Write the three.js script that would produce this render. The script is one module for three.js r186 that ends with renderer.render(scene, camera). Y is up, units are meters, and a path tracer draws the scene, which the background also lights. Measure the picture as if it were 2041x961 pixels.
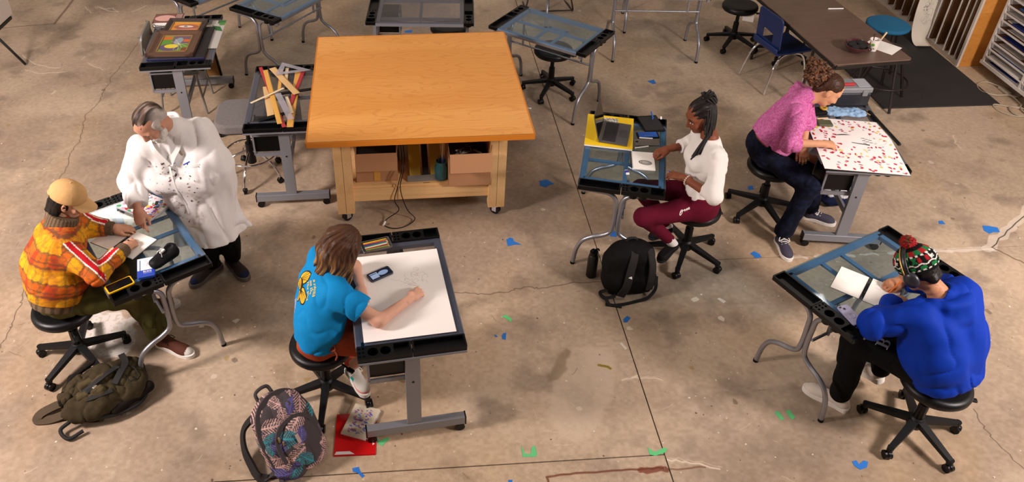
import * as THREE from 'three';
import { RoundedBoxGeometry } from 'three/addons/geometries/RoundedBoxGeometry.js';
import { DecalGeometry } from 'three/addons/geometries/DecalGeometry.js';
import { RectAreaLightUniformsLib } from 'three/addons/lights/RectAreaLightUniformsLib.js';
import { mergeGeometries, mergeVertices } from 'three/addons/utils/BufferGeometryUtils.js';

RectAreaLightUniformsLib.init();
const scene = new THREE.Scene();
scene.background = new THREE.Color(0x050505);
const renderer = new THREE.WebGLRenderer({ antialias: true });
renderer.toneMapping = THREE.LinearToneMapping;
renderer.toneMappingExposure = 1.32;
renderer.shadowMap.enabled = true;

// ---------- camera: a mezzanine about four metres up, looking down 36 degrees, shifted lens (a cropped frame)
const PITCH = 0.62708, ROLL = 0.011985;
const camera = new THREE.PerspectiveCamera(40.918, 2254.64 / 1204.06, 0.1, 60);
camera.setViewOffset(2254.64, 1204.06, 213.64, 243.06, 2041, 961);
{
  const fw = new THREE.Vector3(0, -Math.sin(PITCH), -Math.cos(PITCH)), up = new THREE.Vector3(0, Math.cos(PITCH), -Math.sin(PITCH)), rt = new THREE.Vector3(1, 0, 0);
  const X = rt.clone().multiplyScalar(Math.cos(ROLL)).addScaledVector(up, Math.sin(ROLL));
  const Y = up.clone().multiplyScalar(Math.cos(ROLL)).addScaledVector(rt, -Math.sin(ROLL));
  camera.quaternion.setFromRotationMatrix(new THREE.Matrix4().makeBasis(X, Y, fw.clone().negate()));
  camera.position.set(0, 4.17975, 0);
}
camera.updateProjectionMatrix();
scene.add(camera);

// ---------- light: two photo softboxes in front of the group, left and right, and unseen ceiling panels, mostly added for fill
const LAMPS = [];
function areaLamp(pos, target, w, h, colour, intensity, kind, label) {
  LAMPS.push({ pos, target, w, h, colour, kind, label, intensity });
  const l = new THREE.RectAreaLight(colour, intensity, w, h);
  l.position.set(...pos); l.lookAt(...target); l.castShadow = true;
  const d = new THREE.Vector3(...target).sub(l.position).normalize();
  l.position.addScaledVector(d, 0.03);
  scene.add(l);
}
areaLamp([-5.0, 3.6, -2.2], [-3.3, 0.3, -6.5], 0.9, 0.9, 0xfff0ec, 122, 'softbox', 'square photo softbox on a black stand at the left, out of view');
areaLamp([5.4, 3.6, -1.7], [4.0, 0.3, -5.6], 0.9, 0.9, 0xfff2ee, 92, 'softbox', 'square photo softbox on a black stand at the right, out of view');
for (const [x, z] of [[-6.0, -10.8], [-2.6, -8.2], [1.4, -11.2], [4.9, -8.6], [-3.4, -5.2], [0, -5.2], [3.4, -5.2], [-2, -1.4], [2, -1.4]])  // first panel inferred from a glass reflection, the others added as fill light
  areaLamp([x, 5.9, z], [x, 0, z - 0.0001], 1.2, 0.6, 0xfff1e6, 4.6, 'ceiling', 'unseen flat white ceiling panel, from a set added mostly for fill light');

// ---------- helpers
function mulberry(a) { return () => { a |= 0; a = a + 0x6D2B79F5 | 0; let t = Math.imul(a ^ a >>> 15, 1 | a); t = t + Math.imul(t ^ t >>> 7, 61 | t) ^ t; return ((t ^ t >>> 14) >>> 0) / 4294967296; }; }
const rnd = mulberry(77);
const V = (x, y, z) => new THREE.Vector3(x, y, z);
const vec = (a) => (a.isVector3 ? a.clone() : new THREE.Vector3(...a));
const usedNames = {};
function numbered(n) { const k = usedNames[n] = (usedNames[n] ?? -1) + 1; return k ? n + '_' + String(k).padStart(3, '0') : n; }
function thing(name, label, category, pos = [0, 0, 0], turn = 0, group) {
  const o = new THREE.Group(); o.name = numbered(name); scene.add(o);
  o.position.set(...pos); o.rotation.y = turn; o.userData = { label, category };
  if (group) o.userData.group = group;
  return o;
}
function tidy(list) {
  return list.map((g) => {
    let h = g.index ? g.toNonIndexed() : g;
    for (const k of Object.keys(h.attributes)) if (!['position', 'normal', 'uv'].includes(k)) h.deleteAttribute(k);
    if (!h.attributes.uv) h.setAttribute('uv', new THREE.BufferAttribute(new Float32Array(h.attributes.position.count * 2), 2));
    return h;
  });
}
function part(parent, name, geos, mat) {
  const list = Array.isArray(geos) ? geos : [geos];
  const g = list.length === 1 ? list[0] : mergeGeometries(tidy(list));
  const m = new THREE.Mesh(g, mat); m.name = name; m.castShadow = m.receiveShadow = true;
  parent.add(m); return m;
}
function single(name, label, category, geos, mat, pos, turn, group) {   // a thing that is one mesh
  const m = part(scene, numbered(name), geos, mat); m.userData = { label, category };
  if (group) m.userData.group = group;
  if (pos) m.position.set(...pos); if (turn) m.rotation.y = turn;
  return m;
}
function copyOf(root, label, pos, turn) {
  const r = root.clone(); r.name = numbered(root.name.replace(/_\d{3}$/, '')); r.userData = { ...root.userData, label };
  r.position.set(...pos); r.rotation.y = turn; scene.add(r); return r;
}
function struct(o) { o.userData.kind = 'structure'; return o; }
// geometry
function at(g, p, r) { if (r) { if (r[0]) g.rotateX(r[0]); if (r[1]) g.rotateY(r[1]); if (r[2]) g.rotateZ(r[2]); } if (p) g.translate(...p); return g; }
const box = (w, h, d, p, r) => at(new THREE.BoxGeometry(w, h, d), p, r);
const rbox = (w, h, d, rad, p, r, seg = 2) => at(new RoundedBoxGeometry(w, h, d, seg, rad), p, r);
const cyl = (r1, r2, h, p, r, n = 20) => at(new THREE.CylinderGeometry(r1, r2, h, n), p, r);
const sph = (r, p, s, n = 16) => { const g = new THREE.SphereGeometry(r, n, Math.max(8, n * 0.7 | 0)); if (s) g.scale(...s); return at(g, p); };
const torus = (R, r, p, rot, n = 32, arc) => at(new THREE.TorusGeometry(R, r, 10, n, arc), p, rot);
function rod(a, b, r1, r2 = r1, n = 14) {
  a = vec(a); b = vec(b); const d = b.clone().sub(a), g = new THREE.CylinderGeometry(r2, r1, d.length(), n);
  g.applyQuaternion(new THREE.Quaternion().setFromUnitVectors(V(0, 1, 0), d.clone().normalize()));
  const m = a.add(b).multiplyScalar(0.5); return g.translate(m.x, m.y, m.z);
}
function bar(a, b, w, h, up = [0, 1, 0]) {   // rectangular bar from a to b: w across, h along up
  a = vec(a); b = vec(b); const d = b.clone().sub(a), L = d.length(); d.normalize();
  const s = new THREE.Vector3().crossVectors(vec(up), d).normalize(), u = new THREE.Vector3().crossVectors(d, s);
  const g = new THREE.BoxGeometry(w, h, L); g.applyMatrix4(new THREE.Matrix4().makeBasis(s, u, d));
  const m = a.add(b).multiplyScalar(0.5); return g.translate(m.x, m.y, m.z);
}
function tube(pts, r, n = 40, closed = false, rs = 10, tension) {
  const c = new THREE.CatmullRomCurve3(pts.map(vec), closed, tension === undefined ? 'centripetal' : 'catmullrom', tension);
  return new THREE.TubeGeometry(c, n, r, rs, closed);
}
function strap(pts, w, t, ups, n = 36) {   // flat band swept along points, w wide, t thick; ups: one or one per point
  const c = new THREE.CatmullRomCurve3(pts.map(vec)), P = [], N = [], I = [];
  const upAt = (k) => { if (!Array.isArray(ups[0])) return vec(ups); const f = k * (ups.length - 1), i = Math.min(ups.length - 2, f | 0); return vec(ups[i]).lerp(vec(ups[i + 1]), f - i).normalize(); };
  for (let i = 0; i <= n; i++) {
    const p = c.getPoint(i / n), d = c.getTangent(i / n), u0 = upAt(i / n), s = new THREE.Vector3().crossVectors(u0, d).normalize(), u = new THREE.Vector3().crossVectors(d, s);
    for (const [a, b] of [[-1, 1], [1, 1], [1, -1], [-1, -1]]) { const v = p.clone().addScaledVector(s, a * w / 2).addScaledVector(u, b * t / 2); P.push(v.x, v.y, v.z); }
  }
  for (let i = 0; i < n; i++) for (let j = 0; j < 4; j++) { const a = i * 4 + j, b = i * 4 + (j + 1) % 4; I.push(a, b, a + 4, b, b + 4, a + 4); }
  I.push(0, 3, 2, 0, 2, 1); const e = n * 4; I.push(e, e + 1, e + 2, e, e + 2, e + 3);
  const g = new THREE.BufferGeometry(); g.setAttribute('position', new THREE.Float32BufferAttribute(P, 3)); g.setIndex(I);
  const h = g.toNonIndexed(); h.computeVertexNormals(); return h;
}
function lathe(prof, p, n = 28) { return at(new THREE.LatheGeometry(prof.map((a) => new THREE.Vector2(a[0], a[1])), n), p); }
function shapeOf(pts) { const s = new THREE.Shape(); pts.forEach((p, i) => (i ? s.lineTo(p[0], p[1]) : s.moveTo(p[0], p[1]))); return s; }
function extr(pts, depth, bevel = 0, holes = []) {
  const s = pts instanceof THREE.Shape ? pts : shapeOf(pts); for (const h of holes) s.holes.push(h instanceof THREE.Path ? h : shapeOf(h));
  return new THREE.ExtrudeGeometry(s, { depth, bevelEnabled: bevel > 0, bevelSize: bevel, bevelThickness: bevel, bevelSegments: 2, curveSegments: 10 });
}
function slabXZ(pts, t, y, bevel = 0, holes = []) { const g = extr(pts.map ? pts.map(([x, z]) => [x, -z]) : pts, t, bevel, holes.map((h) => h.map(([x, z]) => [x, -z]))); g.rotateX(-Math.PI / 2); return g.translate(0, y, 0); }   // flat piece: (x, z) outline, from y up to y + t
function roundRect(w, h, r) { const s = new THREE.Shape(), x = -w / 2, y = -h / 2; s.moveTo(x + r, y); s.lineTo(x + w - r, y); s.absarc(x + w - r, y + r, r, -Math.PI / 2, 0); s.lineTo(x + w, y + h - r); s.absarc(x + w - r, y + h - r, r, 0, Math.PI / 2); s.lineTo(x + r, y + h); s.absarc(x + r, y + h - r, r, Math.PI / 2, Math.PI); s.lineTo(x, y + r); s.absarc(x + r, y + r, r, Math.PI, 1.5 * Math.PI); return s; }
function circlePath(x, y, r) { const p = new THREE.Path(); p.absarc(x, y, r, 0, Math.PI * 2, true); p.isPath = true; return p; }
// materials
const mat = (c, rough = 0.6, metal = 0, o = {}) => new THREE.MeshStandardMaterial({ color: c, roughness: rough, metalness: metal, ...o });
const phys = (c, rough, o = {}) => new THREE.MeshPhysicalMaterial({ color: c, roughness: rough, ...o });
// textures
const NOISE = (() => { const r = mulberry(5), n = 256, a = new Float32Array(n * n); for (let i = 0; i < a.length; i++) a[i] = r(); return a; })();
function vnoise(x, y) {
  const xi = Math.floor(x), yi = Math.floor(y); let fx = x - xi, fy = y - yi; fx = fx * fx * (3 - 2 * fx); fy = fy * fy * (3 - 2 * fy);
  const x0 = xi & 255, x1 = xi + 1 & 255, y0 = (yi & 255) << 8, y1 = (yi + 1 & 255) << 8;
  return (NOISE[y0 + x0] * (1 - fx) + NOISE[y0 + x1] * fx) * (1 - fy) + (NOISE[y1 + x0] * (1 - fx) + NOISE[y1 + x1] * fx) * fy;
}
function fbm(x, y, o = 4) { let s = 0, a = 0.5, t = 0; for (let i = 0; i < o; i++) { s += a * vnoise(x, y); t += a; x = x * 2.03 + 17.3; y = y * 2.03 + 9.1; a *= 0.55; } return s / t; }
function canvas(w, h, draw) { const c = document.createElement('canvas'); c.width = w; c.height = h; draw(c.getContext('2d'), w, h); return c; }
function tex(c, o = {}) { const t = new THREE.CanvasTexture(c); t.colorSpace = o.linear ? THREE.NoColorSpace : THREE.SRGBColorSpace; t.wrapS = t.wrapT = o.clamp ? THREE.ClampToEdgeWrapping : THREE.RepeatWrapping; t.magFilter = THREE.LinearFilter; if (o.repeat) t.repeat.set(...o.repeat); if (o.offset) t.offset.set(...o.offset); t.needsUpdate = true; return t; }
function pixels(ctx, w, h, f) { const im = ctx.createImageData(w, h), d = im.data; let k = 0; for (let y = 0; y < h; y++) for (let x = 0; x < w; x++) { const c = f(x, y); d[k++] = c[0]; d[k++] = c[1]; d[k++] = c[2]; d[k++] = 255; } ctx.putImageData(im, 0, 0); }
const mix3 = (a, b, t) => [a[0] + (b[0] - a[0]) * t, a[1] + (b[1] - a[1]) * t, a[2] + (b[2] - a[2]) * t];
const clamp = (x, a = 0, b = 1) => Math.min(b, Math.max(a, x));
const smooth = (a, b, x) => { const t = clamp((x - a) / (b - a)); return t * t * (3 - 2 * t); };
// flat sheet of a drawing/print lying in the xz plane, uv 0..1, with real thickness
function sheet(w, d, t = 0.0006) { const g = new THREE.BoxGeometry(w, t, d); return g.translate(0, t / 2, 0); }

// ---------- the room: concrete slabs, walls, ceiling
const ROOM = 0.0835;   // the building's grid is turned a little against the camera
const room = (o) => { o.rotation.y = ROOM; return o; };
const CRACKS = [
  [[-2.959, -8.639], [-2.971, -8.39], [-2.997, -8.188], [-3.023, -7.96], [-3.049, -7.817], [-3.025, -7.707], [-3.044, -7.549], [-3.027, -7.395], [-3.039, -7.226], [-3.084, -7.075], [-3.064, -6.906], [-3.027, -6.733], [-3.003, -6.601], [-3.017, -6.466], [-3.026, -6.392], [-2.995, -6.229], [-2.99, -6.073], [-3.009, -6.021], [-2.95, -5.5], [-2.9, -5.0], [-2.84, -4.674], [-2.809, -4.565], [-2.79, -4.459], [-2.783, -4.408], [-2.779, -4.234], [-2.771, -4.181], [-2.778, -4.0]],
  [[0.1, -4.35], [0.359, -4.339], [0.488, -4.319], [0.587, -4.308], [0.636, -4.31], [0.768, -4.327], [0.808, -4.346], [0.904, -4.356], [0.966, -4.341], [1.112, -4.358], [1.231, -4.383], [1.364, -4.38], [1.49, -4.39]],
  [[3.569, -3.061], [3.552, -2.928], [3.554, -2.853], [3.575, -2.761], [3.611, -2.619]]];
const SCUFFS = [
  [[-3.843, -9.684], [-3.797, -9.607], [-3.708, -9.484]], [[-3.694, -9.691], [-3.616, -9.627], [-3.531, -9.533], [-3.402, -9.497]], [[-3.716, -9.662], [-3.577, -9.595], [-3.494, -9.62], [-3.402, -9.497]], [[-3.238, -9.488], [-3.154, -9.587], [-3.092, -9.689]],
  [[-4.147, -8.397], [-3.942, -8.185], [-3.781, -8.095], [-3.651, -8.064]], [[-4.001, -8.051], [-3.812, -7.95], [-3.687, -7.965], [-3.558, -7.969]], [[-3.374, -8.163], [-3.276, -8.077], [-3.166, -8.002]], [[-3.478, -8.263], [-3.462, -8.322]], [[-3.553, -7.497], [-3.541, -7.569]],
  [[1.457, -3.463], [1.555, -3.452], [1.651, -3.433]], [[1.384, -3.443], [1.492, -3.469]], [[1.51, -2.831], [1.624, -2.806], [1.709, -2.783], [1.801, -2.739]], [[5.293, -6.178], [5.241, -6.049], [5.239, -5.963]]];
const PALE = [[1.111, -3.76], [0.969, -3.548], [0.884, -3.346], [0.842, -3.191], [0.91, -3.037], [0.988, -2.959], [1.133, -3.058], [1.254, -3.24], [1.33, -3.356], [1.353, -3.522], [1.412, -3.627], [1.318, -3.746]];
const DARK = [[1.068, -3.754], [1.102, -3.715], [1.04, -3.565], [0.961, -3.464], [0.895, -3.468], [0.889, -3.511], [0.964, -3.613]];
const PAINTPAD = [[-2.256, -4.223], [-2.196, -4.318], [-2.047, -4.283], [-1.93, -4.202], [-1.881, -3.917], [-2.016, -3.838], [-2.152, -3.913]];
function inside(p, poly) { let c = false; for (let i = 0, j = poly.length - 1; i < poly.length; j = i++) { const a = poly[i], b = poly[j]; if ((a[1] > p[1]) !== (b[1] > p[1]) && p[0] < (b[0] - a[0]) * (p[1] - a[1]) / (b[1] - a[1]) + a[0]) c = !c; } return c; }
function edgeDist(p, poly) { let m = 9; for (let i = 0, j = poly.length - 1; i < poly.length; j = i++) { const a = poly[j], b = poly[i], vx = b[0] - a[0], vy = b[1] - a[1], t = clamp(((p[0] - a[0]) * vx + (p[1] - a[1]) * vy) / (vx * vx + vy * vy)); m = Math.min(m, Math.hypot(p[0] - a[0] - t * vx, p[1] - a[1] - t * vy)); } return m; }
// concrete: x0..x1 (along the room), z0..z1 (towards the viewer), metres on the room's grid
function concrete(x0, x1, z0, z1, W, seed) {
  const H = Math.round(W * (z1 - z0) / (x1 - x0)), px = (x1 - x0) / W;
  const c = canvas(W, H, (ctx) => {
    const near = (poly) => { const xs = poly.map((p) => p[0]), zs = poly.map((p) => p[1]); return [Math.min(...xs) - 0.1, Math.max(...xs) + 0.1, Math.min(...zs) - 0.1, Math.max(...zs) + 0.1]; };
    const boxes = [PALE, DARK, PAINTPAD].map(near), hit = (b, x, z) => x > b[0] && x < b[1] && z > b[2] && z < b[3];
    pixels(ctx, W, H, (i, j) => {
      const x = x0 + (i + 0.5) * px, z = z0 + (j + 0.5) * px;
      const big = fbm(x * 0.9 + 3, z * 1.1 + 8, 3), mid = fbm(x * 3.7 + 40, z * 4.3, 3), fine = vnoise(x * 41 + 7, z * 47), grit = NOISE[(i * 7 + j * 131 + (i * j % 17)) & 65535];
      let k = mix3([154, 134, 114], [188, 166, 142], smooth(0.28, 0.72, big));
      k = mix3(k, [136, 119, 103], 0.6 * smooth(0.5, 0.78, mid));
      k = mix3(k, [196, 172, 146], 0.35 * smooth(0.55, 0.8, fbm(x * 2.1 + 90, z * 2.6 + 31, 3)));
      k = mix3(k, [184, 152, 114], 0.3 * smooth(0.55, 0.75, fbm(x * 1.3 + 55, z * 1.1 + 77, 2)));
      const e = (fine - 0.5) * 16 + (grit - 0.5) * 13;
      k = [k[0] + e, k[1] + e, k[2] + e];
      if (hit(boxes[0], x, z)) { const w = 0.03 * (vnoise(x * 14, z * 14) - 0.5), d = edgeDist([x, z], PALE) * (inside([x, z], PALE) ? 1 : -1) + w; k = mix3(k, [205, 184, 161], 0.5 * smooth(-0.012, 0.03, d)); }
      if (hit(boxes[1], x, z)) { const d = edgeDist([x, z], DARK) * (inside([x, z], DARK) ? 1 : -1) + 0.03 * (vnoise(x * 20, z * 20) - 0.5); k = mix3(k, [118, 98, 74], 0.5 * smooth(-0.01, 0.02, d)); }
      if (hit(boxes[2], x, z)) { const d = edgeDist([x, z], PAINTPAD) * (inside([x, z], PAINTPAD) ? 1 : -1) + 0.07 * (vnoise(x * 18, z * 18) - 0.5); k = mix3(k, [222, 216, 210], 0.85 * smooth(-0.01, 0.02, d) * (vnoise(x * 60, z * 60) > 0.3 ? 1 : 0.6)); }
      return k;
    });
    const X = (p) => (p[0] - x0) / px, Z = (p) => (p[1] - z0) / px;
    const line = (pts, w, col, jit = 0) => {
      ctx.strokeStyle = col; ctx.lineWidth = w / px; ctx.lineCap = 'round'; ctx.lineJoin = 'round'; ctx.beginPath(); const r = mulberry(pts.length * 31 + 7);
      pts.forEach((p, i) => { if (i) { const a = pts[i - 1]; for (let k = 1; k <= 4; k++) { const t = k / 4, q = [a[0] + (p[0] - a[0]) * t + (r() - 0.5) * jit, a[1] + (p[1] - a[1]) * t + (r() - 0.5) * jit]; ctx.lineTo(X(q), Z(q)); } } else ctx.moveTo(X(p), Z(p)); });
      ctx.stroke();
    };
    for (const k of CRACKS) { line(k, 0.012, 'rgba(120,100,84,0.25)', 0.02); line(k, 0.0036, 'rgba(62,49,40,0.85)', 0.018); }
    for (const s of SCUFFS) { line(s, 0.008, 'rgba(232,218,198,0.7)', 0.014); line(s, 0.02, 'rgba(226,208,184,0.22)', 0.03); line(s.map((p) => [p[0] + 0.02, p[1] - 0.012]), 0.004, 'rgba(232,218,198,0.5)', 0.02); }
    for (const [a, b, w] of [[2.95, 3.12, 0.028], [3.2, 3.5, 0.034], [3.56, 3.7, 0.02], [3.8, 4.3, 0.036], [4.3, 4.66, 0.045]]) line([[a, -4.553], [(a + b) / 2, -4.558], [b, -4.55]], w, 'rgba(222,210,196,0.55)', 0.022);
    line([[4.6, -4.55], [4.92, -4.759], [5.176, -4.941], [5.6, -5.3]], 0.075, 'rgba(226,214,200,0.5)', 0.05);
    line([[4.66, -4.569], [4.92, -4.759], [5.176, -4.941], [5.6, -5.28]], 0.008, 'rgba(50,42,36,0.85)', 0.02);
    line([[4.66, -4.569], [4.732, -4.473], [4.791, -4.369], [4.95, -4.1]], 0.014, 'rgba(92,74,58,0.7)', 0.02);
    line([[0.772, -2.70], [0.775, -2.767], [0.952, -2.774], [1.163, -2.78], [1.373, -2.779], [1.487, -2.774]], 0.012, 'rgba(96,48,32,0.8)', 0.012);
    line([[1.33, -2.77], [1.4, -2.765], [1.487, -2.77]], 0.035, 'rgba(104,46,32,0.7)', 0.02);
    line([[1.49, -2.764], [1.611, -2.762], [1.719, -2.768]], 0.012, 'rgba(104,66,44,0.6)', 0.01);
    line([[1.26, -3.58], [1.3, -3.57], [1.33, -3.55]], 0.02, 'rgba(120,104,20,0.8)', 0.008);
    line([[-6, -8.86], [-4.42, -9.15], [-4.05, -9.2]], 0.012, 'rgba(80,64,52,0.8)', 0.006);
    line([[-4.06, -9.2], [-4.05, -9.9], [-4.0, -11]], 0.03, 'rgba(96,72,56,0.6)', 0.01);
    const r = mulberry(seed * 97 + 3), area = (x1 - x0) * (z1 - z0);
    const spot = (q, s, col) => { ctx.fillStyle = col; ctx.beginPath(); const n = 6, a0 = r() * 6; for (let i = 0; i < n; i++) { const a = a0 + i / n * 6.283, d = s * (0.5 + r()) / px; ctx[i ? 'lineTo' : 'moveTo'](X(q) + d * Math.cos(a), Z(q) + d * Math.sin(a)); } ctx.fill(); };
    for (let i = 0; i < area * 26; i++) spot([x0 + r() * (x1 - x0), z0 + r() * (z1 - z0)], 0.003 + 0.005 * r() * r(), r() < 0.55 ? 'rgba(240,230,214,0.85)' : 'rgba(70,54,42,0.8)');
    for (let i = 0; i < area * 9; i++) { const q = [x0 + r() * (x1 - x0), z0 + r() * (z1 - z0)], a = r() * 6.283, l = 0.03 + 0.1 * r(); line([q, [q[0] + l * Math.cos(a), q[1] + l * Math.sin(a) * 0.7]], 0.003 + 0.003 * r(), r() < 0.7 ? 'rgba(226,212,192,0.35)' : 'rgba(74,58,46,0.35)', 0.01); }
    for (let i = 0; i < area * 1.2; i++) spot([x0 + r() * (x1 - x0), z0 + r() * (z1 - z0)], 0.012 + 0.012 * r(), ['rgba(226,214,198,0.5)', 'rgba(90,74,58,0.5)', 'rgba(150,120,50,0.4)'][r() * 3 | 0]);
    for (const [q, s] of [[[1.68, -4.6], 0.03], [[1.55, -3.9], 0.02], [[2.1, -4.15], 0.035], [[-1.45, -4.12], 0.025], [[2.22, -3.95], 0.03]]) spot(q, s, 'rgba(232,222,208,0.8)');
  });
  const t = tex(c, { clamp: true });
  t.repeat.set(1 / (x1 - x0), 1 / (z1 - z0)); t.offset.set(-x0 / (x1 - x0), z1 / (z1 - z0));   // uv are metres on the grid: u = x, v = -z
  return new THREE.MeshPhysicalMaterial({ map: t, roughness: 0.42, specularIntensity: 0.55 });
}
const floor = new THREE.Group(); floor.name = 'floor'; struct(floor); scene.add(room(floor));
{
  const g = 0.004, X0 = -8.6, X1 = 8.6, Z0 = -14, Z1 = 5, XJ = 1.503, ZF = -2.865, ZL = -6.885, ZR = -7.497, ZM = -4.567;
  const slab = (pts, m) => part(floor, 'concrete_slab', slabXZ(pts, 0.15, -0.15), m);
  slab([[X0, ZF + g], [XJ - g, ZF + g], [XJ - g, Z1], [X0, Z1]], concrete(-4, 1.5, -2.87, 1, 1024, 1));
  // one slab behind it, saw-cut from the left half way across
  const left = concrete(-5.0, 1.503, -6.885, -2.865, 2048, 2);
  slab([[X0, ZL + g], [-0.7, ZL + g], [-0.7, ZL], [XJ - g, ZL], [XJ - g, ZF - g], [X0, ZF - g]], left);
  slab([[X0, Z0], [XJ - g, Z0], [XJ - g, ZL], [-0.7, ZL], [-0.7, ZL - g], [X0, ZL - g]], concrete(-6.4, 1.503, -10.6, -6.885, 2048, 3));
  slab([[XJ + g, ZM + g], [X1, ZM + g], [X1, Z1], [XJ + g, Z1]], concrete(1.503, 6.6, -4.567, -1.5, 2048, 4));
  slab([[XJ + g, ZR + g], [X1, ZR + g], [X1, ZM - g], [XJ + g, ZM - g]], concrete(1.503, 7.5, -7.497, -4.567, 2048, 5));
  slab([[XJ + g, Z0], [X1, Z0], [X1, ZR - g], [XJ + g, ZR - g]], concrete(1.503, 6.9, -10.6, -7.497, 1700, 6));
  part(floor, 'joint_filler', box(17.2, 0.1, 19, [0, -0.16, -4.5]), mat(0x3a3029, 0.9));
}
{
  const paint = mat(0xb9b3aa, 0.85), H = 6.1, shell = (name, geo, m = paint) => { const w = new THREE.Mesh(geo, m); w.name = name; w.castShadow = w.receiveShadow = true; struct(w); scene.add(room(w)); };
  shell('wall_left', box(0.2, H, 19, [-7.4, H / 2, -4.5]));
  shell('wall_right', box(0.2, H, 19, [7.55, H / 2, -4.5]));
  shell('wall_back', box(15.2, H, 0.2, [0.075, H / 2, -13.4]));
  shell('wall_front', box(15.2, H, 0.2, [0.075, H / 2, 4.6]));
  shell('ceiling', box(15.2, 0.2, 19, [0.075, H + 0.1, -4.5]), mat(0x6f6a64, 0.9));
}
{
  const glow = new THREE.MeshStandardMaterial({ color: 0xffffff, emissive: 0xfff2e4, emissiveIntensity: 3 }), black = mat(0x101010, 0.6), white = mat(0xd8d8d4, 0.5, 0.2);
  const strobe = new THREE.MeshStandardMaterial({ color: 0xffffff, emissive: 0xfff2e6, emissiveIntensity: 8 });
  for (const L of LAMPS) {
    const p = V(...L.pos), aim = V(...L.target).sub(p).normalize();
    if (L.kind === 'ceiling') {
      const t = thing('unseen_ceiling_panel', L.label, 'ceiling light', [p.x, 0, p.z], 0, 'unseen ceiling panels above the hall, mostly added fill');
      part(t, 'housing', box(L.w + 0.06, 0.16, L.h + 0.06, [0, 6.02, 0]), white);
      part(t, 'diffuser', box(L.w, 0.02, L.h, [0, 5.93, 0]), glow);
    } else {
      const t = thing('softbox_lamp', L.label, 'studio light', [p.x, 0, p.z]);
      const head = new THREE.Group(); head.name = 'lamp_head'; head.position.set(0, p.y, 0); head.lookAt(aim.x * 5 + head.position.x, aim.y * 5 + head.position.y, aim.z * 5); t.add(head);
      part(head, 'diffuser', box(L.w, L.h, 0.01, [0, 0, 0]), strobe);
      const sh = []; const hw = L.w / 2 + 0.02;
      for (const [a, b] of [[[-hw, -hw], [hw, -hw]], [[hw, -hw], [hw, hw]], [[hw, hw], [-hw, hw]], [[-hw, hw], [-hw, -hw]]]) {
        const g = new THREE.BufferGeometry(), d = 0.1; g.setAttribute('position', new THREE.Float32BufferAttribute([a[0], a[1], 0.02, b[0], b[1], 0.02, b[0] * 0.25, b[1] * 0.25, -0.5, a[0], a[1], 0.02, b[0] * 0.25, b[1] * 0.25, -0.5, a[0] * 0.25, a[1] * 0.25, -0.5], 3)); g.computeVertexNormals(); sh.push(g);
      }
      part(head, 'fabric_hood', sh, new THREE.MeshStandardMaterial({ color: 0x101010, roughness: 0.8, side: THREE.DoubleSide }));
      part(head, 'flash_unit', cyl(0.09, 0.09, 0.3, [0, 0, -0.62], [Math.PI / 2, 0, 0]), black);
      const back = aim.clone().multiplyScalar(-0.62);
      part(t, 'pole', rod([back.x, 0.25, back.z], [back.x, p.y + back.y, back.z], 0.016), black);
      for (let k = 0; k < 3; k++) { const a = k * 2.094 + 0.4; part(t, 'leg', rod([back.x, 0.7, back.z], [back.x + 0.5 * Math.cos(a), 0.014, back.z + 0.5 * Math.sin(a)], 0.012), black); }
    }
  }
}

// ---------- glass drafting tables
const M = {
  silver: mat(0x9c9ca2, 0.36, 0.75), silverPaint: mat(0x85868c, 0.42, 0.35), black: phys(0x060607, 0.34, { specularIntensity: 0.6 }), blackMatte: phys(0x0a0a0b, 0.75, { specularIntensity: 0.4 }), rubber: phys(0x060606, 0.85, { specularIntensity: 0.4 }), vinyl: phys(0x070708, 0.42, { specularIntensity: 0.7 }), stoolPlastic: phys(0x0c0c0e, 0.5, { specularIntensity: 0.6 }), chrome: mat(0xd8d8dc, 0.12, 1),
  blueGlass: phys(0xdfeff7, 0.03, { transmission: 1, thickness: 0, ior: 1.5 }), greyGlass: phys(0xe2e4ea, 0.03, { transmission: 1, thickness: 0, ior: 1.5 }),
  blueSteel: mat(0x7488a0, 0.5, 0.1), greySteel: mat(0x8a8c92, 0.4, 0.3), white: mat(0xf0eeea, 0.7), paper: mat(0xf1ece4, 0.85), card: mat(0xa97a54, 0.85), wire: mat(0x202022, 0.3, 0.8),
};
const TW = 1.06, TD = 0.615, TRAY = 0.1;
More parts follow.
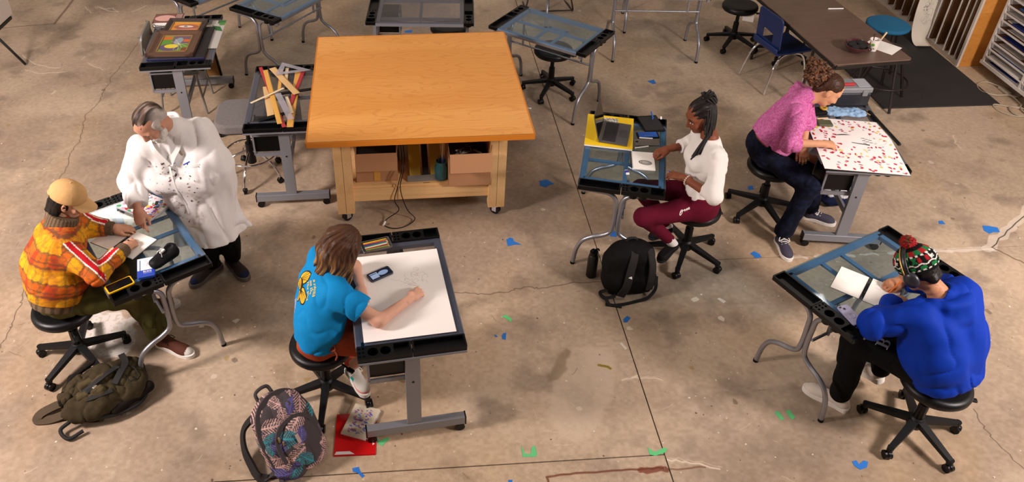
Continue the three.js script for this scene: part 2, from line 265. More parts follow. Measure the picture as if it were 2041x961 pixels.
// a moulded black tray along half of a short end: kind 'long' (one deep trough) or 'cups' (pen holes, two cup wells, a short trough); local x across the tray, z along it, top at y = 0
function trayGeo(kind, flip, len) {
  const w = TRAY, holes = [], wells = [], f = flip ? -1 : 1, rr = (cx, cy, a, b) => { const r = roundRect(a, b, 0.006).getPoints(4); const p = new THREE.Path(); r.reverse().forEach((q, i) => (i ? p.lineTo(q.x + cx, q.y + cy) : p.moveTo(q.x + cx, q.y + cy))); p.closePath(); p.isPath = true; return p; };
  if (kind === 'long') holes.push(rr(0, 0, w - 0.018, len - 0.02));
  else {
    for (const a of [-0.028, 0, 0.028]) for (const b of [0.014, 0.036]) holes.push(circlePath(a, -f * (len / 2 - b), 0.0075));
    for (const b of [0.088, 0.158]) { holes.push(circlePath(0, -f * (len / 2 - b), 0.03)); wells.push(new THREE.CylinderGeometry(0.0315, 0.028, 0.06, 20, 1, true).translate(0, -0.04, f * (len / 2 - b))); wells.push(cyl(0.028, 0.028, 0.003, [0, -0.07, f * (len / 2 - b)])); }
    holes.push(rr(0, f * (len / 2 - 0.055), w - 0.018, 0.09));
  }
  const g = extr(roundRect(w, len, 0.008), 0.03, 0, holes); g.rotateX(-Math.PI / 2); g.translate(0, -0.03, 0);
  const out = [g, ...wells];
  if (kind === 'long') out.push(box(w - 0.006, 0.004, len - 0.006, [0, -0.032, 0])); else out.push(box(w - 0.006, 0.004, 0.1, [0, -0.032, f * -(len / 2 - 0.055)]));
  return out;
}
const BLACK2 = new THREE.MeshPhysicalMaterial({ color: 0x050506, roughness: 0.32, specularIntensity: 0.6, side: THREE.DoubleSide });
// ends: [[user side kind, flip, far side kind, flip] for x = -1, same for x = +1]; user side is +z
function craftTable(kind, label, x, z, turn, h, ends, o = {}) {
  const tubeLegs = kind === 'tube', t = thing('drafting_table', label, 'table', [x, 0, z], turn);
  const steel = tubeLegs ? M.blueSteel : M.greySteel, leg = tubeLegs ? M.silver : M.silverPaint, gx = TW / 2 - TRAY, top = new THREE.Group(); top.name = 'table_top'; t.add(top);
  top.position.y = h;
  part(top, 'glass_pane', rbox(2 * gx + 0.004, 0.006, TD - 0.006, 0.002, [0, -0.004, 0]), tubeLegs ? M.blueGlass : M.greyGlass);
  const y = -0.024, zr = TD / 2 - 0.03, f = [box(2 * gx, 0.03, 0.035, [0, y, zr]), box(2 * gx, 0.03, 0.035, [0, y, -zr]), box(0.035, 0.03, TD - 0.06, [-gx + 0.02, y, 0]), box(0.035, 0.03, TD - 0.06, [gx - 0.02, y, 0])];
  part(top, 'frame', f, steel);
  if (tubeLegs) {   // tilt bracket under the glass
    part(top, 'bracket', [bar([-0.13, y - 0.012, -zr], [-0.13, y - 0.012, zr - 0.2], 0.03, 0.012), bar([0.05, y - 0.012, -zr], [0.05, y - 0.012, zr - 0.2], 0.03, 0.012), bar([-0.15, y - 0.012, zr - 0.2], [0.07, y - 0.012, zr - 0.2], 0.03, 0.012), bar([-gx, y - 0.014, 0.02], [gx, y - 0.014, 0.02], 0.03, 0.015)], steel);
    part(top, 'edge_rail', [box(2 * gx, 0.022, 0.012, [0, -0.03, TD / 2 - 0.004]), box(2 * gx, 0.022, 0.012, [0, -0.03, -TD / 2 + 0.004])], leg);
  } else part(top, 'edge_rail', [box(2 * gx, 0.028, 0.014, [0, -0.026, TD / 2 - 0.005]), box(2 * gx, 0.028, 0.014, [0, -0.026, -TD / 2 + 0.005]), box(0.03, 0.02, TD - 0.08, [0, -0.034, 0])], leg);
  for (const s of [-1, 1]) {
    const [uk, uf, fk, ff] = ends[s > 0 ? 1 : 0], L = TD / 2 - 0.004, xc = s * (TW / 2 - TRAY / 2);
    part(top, 'tray', trayGeo(uk, uf, L).map((g) => g.translate(xc, 0, TD / 4)), BLACK2);
    part(top, 'tray', trayGeo(fk, ff, L).map((g) => g.translate(xc, 0, -TD / 4)), BLACK2);
    if (!tubeLegs) part(top, 'end_trim', box(0.01, 0.012, TD - 0.01, [s * (TW / 2 + 0.001), -0.036, 0]), leg);
  }
  if (tubeLegs) {
    const X = 0.462, H = h;
    for (const s of [-1, 1]) {
      for (const k of [-1, 1]) {
        const l = part(t, 'leg', tube([[s * X, H - 0.065, k * 0.27], [s * X, H - 0.072, k * 0.16], [s * X, H - 0.085, k * 0.07], [s * X, H - 0.13, k * 0.026], [s * X, H - 0.22, k * 0.0175], [s * X, 0.42, k * 0.0175], [s * X, 0.355, k * 0.03], [s * X, 0.315, k * 0.085], [s * X, 0.285, k * 0.16], [s * X, 0.24, k * 0.222], [s * X, 0.16, k * 0.258], [s * X, 0.012, k * 0.276]], 0.0165, 60, false, 12), leg);
        part(l, 'foot_cap', cyl(0.0175, 0.0175, 0.02, [s * X, 0.01, k * 0.277]), M.rubber);
      }
      for (const k of [-1, 1]) part(t, 'leg_mount', box(0.03, 0.035, 0.03, [s * X, H - 0.055, k * 0.27]), leg);
    }
    part(t, 'cross_rod', rod([-X, 0.5, 0.04], [X, 0.5, 0.04], 0.0095), leg);
    for (const s of [-1, 1]) part(t, 'hanger', [bar([s * 0.33, H - 0.04, 0.045], [s * 0.33, 0.49, 0.045], 0.022, 0.012, [1, 0, 0])], leg);
  } else {
    const X = 0.47;
    for (const s of [-1, 1]) {
      part(t, 'post', [box(0.032, h - 0.14, 0.085, [s * X, (h - 0.04 + 0.1) / 2, 0.0])], leg);
      part(t, 'post_screw', cyl(0.007, 0.007, 0.004, [s * (X + 0.017), 0.5, 0.0], [0, 0, Math.PI / 2], 10), M.black);
      const ft = part(t, 'foot', rbox(0.05, 0.062, 0.6, 0.004, [s * X, 0.092, -0.01]), leg);
      for (const k of [-1, 1]) {
        part(ft, 'end_cap', box(0.052, 0.064, 0.008, [s * X, 0.092, -0.01 + k * 0.302]), M.black);
        const c = part(t, 'caster', [cyl(0.029, 0.029, 0.018, [s * X - 0.013, 0.029, -0.01 + k * 0.27], [0, 0, Math.PI / 2]), cyl(0.029, 0.029, 0.018, [s * X + 0.013, 0.029, -0.01 + k * 0.27], [0, 0, Math.PI / 2]), box(0.03, 0.03, 0.035, [s * X, 0.052, -0.01 + k * 0.27])], M.black);
      }
    }
    part(t, 'cross_rail', [box(2 * X, 0.05, 0.02, [0, 0.3, 0]), box(2 * X, 0.03, 0.02, [0, h - 0.08, -0.05])], leg);
    for (const [dx, d] of (o.drawers ?? [1]).map((s) => [s * 0.33, s])) {   // a steel cage with two black drawers hung below the glass on the user's side
      const x0 = dx - 0.11, x1 = dx + 0.11, za = 0.03, zb = 0.25, yb = h - 0.29, yt = h - 0.05, cage = [];
      part(t, 'drawer_cage', [x0, x1].flatMap((xx) => [box(0.014, yt - yb, 0.014, [xx, (yt + yb) / 2, za]), box(0.014, yt - yb, 0.014, [xx, (yt + yb) / 2, zb]), box(0.014, 0.03, zb - za, [xx, yb, (za + zb) / 2]), box(0.014, 0.014, zb - za, [xx, yt - 0.06, (za + zb) / 2])]).concat([box(x1 - x0, 0.014, 0.014, [dx, yb, za]), box(x1 - x0, 0.014, 0.014, [dx, yb, zb])]), leg);
      for (const [y0, y1] of [[yb + 0.02, yt - 0.07], [yt - 0.05, yt - 0.004]]) { const dr = part(t, 'drawer', rbox(x1 - x0 - 0.02, y1 - y0, zb - za - 0.004, 0.004, [dx, (y0 + y1) / 2, (za + zb) / 2 + 0.004]), M.black); part(dr, 'pull', box(0.07, 0.008, 0.012, [dx, y1 - 0.012, zb + 0.008]), M.stoolPlastic); }
    }
  }
  return t;
}
const L4 = ['cups', 0, 'long', 0];
const HP = Math.PI / 2;
const tables = {
  hood: craftTable('tube', 'blue glass drafting table with bent tube legs used by the person in the blue hoodie', 2.56, -3.706, 0.502, 0.786, [['cups', 1, 'long', 0], ['cups', 0, 'long', 0]]),
  plaid: craftTable('tube', 'blue glass drafting table with bent tube legs in front of the bearded man', -2.089, -4.016, 0.64 - HP, 0.786, [['cups', 1, 'cups', 0], ['cups', 1, 'long', 0]]),
  woman: craftTable('tube', 'blue glass drafting table holding the open laptop on a yellow pad', 1.254, -5.089, -0.209 + HP, 0.786, [['cups', 1, 'long', 0], ['long', 0, 'cups', 0]]),
  four: craftTable('tube', 'empty blue glass drafting table with a black stool under it right of the wooden bench', 0.881, -7.201, -0.6 + Math.PI, 0.786, [['cups', 1, 'long', 0], ['cups', 0, 'long', 0]]),
  girl: craftTable('post', 'grey glass drafting table on a single post foot under the large white drawing sheet', -0.336, -3.568, 0.187 - HP, 0.789, [['long', 0, 'cups', 0], ['cups', 0, 'long', 0]]),
  port: craftTable('post', 'grey glass drafting table holding two framed paintings', -2.579, -6.857, 0.137 - HP, 0.789, [['long', 0, 'cups', 0], ['long', 0, 'cups', 1]]),
  rulers: craftTable('post', 'grey glass drafting table heaped with rulers beside the wooden bench', -1.435, -5.857, 0.104 - HP, 0.789, [['cups', 1, 'cups', 1], ['long', 0, 'long', 0]]),
};

// ---------- black swivel stools
const stoolLabel = {};
function makeStool(label, h = 0.5) {
  const t = thing('swivel_stool', label, 'stool', [0, 0, 0], 0, 'black five-legged swivel stools');
  part(t, 'seat', lathe([[0, h - 0.075], [0.15, h - 0.075], [0.183, h - 0.068], [0.196, h - 0.05], [0.198, h - 0.03], [0.19, h - 0.008], [0.165, h], [0.08, h - 0.004], [0, h - 0.006]], [0, 0, 0], 36), M.vinyl);
  part(t, 'seat_plate', [box(0.17, 0.02, 0.12, [0, h - 0.085, 0]), cyl(0.03, 0.03, 0.05, [0, h - 0.11, 0])], M.blackMatte);
  part(t, 'gas_lift', [cyl(0.02, 0.02, h - 0.2, [0, 0.1 + (h - 0.2) / 2, 0]), cyl(0.03, 0.033, h * 0.36, [0, 0.1 + h * 0.18, 0])], M.black);
  const lv = part(t, 'lever', [rod([0.06, h - 0.09, 0.02], [0.2, h - 0.115, 0.06], 0.006), rbox(0.05, 0.014, 0.03, 0.006, [0.215, h - 0.118, 0.065], [0, -0.3, 0])], M.stoolPlastic);
  part(t, 'hub', lathe([[0, 0.08], [0.045, 0.08], [0.05, 0.11], [0.038, 0.16], [0, 0.165]]), M.stoolPlastic);
  for (let k = 0; k < 5; k++) {
    const a = k * Math.PI * 0.4, c = Math.cos(a), s = Math.sin(a);
    const g = new THREE.BoxGeometry(0.25, 0.036, 0.05, 4, 1, 1), P = g.attributes.position;
    for (let i = 0; i < P.count; i++) { const u = (P.getX(i) + 0.125) / 0.25; P.setXYZ(i, 0.03 + P.getX(i) + 0.125, 0.128 - 0.047 * u + P.getY(i) * (1 - 0.25 * u), P.getZ(i) * (1 - 0.35 * u)); }
    g.computeVertexNormals(); g.rotateY(-a);
    part(t, 'base_arm', [g, cyl(0.02, 0.018, 0.034, [0.277 * c, 0.076, 0.277 * s])], M.stoolPlastic);
    const cs = [-1, 1].map((d) => cyl(0.0275, 0.0275, 0.016, [0, 0.0275, d * 0.014], [Math.PI / 2, 0, 0])).concat([sph(0.026, [0.004, 0.034, 0], [1, 1, 0.75], 12)]);
    for (const q of cs) q.rotateY(-a + 0.9 * (k % 3 - 1)).translate(0.285 * c, 0, 0.285 * s);
    part(t, 'caster', cs, M.black);
  }
  return t;
}
const stool0 = makeStool('black round swivel stool under the person in the plaid sweater');
stool0.position.set(-2.5, 0, -3.68); stool0.rotation.y = -0.7;
const STOOLS = [
  ['black round swivel stool under the person in the blue T-shirt', -0.82, -3.4, -0.314],
  ['black round swivel stool under the woman in maroon leggings', 1.77, -4.8, 0.52],
  ['black round swivel stool under the person in the pink shirt', 2.53, -5.37, -0.05],
  ['black round swivel stool under the person in the blue hoodie', 2.81, -3.16, 0.05],
  ['black round swivel stool under the empty blue glass table by the wooden bench', 0.94, -7.36, 0.52],
  ['black swivel stool left of the blue plastic chair, white tag under its seat', 3.13, -8.5, 0.33],
  ['black swivel stool beneath the far grey glass table behind the wooden bench', 0.02, -8.45, 0.3],
];
const stools = STOOLS.map(([l, x, z, a]) => copyOf(stool0, l, [x, 0, z], a));
part(stools[5], 'paper_tag', box(0.12, 0.09, 0.004, [0.03, 0.385, 0.14], [0.2, -0.8, 0]), M.paper);

// ---------- more drafting tables at the back
Object.assign(tables, {
  pink: craftTable('post', 'grey glass drafting table under the poster dotted with red marks', 3.05, -5.4, -0.07 - HP, 0.789, [['long', 0, 'long', 0], ['long', 0, 'cups', 0]]),
  seven: craftTable('post', 'empty grey glass drafting table directly behind the wooden bench', -0.398, -7.585, Math.PI, 0.789, [['long', 0, 'cups', 1], ['long', 0, 'cups', 0]], { drawers: [1] }),
  eight: craftTable('tube', 'empty glass drafting table with silver tube legs behind the rulers table', -1.796, -7.889, 1.03, 0.786, [['cups', 0, 'long', 0], ['cups', 0, 'long', 0]]),
  nine: craftTable('tube', 'glass drafting table behind the framed paintings, mostly beyond the top edge', -2.66, -8.26, 0.93, 0.786, [['long', 0, 'long', 0], ['long', 0, 'cups', 0]]),
  twelve: craftTable('tube', 'drafting table showing only silver legs and a cross rod beside the black stool', 2.15, -8.31, 0, 0.786, [L4, L4]),
  thirteen: craftTable('tube', 'farthest drafting table, only silver feet showing behind the empty blue glass table', 1.51, -9.1, -0.122, 0.786, [L4, L4]),
});
stools[6].position.set(-0.12, 0, -7.86);
copyOf(stool0, 'black swivel base under the brown folding table behind the blue plastic chair', [3.61, 0, -8.23], 0.4);

// ---------- the big wooden bench
function woodTexture(w, h, base, dark, light, seed, gs = 1) {
  return canvas(w, h, (ctx) => pixels(ctx, w, h, (i, j) => {
    const u = i / w * 6, v = j / h * 6, warp = fbm(u * 0.6 + seed, v * 2 + seed, 3) * 2.2, rings = Math.abs(((v * 5.5 * gs + warp * 3.2) % 1) - 0.5) * 2, pore = vnoise(u * 14 + seed, v * 190), band = fbm(u * 0.25 + seed * 3, v * 1.2, 2), plank = NOISE[(Math.floor(v * 0.9) * 37 + seed * 11) & 65535];
    let k = mix3(base, light, smooth(0.3, 0.8, band) * 0.7); k = mix3(k, dark, 0.32 * smooth(0.55, 1, rings) + 0.2 * smooth(0.55, 0.95, pore)); const e = (plank - 0.5) * 10; return [k[0] + e, k[1] + e, k[2] + e];
  }));
}
const oak = new THREE.MeshPhysicalMaterial({ map: tex(woodTexture(1400, 1400, [224, 154, 74], [198, 122, 46], [234, 170, 92], 4), { repeat: [1 / 1.8, 1 / 1.8], offset: [0.5, 0.5] }), roughness: 0.42, clearcoat: 0.25, clearcoatRoughness: 0.35 });
const oakEdge = mat(0xc9771c, 0.45);
const pineTex = woodTexture(512, 512, [222, 178, 122], [196, 146, 88], [234, 196, 144], 9, 0.6);
const pine = new THREE.MeshStandardMaterial({ map: tex(pineTex), roughness: 0.6 });
{
  const t = thing('work_bench', 'large wooden work bench with an orange oak top on pine legs', 'work bench', [-0.358, 0, -5.882], 0.095);
  const top = part(t, 'bench_top', slabXZ([[-0.84, 0.87], [0.84, 0.87], [0.84, -0.87], [-0.84, -0.87]], 0.04, 0.878, 0.003), oak);
  for (const k of [-1, 1]) { part(top, 'edge_band', box(1.69, 0.044, 0.012, [0, 0.899, k * 0.872]), oakEdge); part(top, 'edge_band', box(0.012, 0.044, 1.74, [k * 0.845, 0.899, 0]), oakEdge); }
  for (const sx of [-1, 1]) for (const sz of [-1, 1]) {
    const L = part(t, 'leg', [box(0.065, 0.785, 0.09, [sx * 0.61 - 0.035, 0.485, sz * 0.63]), box(0.065, 0.785, 0.09, [sx * 0.61 + 0.033, 0.485, sz * 0.63])], pine);
    const sw = (g) => g.rotateY(0.9 * sx).translate(sx * 0.61, 0, sz * 0.63); part(t, 'caster', sw(cyl(0.043, 0.043, 0.034, [0, 0.043, 0], [0, 0, Math.PI / 2])), M.black);
    part(t, 'caster_fork', [box(0.006, 0.06, 0.04, [-0.022, 0.06, 0]), box(0.006, 0.06, 0.04, [0.022, 0.06, 0]), box(0.06, 0.008, 0.06, [0, 0.088, 0])].map(sw), M.chrome);
  }
  for (const sz of [-1, 1]) { part(t, 'rail', box(1.09, 0.12, 0.04, [0, 0.25, sz * 0.62]), pine); part(t, 'rail', box(1.09, 0.09, 0.04, [0, 0.83, sz * 0.62]), pine); }
  for (const sx of [-1, 1]) part(t, 'rail', box(0.04, 0.12, 1.2, [sx * 0.56, 0.25, 0]), pine);
  part(t, 'shelf', box(1.16, 0.018, 1.24, [0, 0.319, 0]), pine);
}
const benchAt = (x, y, z) => { const c = Math.cos(0.095), s = Math.sin(0.095); return [-0.358 + c * x + s * z, y, -5.882 - s * x + c * z]; };
function carton(label, p, turn, w, h, d, flapDrop, inside) {
  const t = thing('cardboard_box', label, 'box', p, turn), m = M.card, k = 0.004;
  part(t, 'walls', [box(w, h, k, [0, h / 2, d / 2]), box(w, h, k, [0, h / 2, -d / 2]), box(k, h, d, [w / 2, h / 2, 0]), box(k, h, d, [-w / 2, h / 2, 0]), box(w, k, d, [0, k / 2, 0])], m);
  const f = box(w - 0.004, k, 0.15, [0, 0, 0.075], [flapDrop, 0, 0]); f.translate(0, h, d / 2 + 0.003); part(t, 'flap', f, m);
  for (const s of [-1, 1]) part(t, 'flap', box(k, 0.11, d, [0, 0.055, 0], [0, 0, -s * 0.12]).translate(s * w / 2, h, 0), m);
  inside(t); return t;
}
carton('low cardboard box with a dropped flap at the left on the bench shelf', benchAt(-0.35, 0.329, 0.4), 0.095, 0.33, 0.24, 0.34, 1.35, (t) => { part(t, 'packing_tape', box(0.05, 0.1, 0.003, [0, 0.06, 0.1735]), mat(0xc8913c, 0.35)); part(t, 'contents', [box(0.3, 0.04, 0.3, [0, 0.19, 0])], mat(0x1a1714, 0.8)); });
carton('tall open cardboard box full of cables at the right on the bench shelf', benchAt(0.385, 0.329, 0.47), 0.095, 0.33, 0.27, 0.42, 1.15, (t) => {
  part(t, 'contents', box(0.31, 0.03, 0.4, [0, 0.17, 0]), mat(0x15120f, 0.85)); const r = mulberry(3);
  for (let k = 0; k < 5; k++) part(t, 'cable', tube([0, 1, 2, 3, 4, 5].map((i) => [-0.12 + 0.24 * r(), 0.2 + 0.03 * r(), -0.1 + 0.28 * r()]), 0.005, 40, false, 6), mat([0x8a857a, 0x1b1b1b, 0x4a463e, 0x9c9688, 0x201d1a][k], 0.5));
});
{
  const t = thing('yellow_ruler', 'pair of yellow drafting rules with a black centre strip leaning on the bench shelf', 'ruler', benchAt(0.04, 0.33, 0.5), 0.12);
  const y = mat(0xc2a53a, 0.45, 0.1), tilt = -0.75;
  for (const s of [-1, 1]) part(t, 'blade', box(0.09, 0.006, 0.62, [s * 0.085, 0, -0.28]).rotateX(-tilt).translate(0, 0.02, 0.05), y);
  part(t, 'centre_strip', box(0.05, 0.006, 0.66, [0, 0.002, -0.27]).rotateX(-tilt).translate(0, 0.02, 0.05), M.black);
  part(t, 'head', box(0.3, 0.02, 0.05, [0, 0.008, 0.02]).rotateX(-tilt).translate(0, 0.02, 0.05), mat(0x77736c, 0.4, 0.5));
  part(t, 'hanging_strap', box(0.05, 0.13, 0.004, [0.0, -0.065, 0.115]), M.black);
}
single('white_carton', 'small white carton standing behind the yellow rules on the bench shelf', 'box', [rbox(0.15, 0.3, 0.12, 0.004, [0, 0.15, 0])], mat(0xcfc7c0, 0.7), benchAt(-0.12, 0.329, 0.2), 0.5);
{
  const g = mat(0x2f7f8c, 0.15), p = benchAt(0.165, 0.329, 0.56), t = thing('glass_jar', 'blue glass jar with pens on the bench shelf', 'jar', p, 0);
  part(t, 'jar_body', lathe([[0, 0], [0.045, 0], [0.052, 0.012], [0.053, 0.11], [0.045, 0.135], [0.041, 0.142], [0.042, 0.17], [0.039, 0.17], [0.038, 0.142], [0.048, 0.11], [0.047, 0.014], [0, 0.008]]), phys(0x3f9aa8, 0.08, { transmission: 0.75, thickness: 0.003 }));
  for (const [i, c, dx, dz, h] of [[0, 0x1c2a8c, 0.02, 0.01, 0.23], [1, 0x151515, -0.02, 0.012, 0.22], [2, 0x141a40, -0.005, -0.02, 0.21], [3, 0xd9c9a2, 0.012, -0.018, 0.33]]) { const q = thing(i < 3 ? 'pen' : 'paint_brush', ['blue pen standing in the blue glass jar', 'black pen standing in the blue glass jar', 'dark navy pen standing in the blue glass jar', 'pale wooden brush standing in the blue glass jar'][i], i < 3 ? 'pen' : 'paintbrush', p); part(q, 'barrel', rod([dx * 0.5, 0.014, dz * 0.5], [dx, h - 0.04, dz], 0.006), mat(c, 0.4)); part(q, 'tip', rod([dx, h - 0.04, dz], [dx * 1.1, h, dz * 1.1], 0.0065, 0.004), mat(c, 0.3)); }
}
{
  const pts = [[-0.16, 0.62, 0.3], [-0.15, 0.5, 0.62], [-0.13, 0.33, 0.66], [-0.16, 0.2, 0.67], [-0.13, 0.1, 0.67], [-0.23, 0.02, 0.68], [-0.26, 0.008, 0.73], [-0.18, 0.008, 0.79], [-0.08, 0.008, 0.77], [0.0, 0.02, 0.69], [-0.05, 0.08, 0.67], [-0.09, 0.2, 0.675], [-0.11, 0.33, 0.655], [-0.13, 0.5, 0.61], [-0.14, 0.62, 0.3]].map((p) => benchAt(...p));
  pts.forEach((p, i) => { if (i > 1 && i < 13) p[0] -= 0.06; });
  const t = thing('power_cord', 'thin dark power cord hanging in a loop from the bench shelf to the floor', 'cord', [0, 0, 0]);
  part(t, 'cable', tube(pts, 0.004, 160, false, 7), M.black); const q = benchAt(-0.305, 0.014, 0.7), q2 = benchAt(-0.322, 0.012, 0.745); part(t, 'cord_tag', rod(q, q2, 0.009), M.white);
}
// ---------- chairs and stools at the back
{
  const t = thing('upholstered_stool', 'grey fabric drafting stool with a chrome foot ring beside the rulers table', 'stool', [-1.8, 0, -5.8], 0.12);
  const fab = new THREE.MeshStandardMaterial({ map: tex(canvas(128, 128, (c) => pixels(c, 128, 128, (i, j) => { const v = 112 + 40 * (NOISE[i * 131 + j * 17 & 65535] - 0.5); return [v, v - 6, v - 8]; })), { repeat: [4, 4] }), roughness: 0.95 });
  part(t, 'seat', extr(roundRect(0.43, 0.42, 0.1), 0.05, 0.018).rotateX(-HP).translate(0, 0.59, 0), fab);
  part(t, 'seat_shell', rbox(0.42, 0.03, 0.38, 0.014, [0, 0.558, 0]), M.black);
  part(t, 'column', [cyl(0.018, 0.018, 0.4, [0, 0.36, 0]), cyl(0.035, 0.04, 0.2, [0, 0.25, 0])], M.black);
  part(t, 'foot_ring', [torus(0.22, 0.009, [0, 0.25, 0], [Math.PI / 2, 0, 0], 40)], M.chrome);
  for (let k = 0; k < 5; k++) { const a = k * 1.2566 + 0.5, c = Math.cos(a), s = Math.sin(a); part(t, 'leg', tube([[0.03 * c, 0.27, 0.03 * s], [0.16 * c, 0.22, 0.16 * s], [0.24 * c, 0.14, 0.24 * s], [0.27 * c, 0.06, 0.27 * s]], 0.011, 20), M.chrome); part(t, 'caster', [cyl(0.027, 0.027, 0.03, [0.27 * c, 0.027, 0.27 * s], [Math.PI / 2, a, 0]), sph(0.022, [0.27 * c, 0.04, 0.27 * s])], M.black); }
}
{
  const t = thing('metal_chair', 'grey metal chair tucked under the table with the framed paintings', 'chair', [-2.7, 0, -7.0], -HP + 0.12), m = mat(0x8b8983, 0.4, 0.4);
  part(t, 'seat', rbox(0.4, 0.02, 0.38, 0.009, [0, 0.44, 0]), m);
  part(t, 'backrest', extr(roundRect(0.4, 0.22, 0.06), 0.012, 0.003).rotateX(-0.12).translate(0, 0.74, 0.27), m);
  for (const s of [-1, 1]) { part(t, 'leg', tube([[s * 0.18, 0.84, 0.285], [s * 0.185, 0.6, 0.24], [s * 0.19, 0.44, 0.19], [s * 0.2, 0.01, 0.22]], 0.011, 24), m); part(t, 'leg', rod([s * 0.18, 0.43, -0.16], [s * 0.2, 0.01, -0.2], 0.011), m); }
  for (const z of [0.2, -0.19]) part(t, 'stretcher', rod([-0.195, 0.2, z], [0.195, 0.2, z], 0.008), m);
}
{   // blue moulded chair
  const t = thing('plastic_chair', 'navy blue plastic shell chair with chrome legs pushed under the brown table', 'chair', [3.33, 0, -7.62], -HP + 0.3), m = mat(0x142a5c, 0.35);
  const back = extr(roundRect(0.4, 0.36, 0.05), 0.008, 0.003, [shapeOf([[-0.09, -0.12], [-0.09, -0.02], [0.09, 0.0], [0.09, -0.12]])]);
  const P = back.attributes.position; for (let i = 0; i < P.count; i++) { const x = P.getX(i), y = P.getY(i); P.setXYZ(i, x * (1 - 0.08 * (y + 0.18)), y, P.getZ(i) + 0.35 * x * x - 0.1 * y); } back.computeVertexNormals();
  part(t, 'backrest', back.rotateX(0.0).scale(1, 1, 1).rotateY(Math.PI).translate(0, 0.64, 0.22), m);
  part(t, 'seat', [rbox(0.42, 0.03, 0.42, 0.014, [0, 0.44, 0]), rbox(0.4, 0.06, 0.03, 0.014, [0, 0.47, 0.21])], m);
  for (const s of [-1, 1]) { part(t, 'leg', tube([[s * 0.17, 0.42, 0.0], [s * 0.18, 0.4, 0.12], [s * 0.2, 0.3, 0.2], [s * 0.23, 0.012, 0.26]], 0.011, 24), M.chrome); part(t, 'leg', tube([[s * 0.17, 0.42, 0.0], [s * 0.18, 0.39, -0.12], [s * 0.2, 0.28, -0.17], [s * 0.22, 0.012, -0.2]], 0.011, 24), M.chrome); }
}
{
  const t = thing('folding_table', 'long brown folding table with black legs at the upper right', 'table', [3.645, 0, -7.568], 0.165), b = mat(0x5b463a, 0.38), k = mat(0x120f0e, 0.5);
  part(t, 'table_top', slabXZ([[-0.36, 0.915], [0.36, 0.915], [0.385, 0.89], [0.385, -0.89], [0.36, -0.915], [-0.36, -0.915], [-0.385, -0.89], [-0.385, 0.89]], 0.018, 0.722, 0.003), new THREE.MeshStandardMaterial({ map: tex(canvas(512, 512, (c) => pixels(c, 512, 512, (i, j) => { const e = 16 * (fbm(i / 60, j / 12, 3) - 0.5) + 8 * NOISE[i * 97 + j * 31 & 65535]; return [98 + e, 77 + e, 65 + e]; }))), roughness: 0.4 }));
  for (const q of [-1, 1]) { part(t, 'edge_band', box(0.74, 0.034, 0.012, [0, 0.715, q * 0.912]), k); part(t, 'edge_band', box(0.012, 0.034, 1.8, [q * 0.385, 0.715, 0]), k); }
  part(t, 'apron', box(0.68, 0.05, 1.7, [0, 0.69, 0]), k);
  for (const s of [-1, 1]) { for (const q of [-1, 1]) part(t, 'leg', rod([q * 0.28, 0.69, s * 0.5 - 0.1], [q * 0.3, 0.005, s * 0.52 - 0.1], 0.014), k); part(t, 'leg_brace', [rod([-0.29, 0.4, s * 0.51 - 0.1], [0.29, 0.4, s * 0.51 - 0.1], 0.01), rod([0, 0.4, s * 0.51 - 0.1], [0, 0.66, s * 0.25 - 0.1], 0.008)], k); }
}
function ringStool(name, label, p, h, R, seatMat, ringR, splay) {
  const t = thing(name, label, 'stool', p, 0.5), k = mat(0x241c1a, 0.45, 0.3);
  part(t, 'seat', lathe([[0, h - 0.05], [R - 0.02, h - 0.05], [R, h - 0.035], [R, h - 0.012], [R - 0.02, h], [0, h + 0.004]], null, 36), seatMat);
  for (let i = 0; i < 4; i++) { const a = i * HP + 0.4, c = Math.cos(a), s = Math.sin(a); part(t, 'leg', rod([0.13 * c, h - 0.05, 0.13 * s], [splay * c, 0.005, splay * s], 0.014), k); }
  part(t, 'foot_ring', torus(ringR, 0.01, [0, 0.24, 0], [HP, 0, 0], 40), k);
  return t;
}
ringStool('round_stool', 'teal blue topped round stool right of the brown table', [4.44, 0, -7.78], 0.62, 0.215, mat(0x0f5f86, 0.8), 0.2, 0.22);
ringStool('round_stool', 'dark metal ring stool tucked under the front of the brown table', [4.27, 0, -7.28], 0.58, 0.16, mat(0x2a1f1a, 0.5), 0.25, 0.3);
